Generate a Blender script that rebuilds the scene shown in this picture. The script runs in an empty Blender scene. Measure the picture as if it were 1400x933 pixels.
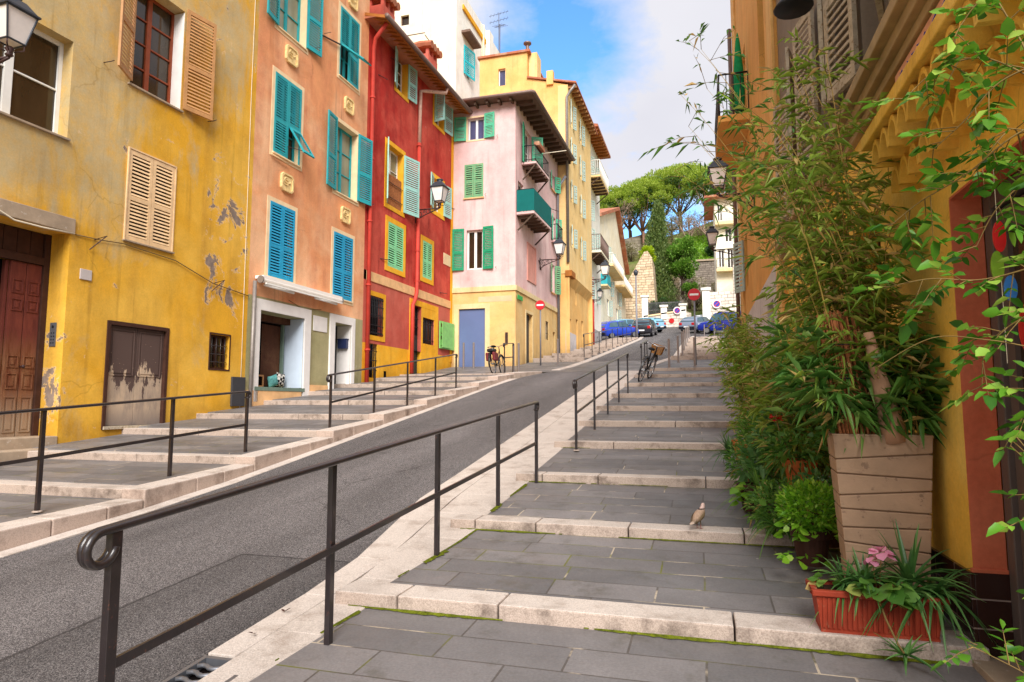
import bpy, bmesh, math, random
import numpy as np
from mathutils import Vector, Matrix, Euler
random.seed(7); RNG = np.random.default_rng(7)
scene = bpy.context.scene
COL = scene.collection
R = math.radians

# ------------------------------------------------------------------ helpers
def wloc(o):
    v = Vector((0, 0, 0))
    while o is not None:
        v += o.location; o = o.parent
    return v

def tag(o, label=None, cat=None, group=None, kind=None):
    if label: o['label'] = label
    if cat: o['category'] = cat
    if group: o['group'] = group
    if kind: o['kind'] = kind
    return o

def thing(name, loc, label, cat, group=None):
    o = bpy.data.objects.new(name, None); o.empty_display_size = .2
    COL.objects.link(o); o.location = loc
    return tag(o, label, cat, group)

def children(o): return [c for c in bpy.data.objects if c.parent == o]
def copy_tree(o, parent=None):
    c = o.copy(); COL.objects.link(c)
    if parent is not None: c.parent = parent
    for ch in list(o.children): copy_tree(ch, c)
    return c

class MB:
    """collects geometry (world coordinates) and links it as one mesh object"""
    def __init__(s): s.v = []; s.f = []; s.m = []; s.n = 0
    def add(s, vs, fs, mi=0):
        b = s.n
        s.v.extend(vs); s.n += len(vs)
        for f in fs: s.f.append([i + b for i in f]); s.m.append(mi)
    def quad(s, a, b, c, d, mi=0): s.add([a, b, c, d], [(0, 1, 2, 3)], mi)
    def hexa(s, p, mi=0):
        # p: 8 points, bottom ring 0-3, top ring 4-7
        s.add(p, [(3, 2, 1, 0), (4, 5, 6, 7), (0, 1, 5, 4), (1, 2, 6, 5), (2, 3, 7, 6), (3, 0, 4, 7)], mi)
    def box(s, x0, x1, y0, y1, z0, z1, mi=0):
        s.hexa([(x0, y0, z0), (x1, y0, z0), (x1, y1, z0), (x0, y1, z0), (x0, y0, z1), (x1, y0, z1), (x1, y1, z1), (x0, y1, z1)], mi)
    def obox(s, o, a, b, c, mi=0):
        o, a, b, c = Vector(o), Vector(a), Vector(b), Vector(c)
        s.hexa([tuple(p) for p in (o, o + a, o + a + b, o + b, o + c, o + a + c, o + a + b + c, o + b + c)], mi)
    def tube(s, pts, r, n=8, caps=True, mi=0, closed=False):
        pts = [Vector(p) for p in pts]; m = len(pts)
        rs = r if isinstance(r, (list, tuple)) else [r] * m
        rings = []; prev = None
        for i, p in enumerate(pts):
            if closed: t = pts[(i + 1) % m] - pts[i - 1]
            else: t = pts[min(i + 1, m - 1)] - pts[max(i - 1, 0)]
            if t.length < 1e-9: t = Vector((0, 0, 1))
            t.normalize()
            if prev is None:
                h = Vector((0, 0, 1)) if abs(t.z) < .9 else Vector((1, 0, 0))
                u = t.cross(h).normalized()
            else:
                u = prev - t * prev.dot(t)
                u = u.normalized() if u.length > 1e-6 else t.orthogonal().normalized()
            prev = u; w = t.cross(u)
            rings.append([tuple(p + (u * math.cos(2 * math.pi * k / n) + w * math.sin(2 * math.pi * k / n)) * rs[i]) for k in range(n)])
        vs = [q for rg in rings for q in rg]; fs = []
        for i in range(m if closed else m - 1):
            j = (i + 1) % m
            for k in range(n):
                k2 = (k + 1) % n
                fs.append((i * n + k, i * n + k2, j * n + k2, j * n + k))
        if caps and not closed:
            fs.append(tuple(range(n))[::-1]); fs.append(tuple((m - 1) * n + k for k in range(n)))
        s.add(vs, fs, mi)
    def lathe(s, prof, c=(0, 0, 0), n=16, mi=0, sx=1, sy=1, rot=0):
        vs = []
        for r_, z in prof:
            for k in range(n):
                a = 2 * math.pi * k / n + rot
                vs.append((c[0] + sx * r_ * math.cos(a), c[1] + sy * r_ * math.sin(a), c[2] + z))
        fs = []
        for i in range(len(prof) - 1):
            for k in range(n):
                k2 = (k + 1) % n
                fs.append((i * n + k, i * n + k2, (i + 1) * n + k2, (i + 1) * n + k))
        fs.append(tuple(range(n))[::-1]); fs.append(tuple((len(prof) - 1) * n + k for k in range(n)))
        s.add(vs, fs, mi)
    def disc(s, c, nrm, r, th=.01, n=24, mi=0):
        nrm = Vector(nrm).normalized(); c = Vector(c)
        s.tube([c - nrm * th / 2, c + nrm * th / 2], r, n, True, mi)
    def sphere(s, c, r, n=12, sz=1, mi=0):
        pr = []
        m = max(6, n // 2)
        for i in range(m + 1):
            a = math.pi * i / m
            pr.append((max(1e-4, r * math.sin(a)), -r * sz * math.cos(a)))
        s.lathe(pr, c, n, mi)
    def poly(s, pts, ext, mi=0):
        """planar polygon extruded by vector ext"""
        n = len(pts); e = Vector(ext)
        vs = [tuple(p) for p in pts] + [tuple(Vector(p) + e) for p in pts]
        fs = [tuple(range(n))[::-1], tuple(range(n, 2 * n))]
        for i in range(n):
            j = (i + 1) % n; fs.append((i, j, n + j, n + i))
        s.add(vs, fs, mi)
    def arr(s, V, F, mi=0):
        b = s.n; s.v.extend(map(tuple, V.tolist())); s.n += len(V)
        for f in (F + b).tolist(): s.f.append(f); s.m.append(mi)
    def build(s, name, mats, parent=None, origin=None, smooth=False, bevel=0, local=False, label=None):
        me = bpy.data.meshes.new(name)
        if parent is not None and not local: o = wloc(parent)
        elif origin is not None: o = Vector(origin)
        else: o = Vector((0, 0, 0))
        vv = np.array(s.v, dtype=float).reshape(-1, 3) - np.array(o)
        me.from_pydata(vv.tolist(), [], s.f)
        if not isinstance(mats, (list, tuple)): mats = [mats]
        for m in mats: me.materials.append(m)
        if len(mats) > 1: me.polygons.foreach_set('material_index', s.m)
        bm = bmesh.new(); bm.from_mesh(me)
        bmesh.ops.recalc_face_normals(bm, faces=bm.faces)
        if bevel:
            bmesh.ops.remove_doubles(bm, verts=bm.verts, dist=1e-5)
            ed = [e for e in bm.edges if len(e.link_faces) == 2 and e.calc_face_angle(0) > .6]
            bmesh.ops.bevel(bm, geom=ed, offset=bevel, segments=2, affect='EDGES', profile=.5, clamp_overlap=True)
        bm.to_mesh(me); bm.free()
        if smooth: me.polygons.foreach_set('use_smooth', [True] * len(me.polygons))
        me.update()
        ob = bpy.data.objects.new(name, me); COL.objects.link(ob)
        if parent is not None: ob.parent = parent
        elif origin is not None: ob.location = o
        if label: ob['label'] = label
        return ob

def foliage_build(name, V, F, mat, parent=None, origin=None):
    """fast path for big leaf meshes; V (n,3) world, F (m,3) or (m,4)"""
    o = wloc(parent) if parent is not None else Vector(origin or (0, 0, 0))
    me = bpy.data.meshes.new(name)
    V = V - np.array(o); k = F.shape[1]
    me.vertices.add(len(V)); me.vertices.foreach_set('co', V.astype(np.float32).ravel())
    me.loops.add(F.size); me.loops.foreach_set('vertex_index', F.astype(np.int32).ravel())
    me.polygons.add(len(F)); me.polygons.foreach_set('loop_start', np.arange(0, F.size, k, dtype=np.int32))
    me.materials.append(mat); me.update(calc_edges=True); me.validate()
    ob = bpy.data.objects.new(name, me); COL.objects.link(ob)
    if parent is not None: ob.parent = parent
    else: ob.location = o
    return ob

def nrm(a): return a / np.maximum(np.linalg.norm(a, axis=-1, keepdims=True), 1e-9)
def leaf_arrays(P, D, L, W, droop=.15, fold=.25, broad=False):
    """P base points, D directions, L lengths, W half widths -> V,F (one island per leaf)"""
    n = len(P); D = nrm(D)
    up = np.tile(np.array([0, 0, 1.]), (n, 1)) + RNG.normal(0, .45, (n, 3))
    S = nrm(np.cross(D, up)); U = np.cross(S, D)
    L = L[:, None]; W = W[:, None]
    z = np.array([0, 0, 1.])
    if not broad:
        mid = P + D * L * .42
        a = mid + S * W + U * W * fold; b = mid - S * W + U * W * fold
        tip = P + D * L - z * L * droop
        V = np.stack([P, a, tip, b], 1).reshape(-1, 3)
        i = np.arange(n)[:, None] * 4
        F = np.concatenate([i + np.array([[0, 1, 2]]), i + np.array([[0, 2, 3]])], 1).reshape(-1, 3)
    else:
        m1 = P + D * L * .3; m2 = P + D * L * .68 - z * L * droop * .5
        V = np.stack([P, m1 + S * W + U * W * fold, m2 + S * W * .8 + U * W * fold * .7, P + D * L - z * L * droop,
                      m2 - S * W * .8 + U * W * fold * .7, m1 - S * W + U * W * fold], 1).reshape(-1, 3)
        i = np.arange(n)[:, None] * 6
        F = np.concatenate([i + np.array([[0, 1, 2, 3]]), i + np.array([[0, 3, 4, 5]])], 1).reshape(-1, 4)
    return V, F

def merge(parts):
    V = []; F = []; b = 0
    if len({f.shape[1] for v, f in parts}) > 1:
        parts = [(v, f if f.shape[1] == 3 else np.concatenate([f[:, [0, 1, 2]], f[:, [0, 2, 3]]])) for v, f in parts]
    for v, f in parts:
        V.append(v); F.append(f + b); b += len(v)
    return np.concatenate(V), np.concatenate(F)

# ------------------------------------------------------------------ materials
def s2l(c):
    return tuple((x / 12.92 if x <= .04045 else ((x + .055) / 1.055) ** 2.4) for x in [v / 255. for v in c])
class NT:
    def __init__(s, name):
        s.mat = bpy.data.materials.new(name); s.mat.use_nodes = True
        s.t = s.mat.node_tree; s.t.nodes.clear()
        s.out = s.t.nodes.new('ShaderNodeOutputMaterial')
    def n(s, typ, **kw):
        nd = s.t.nodes.new('ShaderNode' + typ)
        for k, v in kw.items():
            if k in nd.inputs: s.set(nd.inputs[k], v)
            else: setattr(nd, k, v)
        return nd
    def set(s, inp, v):
        if isinstance(v, bpy.types.NodeSocket): s.t.links.new(v, inp)
        elif isinstance(v, (tuple, list)) and len(v) == 3 and inp.type == 'RGBA': inp.default_value = (*v, 1)
        else: inp.default_value = v
    def pos(s): return s.n('NewGeometry').outputs['Position']
    def objc(s): return s.n('TexCoord').outputs['Object']
    def mapv(s, v, scale=(1, 1, 1), loc=(0, 0, 0), rot=(0, 0, 0)):
        nd = s.n('Mapping'); s.set(nd.inputs['Vector'], v)
        nd.inputs['Scale'].default_value = scale; nd.inputs['Location'].default_value = loc; nd.inputs['Rotation'].default_value = rot
        return nd.outputs[0]
    def noise(s, v, sc, det=5, rough=.55, dist=0):
        nd = s.n('TexNoise', Scale=sc, Detail=det, Roughness=rough, Distortion=dist); s.set(nd.inputs['Vector'], v)
        return nd.outputs[0]
    def vor(s, v, sc, feature='F1', out='Distance'):
        nd = s.n('TexVoronoi', feature=feature); nd.inputs['Scale'].default_value = sc; s.set(nd.inputs['Vector'], v)
        return nd.outputs[out]
    def ramp(s, f, a, b, lo=0., hi=1.):
        nd = s.n('MapRange', clamp=True); s.set(nd.inputs[0], f)
        for i, x in zip((1, 2, 3, 4), (a, b, lo, hi)): nd.inputs[i].default_value = x
        return nd.outputs[0]
    def mix(s, f, a, b, mode='MIX'):
        nd = s.n('Mix', data_type='RGBA', blend_type=mode); s.set(nd.inputs[0], f); s.set(nd.inputs[6], a); s.set(nd.inputs[7], b)
        return nd.outputs[2]
    def math(s, op, a, b=0.):
        nd = s.n('Math', operation=op); s.set(nd.inputs[0], a); s.set(nd.inputs[1], b); return nd.outputs[0]
    def sep(s, v):
        nd = s.n('SeparateXYZ'); s.set(nd.inputs[0], v); return nd.outputs
    def bump(s, h, st=.3, dist=.02):
        nd = s.n('Bump', Strength=st, Distance=dist); s.set(nd.inputs['Height'], h); return nd.outputs[0]
    def bsdf(s, col, rough=.8, spec=.3, normal=None, **kw):
        nd = s.n('BsdfPrincipled'); s.set(nd.inputs['Base Color'], col); s.set(nd.inputs['Roughness'], rough)
        nd.inputs['Specular IOR Level'].default_value = spec
        for k, v in kw.items(): s.set(nd.inputs[k.replace('_', ' ')], v)
        if normal is not None: s.set(nd.inputs['Normal'], normal)
        s.t.links.new(nd.outputs[0], s.out.inputs[0]); return nd
    def sc(s, col, k):   # scale colour by float socket
        nd = s.n('VectorMath', operation='SCALE'); s.set(nd.inputs[0], col); s.set(nd.inputs['Scale'], k); return nd.outputs[0]

def lin(c): return s2l(c)
def plain(name, c, rough=.6, spec=.3, var=.12, scale=6, metal=0, bump=0, worn=None, wornamt=.62, coat=0):
    t = NT(name); p = t.objc(); c = lin(c)
    n = t.noise(p, scale, 5)
    k = t.ramp(n, .3, .7, 1 - var, 1 + var)
    col = t.sc(c, k)
    if worn is not None:
        w = t.ramp(t.noise(p, scale * 2.5, 8, .7), wornamt, wornamt + .05)
        col = t.mix(w, col, lin(worn))
    nm = t.bump(t.noise(p, scale * 6, 3), bump, .01) if bump else None
    t.bsdf(col, rough, spec, nm, Metallic=metal, Coat_Weight=coat); return t.mat

def desat(c, k=.84):
    l = .3 * c[0] + .59 * c[1] + .11 * c[2]; return tuple(l + (x - l) * k for x in c)
def plaster(name, main, alt, stain, altamt=.5, stainamt=.5, patch=None, patchamt=.68, sc=1., bump=.35, region=None, box=None, sat=.84):
    t = NT(name); p = t.pos(); main, alt, stain = desat(lin(main), sat), desat(lin(alt), sat), desat(lin(stain), sat)
    n1 = t.noise(p, .55 * sc, 7, .62, .4)
    col = t.mix(t.ramp(n1, .60 - .35 * altamt, .72 - .2 * altamt), main, alt)
    ps = t.mapv(p, (1.6 * sc, 1.6 * sc, .22 * sc))
    n2 = t.noise(ps, 1.3, 6, .6, .2)
    n2b = t.noise(p, 2.2 * sc, 8, .7)
    st = t.math('MULTIPLY', t.ramp(n2, .46, .75), t.ramp(n2b, .3, .62))
    col = t.mix(t.math('MULTIPLY', st, stainamt), col, stain)
    if region is not None:   # old grey render showing through over part of the wall: (grey colour, y0, y1, z0, z1)
        g, y0, y1, z0, z1 = region
        xyz = t.sep(p)
        a = t.math('MULTIPLY', t.ramp(xyz[1], y0, y1, 1, 0), t.ramp(xyz[2], z0, z1))
        b = t.ramp(xyz[2], z1 + 1.2, z1 + 4.5, 0, .68)
        a = t.math('MAXIMUM', a, b)
        nz = t.noise(t.mapv(p, (1, 1, .5)), .9, 8, .68, .5)
        m = t.ramp(t.math('ADD', a, t.ramp(nz, .25, .75, -.85, .75)), .32, .85)
        m = t.math('MULTIPLY', m, t.ramp(t.noise(p, 4, 6, .7), .3, .6, .55, 1))
        col = t.mix(t.math('MULTIPLY', m, .88), col, lin(g))
    pm = 0.
    if patch is not None:
        n4 = t.noise(p, .9 * sc, 9, .66, .6)
        if box is not None:
            xyz = t.sep(p); bm_ = 0.
            for q in box: bm_ = t.math('MAXIMUM', bm_, t.math('MULTIPLY', t.math('MULTIPLY', t.ramp(xyz[1], q[0], q[0] + .15 * (q[1] - q[0])), t.ramp(xyz[1], q[1] - .2 * (q[1] - q[0]), q[1], 1, 0)), t.math('MULTIPLY', t.ramp(xyz[2], q[2], q[2] + .4), t.ramp(xyz[2], q[3] - 1.2, q[3], 1, 0))))
            n4 = t.math('ADD', t.noise(p, 1.7, 9, .68, .5), t.math('MULTIPLY', t.math('SUBTRACT', bm_, 1.0), .11)); patchamt = .555
        m = t.ramp(n4, patchamt, patchamt + .012)
        rim = t.math('SUBTRACT', t.ramp(n4, patchamt - .03, patchamt - .012), m); col = t.mix(t.math('MULTIPLY', rim, .5), col, tuple(min(1, x * .6 + .38) for x in main)); pm = m
        hue = t.mix(t.ramp(t.noise(p, 6, 5), .4, .6), lin(patch), tuple(x * .75 for x in lin(patch)))
        col = t.mix(m, col, hue)
    # hairline cracks
    vd = t.n('TexNoise', Scale=1.1, Detail=4); t.set(vd.inputs['Vector'], p)
    pv = t.n('VectorMath', operation='MULTIPLY_ADD'); t.set(pv.inputs[0], vd.outputs['Color']); pv.inputs[1].default_value = (.9, .9, .9); t.set(pv.inputs[2], p)
    cr = t.ramp(t.vor(pv.outputs[0], .55 * sc, 'DISTANCE_TO_EDGE'), 0, .008, 1, 0)
    cr = t.math('MULTIPLY', cr, t.ramp(t.noise(p, .4, 2), .55, .62))
    col = t.mix(t.math('MULTIPLY', cr, .32), col, tuple(x * .35 for x in main))
    # grime splashed up from the pavement, and rain streaks
    xyz = t.sep(p); hh = t.math('SUBTRACT', xyz[2], t.math('SUBTRACT', t.math('MULTIPLY', xyz[1], .139), .39))
    gr = t.ramp(t.math('ADD', hh, t.math('MULTIPLY', t.noise(p, 1.8, 6, .65), -1.3)), -.75, -.1, 1, 0)
    col = t.mix(t.math('MULTIPLY', gr, .5), col, tuple(x * .42 for x in stain))
    sk = t.math('MULTIPLY', t.ramp(t.noise(t.mapv(p, (5, 5, .16)), 1., 5, .6), .56, .74), t.ramp(t.noise(p, .6, 3), .42, .6))
    col = t.mix(t.math('MULTIPLY', sk, .55), col, tuple(x * .5 for x in stain))
    fine = t.noise(p, 34, 6, .7)
    col = t.sc(col, t.ramp(fine, .25, .75, .88, 1.1))
    big = t.noise(p, 1.3, 6, .65, .4)
    col = t.sc(col, t.ramp(big, .3, .7, .86, 1.09))
    h = t.math('ADD', t.math('MULTIPLY', t.noise(p, 5, 6, .6), .7), t.math('MULTIPLY', fine, .25))
    h = t.math('SUBTRACT', h, t.math('MULTIPLY', pm, .8))
    t.bsdf(col, .88, .15, t.bump(h, bump, .02)); return t.mat

def leafmat(name, c1, c2, c3=None, dead=None, deadamt=.06, trans=.35, rough=.42):
    t = NT(name); rnd = t.n('NewGeometry').outputs['Random Per Island']
    col = t.mix(t.ramp(rnd, .0, .75), lin(c1), lin(c2))
    if c3 is not None: col = t.mix(t.ramp(rnd, .75, .95), col, lin(c3))
    if dead is not None: col = t.mix(t.ramp(rnd, 1 - deadamt, 1 - deadamt + .01), col, lin(dead))
    col = t.sc(col, t.ramp(t.noise(t.objc(), 9, 3), .3, .7, .8, 1.15))
    b = t.bsdf(col, rough, .45)
    tr = t.n('BsdfTranslucent'); t.set(tr.inputs[0], col)
    mx = t.n('MixShader'); mx.inputs[0].default_value = trans
    t.t.links.new(b.outputs[0], mx.inputs[1]); t.t.links.new(tr.outputs[0], mx.inputs[2]); t.t.links.new(mx.outputs[0], t.out.inputs[0])
    return t.mat

def louvre_paint(name, c, worn=None, amt=.66):
    return plain(name, c, .55, .3, .14, 7, worn=worn, wornamt=amt)

M = {}
# walls
M['yellow_plaster'] = plaster('yellow_plaster', (228, 168, 30), (236, 184, 66), (186, 136, 50), .55, .85, (150, 132, 120), .69, region=((196, 178, 138), 8.6, 11.8, 3.6, 5.2), box=((11.0, 12.6, 3.4, 7.2), (7.9, 8.36, .8, 3.4)), sat=.96)
M['orange_plaster'] = plaster('orange_plaster', (236, 158, 102), (244, 188, 140), (206, 122, 86), .5, .8, (236, 204, 172), .72, sat=.92)
M['olive_plaster'] = plaster('olive_plaster', (168, 160, 108), (182, 172, 122), (140, 128, 80), .4, .6, (206, 150, 92), .70)
M['red_plaster'] = plaster('red_plaster', (186, 48, 38), (212, 88, 70), (128, 30, 30), .55, 1.0, (222, 146, 130), .71, sat=.95)
M['red_low_plaster'] = plaster('red_low_plaster', (208, 82, 58), (218, 104, 80), (172, 60, 46), .5, .5, (240, 220, 200), .765)
M['yellow_trim'] = plaster('yellow_trim', (242, 174, 32), (246, 188, 56), (206, 138, 30), .5, .5, None, sc=2, sat=.98)
M['pink_plaster'] = plaster('pink_plaster', (232, 190, 186), (240, 206, 200), (216, 156, 152), .5, .9, (240, 222, 214), .76)
M['ochre_plaster'] = plaster('ochre_plaster', (236, 186, 98), (240, 200, 124), (212, 160, 90), .5, .6, (222, 206, 190), .70)
M['ochre_trim'] = plaster('ochre_trim', (236, 204, 136), (240, 214, 156), (216, 180, 120), .5, .5, None, sc=2)
M['tall_yellow'] = plaster('tall_yellow', (248, 204, 120), (250, 214, 142), (232, 178, 94), .5, .6, None)  # tall house: brighter light on its street face is put into this paler yellow
M['tall_amber'] = plaster('tall_amber', (242, 182, 84), (246, 196, 106), (214, 152, 66), .5, .5, None)  # same house: duller light on its front is put into this deeper tone
M['cream_plaster'] = plaster('cream_plaster', (250, 236, 200), (250, 240, 214), (232, 210, 168), .5, .5, None)
M['white_plaster'] = plaster('white_plaster', (250, 244, 230), (250, 246, 238), (232, 222, 200), .5, .5, None)
M['grey_plaster'] = plaster('grey_plaster', (176, 172, 172), (188, 182, 180), (150, 146, 146), .5, .5, None)
M['shade_yellow'] = plaster('shade_yellow', (248, 196, 82), (250, 208, 106), (220, 166, 66), .5, .5, None, sc=2.5, bump=1.0, sat=1.)
M['amber_plaster'] = plaster('amber_plaster', (238, 166, 52), (242, 180, 72), (214, 142, 44), .5, .5, None)
M['taupe_plaster'] = plaster('taupe_plaster', (140, 122, 102), (152, 134, 112), (112, 94, 78), .5, .5, None)
M['pale_stucco'] = plaster('pale_stucco', (214, 204, 200), (222, 212, 208), (180, 170, 168), .5, .6, None, sc=2)
M['terracotta_paint'] = plaster('terracotta_paint', (204, 102, 70), (212, 116, 84), (174, 82, 58), .5, .5, (232, 160, 60), .73, sc=2, sat=1.)
M['cream_trim'] = plain('cream_trim', (240, 212, 170), .85, .1, .08, 5, worn=(226, 180, 140), wornamt=.64, bump=.1)
M['white_trim'] = plain('white_trim', (236, 232, 228), .8, .15, .06, 4, bump=.08, worn=(200, 190, 180), wornamt=.68)
M['stone_band'] = plain('stone_band', (232, 186, 134), .85, .1, .14, 4, bump=.15, worn=(214, 140, 90), wornamt=.62)
M['slab_stone'] = plain('slab_stone', (168, 148, 126), .85, .15, .16, 5, bump=.2, worn=(190, 176, 160), wornamt=.6)
# woodwork
M['tan_wood'] = louvre_paint('tan_wood', (188, 138, 88), (150, 104, 66), .62)
M['beige_paint'] = louvre_paint('beige_paint', (232, 196, 150), (206, 168, 124), .7)
M['teal_paint'] = louvre_paint('teal_paint', (40, 160, 168))
M['blue_paint'] = louvre_paint('blue_paint', (32, 154, 196))
M['aqua_paint'] = louvre_paint('aqua_paint', (158, 208, 198), (196, 214, 204), .66)
M['mint_paint'] = louvre_paint('mint_paint', (136, 214, 158), (176, 220, 180), .68)
M['lime_paint'] = louvre_paint('lime_paint', (140, 204, 116), (112, 176, 96), .68)
M['green_paint'] = louvre_paint('green_paint', (34, 150, 106), (60, 160, 120), .68)
M['sea_green_paint'] = louvre_paint('sea_green_paint', (92, 190, 150), (130, 190, 160), .62)
M['faded_green'] = louvre_paint('faded_green', (110, 168, 122), (168, 150, 110), .55)
M['pale_grey_paint'] = louvre_paint('pale_grey_paint', (176, 196, 186))
M['white_paint'] = plain('white_paint', (240, 238, 232), .5, .35, .05, 5)
M['red_brown_wood'] = plain('red_brown_wood', (142, 66, 34), .5, .35, .15, 9)
M['weathered_wood'] = plain('weathered_wood', (186, 172, 150), .85, .1, .22, 11, bump=.2, worn=(140, 118, 92), wornamt=.56)
M['dark_brown'] = plain('dark_brown', (70, 44, 34), .7, .2, .2, 8, bump=.1)
M['old_door'] = plain('old_door', (112, 58, 44), .7, .25, .25, 6, bump=.15, worn=(150, 120, 96), wornamt=.64)
M['blue_door'] = plain('blue_door', (98, 114, 156), .6, .3, .06, 2)
M['pink_panel'] = plaster('pink_panel', (224, 146, 128), (228, 156, 138), (206, 128, 112), .5, .4)
M['charcoal_paint'] = plain('charcoal_paint', (62, 62, 66), .55, .3, .1, 5)
M['taupe_paint'] = plain('taupe_paint', (98, 84, 78), .55, .3, .1, 6)
M['plate_grey'] = plain('plate_grey', (196, 186, 182), .6, .3, .05, 5)
M['steel_plate'] = plain('steel_plate', (120, 122, 128), .4, .5, .1, 20, metal=.6)
M['dark_void'] = plain('dark_void', (16, 11, 10), .9, .05, .1, 3)  # near black: shade of rooms and recesses is put into the colour
M['brick_mural'] = plaster('brick_mural', (92, 56, 38), (112, 74, 48), (54, 32, 24), .5, .7, None, sc=3)
M['awning_cloth'] = plain('awning_cloth', (244, 238, 230), .7, .2, .04, 4, worn=(214, 196, 176), wornamt=.7)
# metals
M['rust_iron'] = plain('rust_iron', (38, 30, 31), .34, .6, .25, 14, metal=.1, worn=(84, 50, 38), wornamt=.62, bump=.08, coat=.3)
M['lamp_iron'] = plain('lamp_iron', (62, 66, 74), .45, .4, .15, 14, metal=.3)
M['scroll_iron'] = plain('scroll_iron', (70, 48, 46), .5, .4, .2, 14, metal=.3)
M['dark_iron'] = plain('dark_iron', (34, 34, 38), .55, .4, .15, 12, metal=.3)
M['bollard_steel'] = plain('bollard_steel', (146, 134, 130), .4, .5, .1, 14, metal=.5)
M['zinc'] = plain('zinc', (142, 134, 128), .5, .4, .15, 9, metal=.4)
M['gutter_brown'] = plain('gutter_brown', (122, 100, 92), .5, .4, .12, 9, metal=.2)
M['pole_grey'] = plain('pole_grey', (130, 128, 134), .5, .4, .1, 12, metal=.3)
M['red_pipe'] = plain('red_pipe', (196, 66, 52), .6, .3, .12, 5, worn=(160, 50, 44), wornamt=.62)
M['pale_pipe'] = plain('pale_pipe', (212, 172, 152), .5, .4, .15, 8, worn=(176, 120, 104), wornamt=.6); M['shop_green'] = plain('shop_green', (112, 132, 118), .5, .3, .1, 6)
M['wire'] = plain('wire', (120, 96, 60), .7, .2, .1, 10)
M['pale_wire'] = plain('pale_wire', (226, 214, 190), .7, .2, .1, 10)
M['antenna_metal'] = plain('antenna_metal', (90, 90, 100), .5, .4, .1, 10, metal=.5)
def glassmat(name, c, rough=.08, spec=.6):
    t = NT(name); p = t.pos()
    col = t.mix(t.ramp(t.noise(t.mapv(p, (1, 1, .35)), 1.6, 3), .35, .7), tuple(x * .5 for x in lin(c)), lin(c))
    t.bsdf(col, rough, spec, t.bump(t.noise(p, 1.5, 1), .02, .05)); return t.mat
M['glass'] = glassmat('glass', (66, 52, 36))
M['glass_blue'] = glassmat('glass_blue', (72, 74, 88))
M['glass_violet'] = glassmat('glass_violet', (92, 92, 128))
M['curtain_glass'] = glassmat('curtain_glass', (176, 176, 150), .25, .4)
M['frosted_glass'] = plain('frosted_glass', (240, 232, 226), .35, .5, .08, 5)
# ground
def mk_asphalt():
    t = NT('asphalt'); p = t.pos()
    cell = t.vor(p, 200, 'F1', 'Color'); k = t.sep(cell)[0]
    col = t.mix(t.ramp(k, .3, .98), lin((84, 80, 80)), lin((152, 146, 144)))
    k2 = t.sep(cell)[1]
    col = t.mix(t.ramp(k2, .72, .74), col, lin((58, 54, 56)))
    big = t.noise(t.mapv(p, (1.4, .22, 1)), .8, 6, .62)
    col = t.sc(col, t.ramp(big, .3, .7, .70, 1.2))
    xx = t.sep(p)[0]; wv = t.math('SINE', t.math('MULTIPLY', t.math('ADD', xx, 4.55), 4.2)); col = t.sc(col, t.ramp(wv, -1, 1, .9, 1.1))
    st_ = t.math('MULTIPLY', t.ramp(t.noise(p, 2.3, 5, .6), .62, .72), t.ramp(t.noise(t.mapv(p, loc=(4, 1, 0)), .5, 2), .5, .58)); col = t.sc(col, t.ramp(st_, 0, 1, 1, .62))
    edge = t.ramp(t.math('ABSOLUTE', t.math('ADD', xx, 4.22)), 1.0, 1.42, 1, .8); col = t.sc(col, edge)
    cn = t.n('TexNoise', Scale=2.5, Detail=5); t.set(cn.inputs['Vector'], p); pv = t.n('VectorMath', operation='MULTIPLY_ADD'); t.set(pv.inputs[0], cn.outputs['Color']); pv.inputs[1].default_value = (.5, .5, 0); t.set(pv.inputs[2], p)
    ck = t.math('MULTIPLY', t.ramp(t.vor(pv.outputs[0], .42, 'DISTANCE_TO_EDGE'), 0, .006, 1, 0), t.ramp(t.noise(p, .35, 2), .52, .58)); col = t.mix(t.math('MULTIPLY', ck, .6), col, lin((44, 40, 40)))
    # old trench: a darker re-laid strip along the kerb on the near stretch
    xyz = t.sep(p)
    w = t.math('MULTIPLY', t.noise(p, 3, 5, .7), .05)
    ex = t.math('SUBTRACT', t.math('ADD', xyz[0], w), -3.62)
    my = t.ramp(t.math('ADD', xyz[1], w), 4.66, 4.665, 1, 0)
    m = t.math('MULTIPLY', t.ramp(ex, 0, .005), my)
    col = t.mix(t.math('MULTIPLY', m, .8), col, t.sc(col, .72))
    seam = t.math('MULTIPLY', t.ramp(t.math('ABSOLUTE', ex), .008, .018, 1, 0), my)
    seam2 = t.math('MULTIPLY', t.ramp(t.math('ABSOLUTE', t.math('SUBTRACT', t.math('ADD', xyz[1], w), 4.66)), .008, .018, 1, 0), t.ramp(ex, 0, .005))
    col = t.mix(t.math('MULTIPLY', t.math('MAXIMUM', seam, seam2), .75), col, lin((40, 36, 36)))
    t.bsdf(col, .8, .3, t.bump(t.sep(cell)[2], .6, .006)); return t.mat
M['asphalt'] = mk_asphalt()
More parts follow.
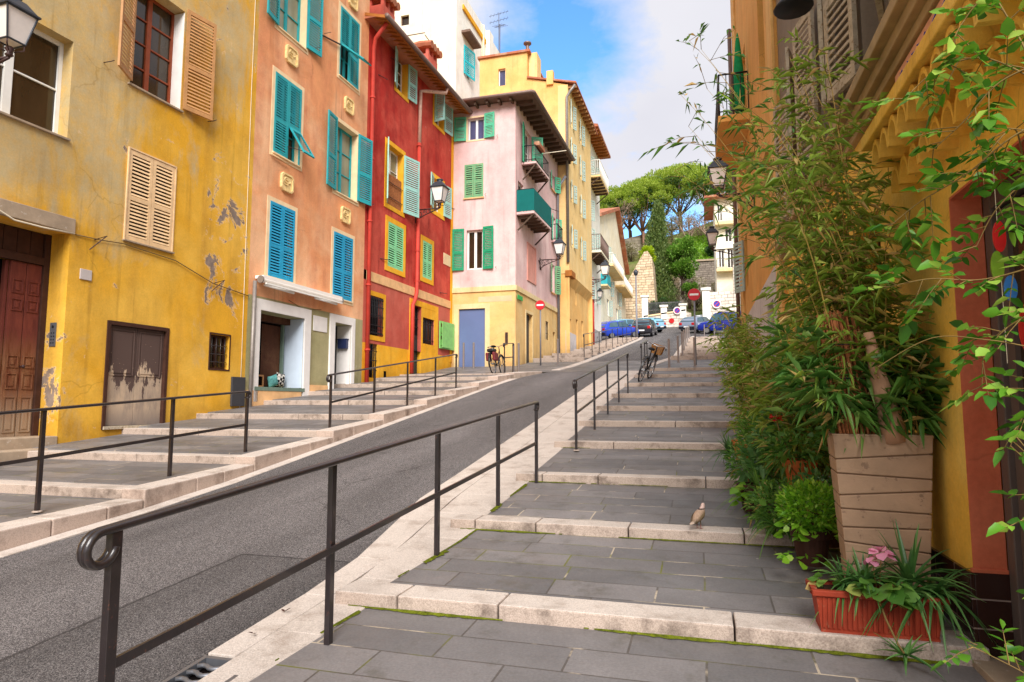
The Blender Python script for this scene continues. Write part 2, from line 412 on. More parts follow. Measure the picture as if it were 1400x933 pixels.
def mk_slate():
    t = NT('slate_paving'); p = t.pos()
    wob = t.n('TexNoise', Scale=1.2, Detail=2); t.set(wob.inputs['Vector'], p)
    pv = t.n('VectorMath', operation='MULTIPLY_ADD'); t.set(pv.inputs[0], wob.outputs['Color']); pv.inputs[1].default_value = (.03, .03, 0); t.set(pv.inputs[2], p)
    b = t.n('TexBrick', offset=.43, squash=1.35, squash_frequency=3); t.set(b.inputs['Vector'], pv.outputs[0])
    for k, v in dict(Scale=1., ).items(): b.inputs[k].default_value = v
    b.inputs['Mortar Size'].default_value = .0065; b.inputs['Mortar Smooth'].default_value = .15; b.inputs['Bias'].default_value = 0
    b.inputs['Brick Width'].default_value = .68; b.inputs['Row Height'].default_value = .297
    t.set(b.inputs['Color1'], lin((100, 97, 97))); t.set(b.inputs['Color2'], lin((123, 118, 117))); t.set(b.inputs['Mortar'], lin((96, 88, 84)))
    col = b.outputs['Color']; fac = b.outputs['Fac']
    mossy = t.ramp(t.noise(p, 1.3, 4), .52, .62)
    joint = t.mix(mossy, lin((84, 78, 74)), lin((104, 106, 40)))
    joint = t.mix(t.ramp(t.noise(p, 2.4, 4), .54, .60), joint, lin((176, 162, 142)))
    col = t.mix(fac, col, joint)
    col = t.sc(col, t.ramp(t.noise(p, 1.1, 7, .65), .3, .7, .76, 1.16))
    col = t.sc(col, t.ramp(t.noise(p, 70, 4, .7), .25, .75, .78, 1.2))
    gd = t.math('MULTIPLY', t.ramp(t.noise(p, 3.4, 7, .7), .56, .7), .55); col = t.mix(gd, col, lin((74, 70, 58)))
    dots = t.ramp(t.vor(p, 3.2), .028, .04, 1, 0)
    col = t.mix(t.math('MULTIPLY', dots, t.ramp(t.noise(p, .9, 2), .52, .56)), col, lin((205, 195, 186)))
    h = t.math('SUBTRACT', t.math('MULTIPLY', t.noise(p, 14, 5, .6), .5), t.math('MULTIPLY', fac, .8))
    t.bsdf(col, t.ramp(t.noise(p, 2, 4), .3, .7, .42, .7), .4, t.bump(h, .3, .008)); return t.mat
M['slate'] = mk_slate()
def mk_granite(name, base, speck, dirt, amt):
    t = NT(name); p = t.pos()
    k = t.noise(p, 140, 3, .6)
    col = t.mix(t.ramp(k, .42, .66), lin(base), lin(speck))
    col = t.sc(col, t.ramp(t.vor(p, 55), 0, .6, .86, 1.06))
    col = t.mix(t.math('MULTIPLY', t.ramp(t.noise(p, 3.2, 8, .7), .5, .72), amt), col, lin(dirt))
    col = t.sc(col, t.ramp(t.noise(p, .9, 3), .3, .7, .9, 1.06))
    t.bsdf(col, .8, .25, t.bump(t.noise(p, 110, 3), .5, .005)); return t.mat
M['granite'] = mk_granite('granite', (202, 190, 180), (172, 160, 150), (132, 114, 100), .7)
M['granite_riser'] = mk_granite('granite_riser', (186, 168, 154), (156, 138, 126), (84, 70, 60), 1.0)
M['kerb_face'] = mk_granite('kerb_face', (188, 168, 154), (166, 146, 134), (112, 94, 82), .85)
def mk_moss():
    t = NT('moss'); p = t.pos()
    col = t.mix(t.ramp(t.noise(p, 30, 5, .7), .3, .7), lin((62, 68, 20)), lin((116, 124, 32)))
    t.bsdf(col, .95, .05, t.bump(t.noise(p, 120, 3), .8, .01)); return t.mat
M['moss'] = mk_moss()
def mk_stone(name, a, b, mort, sc=1.6, rowh=.32, bw=.6):
    t = NT(name); p = t.pos()
    xyz = t.sep(p)
    cx = t.n('CombineXYZ'); t.set(cx.inputs[0], t.math('ADD', xyz[0], t.math('MULTIPLY', xyz[1], .83))); t.set(cx.inputs[1], xyz[2])
    wob = t.n('TexNoise', Scale=1.1, Detail=3); t.set(wob.inputs['Vector'], p)
    pv = t.n('VectorMath', operation='MULTIPLY_ADD'); t.set(pv.inputs[0], wob.outputs['Color']); pv.inputs[1].default_value = (.45, .3, 0); t.set(pv.inputs[2], cx.outputs[0])
    bt = t.n('TexBrick', offset=.5, squash=1.4, squash_frequency=3); t.set(bt.inputs['Vector'], pv.outputs[0]); bt.inputs['Scale'].default_value = 1
    bt.inputs['Brick Width'].default_value = bw; bt.inputs['Row Height'].default_value = rowh; bt.inputs['Mortar Size'].default_value = .03; bt.inputs['Mortar Smooth'].default_value = .6
    t.set(bt.inputs['Color1'], lin(a)); t.set(bt.inputs['Color2'], lin(b)); t.set(bt.inputs['Mortar'], lin(mort))
    col = t.sc(bt.outputs['Color'], t.ramp(t.noise(p, 1.4, 8, .7), .3, .7, .72, 1.15))
    h = t.math('SUBTRACT', t.noise(p, 4, 5), bt.outputs['Fac'])
    t.bsdf(col, .9, .1, t.bump(h, .8, .06)); return t.mat
M['pale_stone'] = mk_stone('pale_stone', (226, 206, 176), (204, 178, 146), (150, 128, 104))
M['dark_stone'] = mk_stone('dark_stone', (150, 138, 126), (126, 114, 104), (94, 86, 78))
M['fort_stone'] = mk_stone('fort_stone', (196, 184, 164), (172, 160, 140), (136, 126, 110), rowh=.6, bw=1.1)
M['wall_white_stone'] = mk_stone('wall_white_stone', (240, 230, 216), (222, 210, 196), (186, 170, 156))
def mk_earth(name, a, b, c):
    t = NT(name); p = t.pos()
    col = t.mix(t.ramp(t.noise(p, .35, 7, .6), .4, .6), lin(a), lin(b))
    col = t.mix(t.ramp(t.noise(p, 2.5, 6, .7), .5, .7), col, lin(c))
    t.bsdf(col, .95, .05, t.bump(t.noise(p, 3, 6), .8, .1)); return t.mat
M['earth'] = mk_earth('earth', (120, 108, 84), (104, 96, 70), (86, 92, 50))
M['hill_green'] = mk_earth('hill_green', (92, 104, 52), (120, 112, 76), (70, 84, 36))
M['grass_mat'] = leafmat('grass_mat', (106, 158, 30), (140, 186, 44), (160, 196, 70))
def mk_tile():
    t = NT('clay_tile'); p = t.pos()
    col = t.mix(t.ramp(t.noise(p, 3, 6, .7), .35, .7), lin((190, 118, 86)), lin((148, 96, 76)))
    col = t.mix(t.ramp(t.noise(p, 1.1, 5), .55, .7), col, lin((196, 164, 136)))
    t.bsdf(col, .85, .15, t.bump(t.noise(p, 20, 4), .3, .01)); return t.mat
M['clay_tile'] = mk_tile()
M['soffit'] = plain('soffit', (170, 106, 50), .8, .15, .15, 5)
M['soffit_dark'] = plain('soffit_dark', (120, 98, 86), .8, .15, .15, 5)
M['rafter'] = plain('rafter', (96, 78, 66), .8, .15, .15, 5)
# ------------------------------------------------------------------ camera, sky, sun
PITCH = math.atan(86 / 890); YAW = math.atan(260 / 890 * math.cos(PITCH)); EYE = 1.55
cam = bpy.data.cameras.new('camera'); co = bpy.data.objects.new('camera', cam); COL.objects.link(co)
cam.lens = 890 / 1400 * 36; cam.sensor_width = 36; cam.sensor_fit = 'HORIZONTAL'; cam.clip_start = .05; cam.clip_end = 3000
co.location = (0, 0, EYE); co.rotation_euler = (math.pi / 2 + PITCH, 0, YAW)
scene.camera = co
SUN_EL, SUN_AZ = R(40), math.atan2(.32, -.947)      # azimuth measured from +Y towards +X
sd = Vector((math.sin(SUN_AZ) * math.cos(SUN_EL), math.cos(SUN_AZ) * math.cos(SUN_EL), math.sin(SUN_EL)))
sun = bpy.data.lights.new('sun', 'SUN'); so = bpy.data.objects.new('sun', sun); COL.objects.link(so)
sun.energy = 2.7; sun.angle = R(34); sun.color = (1, .965, .92)
so.rotation_euler = sd.to_track_quat('Z', 'Y').to_euler(); so.location = (20, -20, 60)

world = bpy.data.worlds.new('World'); scene.world = world; world.use_nodes = True
wt = world.node_tree; wt.nodes.clear()
class WT(NT):
    def __init__(s): s.t = wt; s.out = wt.nodes.new('ShaderNodeOutputWorld')
w = WT()
sky = w.n('TexSky', sky_type='NISHITA'); sky.sun_disc = False; sky.sun_elevation = SUN_EL; sky.sun_rotation = SUN_AZ
sky.altitude = 20; sky.air_density = 1.0; sky.dust_density = .4; sky.ozone_density = 2.0
tc = w.n('TexCoord').outputs['Generated']
xyz = w.sep(tc)
den = w.math('ADD', w.math('MAXIMUM', xyz[2], 0.), .28)
cv = w.n('CombineXYZ'); w.set(cv.inputs[0], w.math('DIVIDE', xyz[0], den)); w.set(cv.inputs[1], w.math('DIVIDE', xyz[1], den)); cv.inputs[2].default_value = 3.1
n1 = w.noise(cv.outputs[0], 1.5, 9, .58, .35)
n2 = w.noise(cv.outputs[0], 4.2, 6, .6, .2)
n3 = w.noise(cv.outputs[0], 11, 6, .65, .3)
cov = w.math('ADD', w.math('ADD', w.math('MULTIPLY', n1, .55), w.math('MULTIPLY', n2, .3)), w.math('MULTIPLY', n3, .15))
def rayd(px, py):
    x = (px - 700) / 890; y = (py - 466.5) / 890
    h = math.cos(PITCH) + y * math.sin(PITCH); z = math.sin(PITCH) - y * math.cos(PITCH)
    return Vector((math.cos(YAW) * x - math.sin(YAW) * h, math.cos(YAW) * h + math.sin(YAW) * x, z)).normalized()
def gap(az, el, a0, a1):            # a break in the cloud deck round one direction of the sky
    d = (math.sin(az) * math.cos(el), math.cos(az) * math.cos(el), math.sin(el))
    nd = w.n('VectorMath', operation='DOT_PRODUCT'); w.set(nd.inputs[0], tc); nd.inputs[1].default_value = d
    return w.ramp(nd.outputs['Value'], math.cos(a0), math.cos(a1))
g1 = gap(R(-10.4), R(30.4), R(9), R(0))
g1b = gap(R(-15.5), R(32.5), R(10), R(0))
g2 = gap(R(-4.0), R(11.2), R(8.2), R(4.2))
clear = w.math('ADD', w.math('ADD', w.math('MULTIPLY', g1, .24), w.math('MULTIPLY', g1b, .17)), w.math('MULTIPLY', g2, .42))
dens = w.ramp(w.math('SUBTRACT', cov, clear), .20, .42)
shade = w.ramp(w.noise(cv.outputs[0], 1.1, 5, .5), .35, .7)
cl = w.mix(shade, (3.5, 3.5, 3.9), (4.4, 4.36, 4.6))
cl = w.mix(w.ramp(xyz[2], .05, .45, .35, 0), cl, (3.8, 3.8, 4.4))
hs = w.n('HueSaturation'); hs.inputs['Saturation'].default_value = 1.25; hs.inputs['Value'].default_value = 1.75; w.set(hs.inputs['Color'], sky.outputs[0])
skyc = w.mix(dens, hs.outputs[0], cl)
bg = w.n('Background'); w.set(bg.inputs['Color'], skyc); bg.inputs['Strength'].default_value = .1
wt.links.new(bg.outputs[0], w.out.inputs[0])
vs = scene.view_settings; scene.display_settings.display_device = 'sRGB'
vs.view_transform = 'Standard'; vs.look = 'None'; vs.gamma = 1; vs.exposure = 1.06; vs.use_curve_mapping = False
scene.cycles.max_bounces = 8; scene.cycles.diffuse_bounces = 4; scene.cycles.glossy_bounces = 3; scene.cycles.transparent_max_bounces = 6
scene.cycles.use_denoising = True
scene.cycles.sample_clamp_indirect = 6

# ------------------------------------------------------------------ ground, road, steps
GP = [(-400, -8), (-8, -.5), (0, 0.0), (3, .2), (5, .355), (7, .58), (9, .86), (15, 1.70), (25, 3.1), (56, 7.2), (75, 10.2), (80, 10.8), (200, 12)]
GX = [a for a, b in GP]; GZ = [b for a, b in GP]
def G(y): return float(np.interp(y, GX, GZ))
def strip(name, mat, xl, xr, ys, off, kind='structure', thick=0):
    """ribbon following the slope; xl, xr: functions of y"""
    mb = MB()
    for a, b in zip(ys[:-1], ys[1:]):
        p = [(xl(a), a, G(a) + off), (xr(a), a, G(a) + off), (xr(b), b, G(b) + off), (xl(b), b, G(b) + off)]
        if thick:
            q = [(x, y, z - thick) for x, y, z in p]; mb.hexa(q + p)
        else: mb.quad(*p)
    return tag(mb.build(name, mat), kind=kind)
def span(a, b, st=.5):
    n = max(1, int(math.ceil((b - a) / st))); return [a + (b - a) * i / n for i in range(n + 1)]
def lerpf(pts):
    xs = [p[0] for p in pts]; ys = [p[1] for p in pts]
    return lambda y: float(np.interp(y, xs, ys))

# one ground sheet out to the horizon, with the hill behind the street
def HZ(x, y):
    if y <= 78: return G(y) - .12
    prof = [(78, 10.6), (92, 15), (97, 16.2), (98, 21.7), (107, 28.4), (122, 32.4), (128, 33), (160, 33.5), (400, 30), (1200, 0)]
    z = float(np.interp(y, [a for a, b in prof], [b for a, b in prof]))
    if y < 119.5: z -= min(max((-4 - x) / 3, 0), 1) * min(max((y - 100) / 8, 0), 1) * 4.5
    t = min(max((y - 100) / 22, 0), 1) * max(0, 1 - max(0, y - 130) / 200)
    return z + t * min(max((x + 5) * .32, 0), 5)
mb = MB()
xs = [-1500, -300, -120, -60, -40, -30, -22, -16, -10, -6, -3, 0, 3, 6, 10, 16, 24, 34, 60, 120, 300, 1500]
ys = [-400, -100, -30, -8] + span(0, 78, 3) + [82, 86, 89, 92, 95, 97, 98, 101, 104, 107, 110, 113, 116, 119, 122, 125, 128, 134, 145, 160, 220, 300, 400, 1200, 2500]
V = [(x, y, HZ(x, y) + (RNG.normal(0, .18) if y > 84 else 0)) for y in ys for x in xs]
F = [(j * len(xs) + i, j * len(xs) + i + 1, (j + 1) * len(xs) + i + 1, (j + 1) * len(xs) + i) for j in range(len(ys) - 1) for i in range(len(xs) - 1)]
mb.add(V, F); tag(mb.build('ground', M['hill_green']), kind='structure')

roadL = lerpf([(-8, -5.56), (18, -5.6), (20.2, -5.45), (21.4, -5.1), (22.6, -4.5), (26, -4.3), (50, -4.3), (56, -4.6), (60, -7), (80, -9)])
roadR = lerpf([(-8, -2.6), (4.4, -2.6), (6.6, -2.95), (21.6, -2.92), (23, -2.0), (28, -1.15), (48, -1.05), (56, -.5), (60, 2.5), (80, 4.5)])
strip('road', M['asphalt'], roadL, roadR, span(-8, 78, .6), 0.0)
strip('cross_street', M['slate'], lambda y: -10.4 if y < 24.5 else -6.9, lambda y: 1.3, span(21.6, 26.2, .4), .004)
# right side: flush granite band beside the asphalt (two rows of slabs)
bandR = lerpf([(-8, -2.15), (3.2, -2.12), (3.9, -2.07), (5, -1.97), (21.6, -1.9)])
def slabs(name, mat, xl, xr, y0, y1, lo, hi, off, gapw=.008, thick=.12, bev=.004):
    mb = MB(); y = y0
    while y < y1:
        b = min(y + random.uniform(lo, hi), y1)
        a2, b2 = y + gapw / 2, b - gapw / 2
        p = [(xl(a2), a2, G(a2) + off), (xr(a2), a2, G(a2) + off), (xr(b2), b2, G(b2) + off), (xl(b2), b2, G(b2) + off)]
        mb.hexa([(x, q, z - thick) for x, q, z in p] + p); y = b
    return tag(mb.build(name, mat, bevel=bev), kind='structure')
midR = lambda y: (roadR(y) * .62 + bandR(y) * .38)
slabs('kerb_band', M['granite'], lambda y: roadR(y) + .004, lambda y: midR(y) - .004, 3.05, 21.6, .7, 1.3, .010)
slabs('kerb_band', M['granite'], lambda y: midR(y) + .004, bandR, -6, 21.6, .7, 1.3, .012)
slabs('kerb_band', M['granite'], lambda y: roadR(y) + .004, lambda y: midR(y) - .004, -6, 2.2, .7, 1.3, .010)
STEPS_R = [1.95, 3.83, 5.63, 7.45, 9.37, 11.17, 12.95, 14.9, 17.1, 19.35, 21.45]
LEFT_END = lerpf([(3.8, -2.30), (5.6, -2.22), (7.4, -2.12), (13, -2.02), (19, -1.88), (22, -1.86)])
RIGHT_X = 1.32
def hR(i): return .092 if i < 3 else .10
def stone_step(y, z, x0, x1, h, dep, joints, name='stone_step'):
    mb = MB(); x = x0; k = 0
    while x < x1 - .05:
        b = joints[k] if k < len(joints) else min(x + random.uniform(.75, 1.75), x1)
        b = min(b, x1)
        if x1 - b < .35: b = x1
        j = random.uniform(-.006, .006)
        g = .009 if b < x1 else 0
        mb.box(x, b - g, y + j, y + dep, z - .15, z + h); x = b; k += 1
    ob = tag(mb.build(name, [M['granite'], M['granite_riser']], bevel=.010), kind='structure')
    me = ob.data
    for p in me.polygons:
        if p.normal.z < .5: p.material_index = 1
    return ob
JO = {1: [-1.86, -1.20, .14], 2: [-1.98, -1.42, -.62, .30], 3: [-1.80, -1.15, .02]}
mbt = MB()
for i, y in enumerate(STEPS_R):
    h = hR(i); z = G(y)
    stone_step(y, z, LEFT_END(y), RIGHT_X, h, .27, JO.get(i, []))
    if i == 0: mbt.hexa([(bandR(-6), -6, -.8), (RIGHT_X, -6, -.8), (RIGHT_X, y, G(y) - .3), (bandR(y), y, G(y) - .3), (bandR(-6), -6, G(-6) + .01), (RIGHT_X, -6, G(-6) + .01), (RIGHT_X, y, z + .004), (bandR(y), y, z + .004)])
    if i + 1 < len(STEPS_R):
        a, b = y + .265, STEPS_R[i + 1]; za, zb = z + h - .004, G(b) + .003
        mbt.hexa([(bandR(a), a, za - .3), (RIGHT_X, a, za - .3), (RIGHT_X, b + .1, zb - .3), (bandR(b), b + .1, zb - .3), (bandR(a) + .002, a, za), (RIGHT_X, a, za), (RIGHT_X, b, zb), (bandR(b) + .002, b, zb)])
tag(mbt.build('pavement', M['slate']), kind='structure')
# left side: wide shallow steps with a raised kerb stone in front
STEPS_L = [-1.9, .1, 2.0, 3.85, 5.72, 7.5, 9.42, 11.15, 13.15, 14.9, 16.6, 18.3, 20.0]
KX0, KX1, WX = -5.75, -6.07, -10.45
LF, LB = .19, .088
mbt = MB(); mbk = MB()
for i, y in enumerate(STEPS_L):
    yb = STEPS_L[i + 1] if i + 1 < len(STEPS_L) else 21.6
    f = LF if i + 1 < len(STEPS_L) else .13
    za, zb = G(y) + f, G(yb) + (LB if i + 1 < len(STEPS_L) else .02)
    stone_step(y, G(y) + LB, WX, KX1 - .004, f - LB + .002, .32, [])
    a = y + .315
    za2 = za + (zb - za) * .315 / (yb - y) - .003
    mbt.hexa([(WX, a, za - .4), (KX1, a, za - .4), (KX1, yb + .1, zb - .4), (WX, yb + .1, zb - .4), (WX, a, za2), (KX1, a, za2), (KX1, yb, zb), (WX, yb, zb)])
    if yb < 21:
        cuts = [y - .01, y + (yb - y) * random.uniform(.3, .45), y + (yb - y) * random.uniform(.62, .78), yb - .012]
    else: cuts = [y - .01, yb - .012]
    for c0, c1 in zip(cuts[:-1], cuts[1:]):
        z0 = za + (zb - za) * (c0 - y) / (yb - y) + .012; z1 = za + (zb - za) * (c1 - y) / (yb - y) + .012
        e0 = KX0 if c0 < 20.5 else -5.6; e1 = KX0 if c1 < 20.5 else -5.2
        mbk.hexa([(KX1, c0, G(c0) - .3), (e0, c0, G(c0) - .3), (e1, c1 - .008, G(c1) - .3), (KX1, c1 - .008, G(c1) - .3), (KX1, c0, z0), (e0, c0, z0), (e1, c1 - .008, z1), (KX1, c1 - .008, z1)])
tag(mbt.build('pavement', M['slate']), kind='structure')
kb = tag(mbk.build('kerb', [M['granite'], M['kerb_face']], bevel=.014), kind='structure')
for p in kb.data.polygons:
    if p.normal.z < .5: p.material_index = 1
slabs('gutter_strip', M['granite'], lambda y: KX0 + .002, lambda y: roadL(y), -6, 19.5, .9, 1.6, .008)
# upper flights past the cross street
def upper_flight(ylist, xl, xr, edge):
    mbt = MB()
    for i, y in enumerate(ylist[:-1]):
        yb = ylist[i + 1]; f, bk = .17, .03
        stone_step(y, G(y) + bk, xl(y), xr(y), f - bk, .3, [])
        a = y + .295; za, zb = G(y) + f - .004, G(yb) + bk + .002
        mbt.hexa([(xl(a), a, za - .5), (xr(a), a, za - .5), (xr(yb), yb + .1, zb - .5), (xl(yb), yb + .1, zb - .5), (xl(a), a, za), (xr(a), a, za), (xr(yb), yb, zb), (xl(yb), yb, zb)])
    tag(mbt.build('pavement', M['slate']), kind='structure')
upper_flight(span(26.4, 53, 1.9), lambda y: -6.75, lambda y: roadL(y) - .32, -1)
upper_flight(span(26.2, 50, 2.0), lambda y: roadR(y) + .32, lambda y: 1.3, 1)
slabs('kerb', M['granite'], lambda y: roadL(y) - .32, lambda y: roadL(y) - .01, 22.2, 56, 1., 1.8, .03)
slabs('kerb', M['granite'], lambda y: roadR(y) + .01, lambda y: roadR(y) + .32, 23.2, 54, 1., 1.8, .03)
# upper square where the cars stand
mb = MB(); yy = span(50, 78, 2)
for a, b in zip(yy[:-1], yy[1:]): mb.quad((-9, a, G(a) - .01), (6, a, G(a) - .01), (6, b, G(b) - .01), (-9, b, G(b) - .01))
tag(mb.build('square', M['asphalt']), kind='structure')
# moss in the foot of the risers and along the paving edge
mb = MB()
def moss_line(p0, p1, w0, w1, step=.03):
    p0, p1 = Vector(p0), Vector(p1); L = (p1 - p0).length; d = (p1 - p0) / L; n = Vector((d.y, -d.x, 0))
    k = int(L / step); s = random.uniform(0, 50)
    prev = None
    for i in range(k + 1):
        q = p0 + d * (L * i / k)
        t = .5 + .5 * math.sin(i * .11 + s) * math.sin(i * .037 + s * 2); t = max(0, t - .12) * random.uniform(.45, 1.25)
        ww = w0 + (w1 - w0) * t
        cur = (tuple(q + Vector((0, 0, .004))), tuple(q + n * ww + Vector((0, 0, .003))), tuple(q + Vector((0, 0, .008 + ww * .12))))
        if prev and ww > .004:
            mb.quad(prev[2], prev[1], cur[1], cur[2])
        prev = cur
for i, wd in ((1, .05), (2, .04), (3, .025), (4, .02)):
    y = STEPS_R[i]; z = G(y) + .005
    moss_line((LEFT_END(y) + .1, y - .004, z), (1.1, y - .004, z), .0, wd)
for a, b in ((2.2, 3.75), (4.2, 5.6), (6, 7.3)):
    pts = span(a, b, .4)
    for c0, c1 in zip(pts[:-1], pts[1:]):
        i = max(k for k in range(len(STEPS_R)) if STEPS_R[k] < c0)
        def tz(yv):
            a0 = STEPS_R[i] + .265; z0 = G(STEPS_R[i]) + hR(i); b0 = STEPS_R[i + 1]
            return z0 + (G(b0) + .003 - z0) * (yv - a0) / (b0 - a0)
        moss_line((bandR(c0), c0, tz(c0) + .002), (bandR(c1), c1, tz(c1) + .002), .004, .05)
tag(mb.build('moss', M['moss']), kind='stuff')
# gully grate in the band by the foreground rail
t = thing('gully_grate', (-2.42, 2.6, G(2.6) + .01), 'cast iron gully grate with wavy slots let into the pale kerb beside the asphalt', 'drain grate')
mb = MB(); GRX0, GRX1, GY0, GY1 = -2.58, -2.25, 2.22, 3.02
def gz(y): return G(y) + .014
for xa, xb in ((GRX0, GRX0 + .025), (GRX1 - .025, GRX1)): mb.hexa([(xa, GY0, gz(GY0) - .05), (xb, GY0, gz(GY0) - .05), (xb, GY1, gz(GY1) - .05), (xa, GY1, gz(GY1) - .05), (xa, GY0, gz(GY0)), (xb, GY0, gz(GY0)), (xb, GY1, gz(GY1)), (xa, GY1, gz(GY1))])
for ya, yb in ((GY0, GY0 + .025), (GY1 - .025, GY1)): mb.hexa([(GRX0 + .025, ya, gz(ya) - .05), (GRX1 - .025, ya, gz(ya) - .05), (GRX1 - .025, yb, gz(yb) - .05), (GRX0 + .025, yb, gz(yb) - .05), (GRX0 + .025, ya, gz(ya)), (GRX1 - .025, ya, gz(ya)), (GRX1 - .025, yb, gz(yb)), (GRX0 + .025, yb, gz(yb))])
mb.build('grate_frame', M['steel_plate'], t, bevel=.003)
mb = MB()
for k in range(10):
    y0 = GY0 + .05 + k * .073; pts = []
    for q in range(11):
        x = GRX0 + .03 + q * (GRX1 - GRX0 - .06) / 10; yv = y0 + .014 * math.sin(q * 1.25)
        pts.append((x, yv, gz(yv) - .012))
    mb.tube(pts, .013, 6)
mb.build('bars', M['steel_plate'], t, smooth=True)
mb = MB(); mb.quad((GRX0, GY0, gz(GY0) - .045), (GRX1, GY0, gz(GY0) - .045), (GRX1, GY1, gz(GY1) - .045), (GRX0, GY1, gz(GY1) - .045)); mb.build('sump', M['dark_void'], t)
# ------------------------------------------------------------------ facade toolkit
class Frame:
    def __init__(s, o, p1, flip=False):
        s.o = Vector((o[0], o[1], 0)); d = Vector((p1[0] - o[0], p1[1] - o[1], 0)); s.L = d.length; s.u = d / s.L
        s.n = Vector((s.u.y, -s.u.x, 0)) * (-1 if flip else 1)
    def P(s, u, z, d=0.): return tuple(s.o + s.u * u + s.n * d + Vector((0, 0, z)))
    def V(s, u, z, d): return s.u * u + s.n * d + Vector((0, 0, z))
    def box(s, mb, u0, u1, z0, z1, d0, d1, mi=0):
        P = s.P
        mb.hexa([P(u0, z0, d0), P(u1, z0, d0), P(u1, z0, d1), P(u0, z0, d1), P(u0, z1, d0), P(u1, z1, d0), P(u1, z1, d1), P(u0, z1, d1)], mi)

def fbox(F, par, name, mat, u0, u1, z0, z1, d0, d1, bevel=.004, label=None):
    mb = MB(); F.box(mb, u0, u1, z0, z1, d0, d1); return mb.build(name, mat, par, bevel=bevel, label=label)
def wall(F, par, mat, u0, u1, z0, z1, holes=(), rd=.3, name='wall', back=True, d=0., rmat=None):
    """front face with window and door openings cut out, and their reveals; holes: (u0,u1,z0,z1[,depth])"""
    us = sorted({u0, u1, *[round(h[0], 4) for h in holes], *[round(h[1], 4) for h in holes]})
    zs = sorted({z0, z1, *[round(h[2], 4) for h in holes], *[round(h[3], 4) for h in holes]})
    us = [u for u in us if u0 <= u <= u1]; zs = [z for z in zs if z0 <= z <= z1]
    mb = MB()
    for a, b in zip(us[:-1], us[1:]):
        for c, e in zip(zs[:-1], zs[1:]):
            m, q = (a + b) / 2, (c + e) / 2
            if any(h[0] < m < h[1] and h[2] < q < h[3] for h in holes): continue
            mb.quad(F.P(a, c, d), F.P(b, c, d), F.P(b, e, d), F.P(a, e, d))
    mw = mb
    for h in holes:
        if rmat is not None: mb = MB()
        r = -(h[4] if len(h) > 4 else rd); a, b, c, e = h[:4]
        a, b, c, e = max(a, u0), min(b, u1), max(c, z0), min(e, z1)
        mb.quad(F.P(a, c, d), F.P(a, c, r), F.P(a, e, r), F.P(a, e, d)); mb.quad(F.P(b, c, d), F.P(b, e, d), F.P(b, e, r), F.P(b, c, r))
        mb.quad(F.P(a, e, d), F.P(b, e, d), F.P(b, e, r), F.P(a, e, r)); mb.quad(F.P(a, c, d), F.P(a, c, r), F.P(b, c, r), F.P(b, c, d))
        if rmat is not None: mb.build('window_reveal', rmat, par)
    return mw.build(name, mat, par)
def shell(F, par, mat, u0, u1, z0, z1, D, name='outer_walls', d=0., hip=0):
    mb = MB(); P = F.P
    mb.quad(P(u0, z0, -D), P(u0, z0, d), P(u0, z1, d), P(u0, z1, -D)); mb.quad(P(u1, z0, d), P(u1, z0, -D), P(u1, z1, -D), P(u1, z1, d))
    mb.quad(P(u1, z0, -D), P(u0, z0, -D), P(u0, z1, -D), P(u1, z1, -D)); mb.quad(P(u0, z1, d), P(u1, z1, d), P(u1, z1, -D), P(u0, z1, -D))
    # added upright sheet a little behind the window line keeps the rooms dark
    mb.quad(P(u0 + .01, z0, -.62), P(u1 - .01, z0, -.62), P(u1 - .01, z1, -.62), P(u0 + .01, z1, -.62))
    return mb.build(name, mat, par)
def window(F, par, u0, u1, z0, z1, d, fm, gm, nx=2, nz=3, fw=.055, mw=.03, name='window', th=.05, midw=None):
    mb = MB()
    F.box(mb, u0, u0 + fw, z0, z1, d - th, d); F.box(mb, u1 - fw, u1, z0, z1, d - th, d)
    F.box(mb, u0 + fw, u1 - fw, z0, z0 + fw, d - th, d); F.box(mb, u0 + fw, u1 - fw, z1 - fw, z1, d - th, d)
    W = u1 - u0 - 2 * fw; H = z1 - z0 - 2 * fw
    if nx == 2:
        m = midw or fw * 1.5; c = (u0 + u1) / 2
        F.box(mb, c - m / 2, c + m / 2, z0 + fw, z1 - fw, d - th, d + .004); halves = [(u0 + fw, c - m / 2), (c + m / 2, u1 - fw)]
    else: halves = [(u0 + fw, u1 - fw)]
    for a, b in halves:
        for k in range(1, nz):
            z = z0 + fw + H * k / nz; F.box(mb, a, b, z - mw / 2, z + mw / 2, d - th + .01, d - .008)
    w = mb.build(name, fm, par, bevel=.003)
    mb = MB(); F.box(mb, u0 + .01, u1 - .01, z0 + .01, z1 - .01, d - th + .002, d - th + .012)
    mb.build('pane', gm, w)
    return w
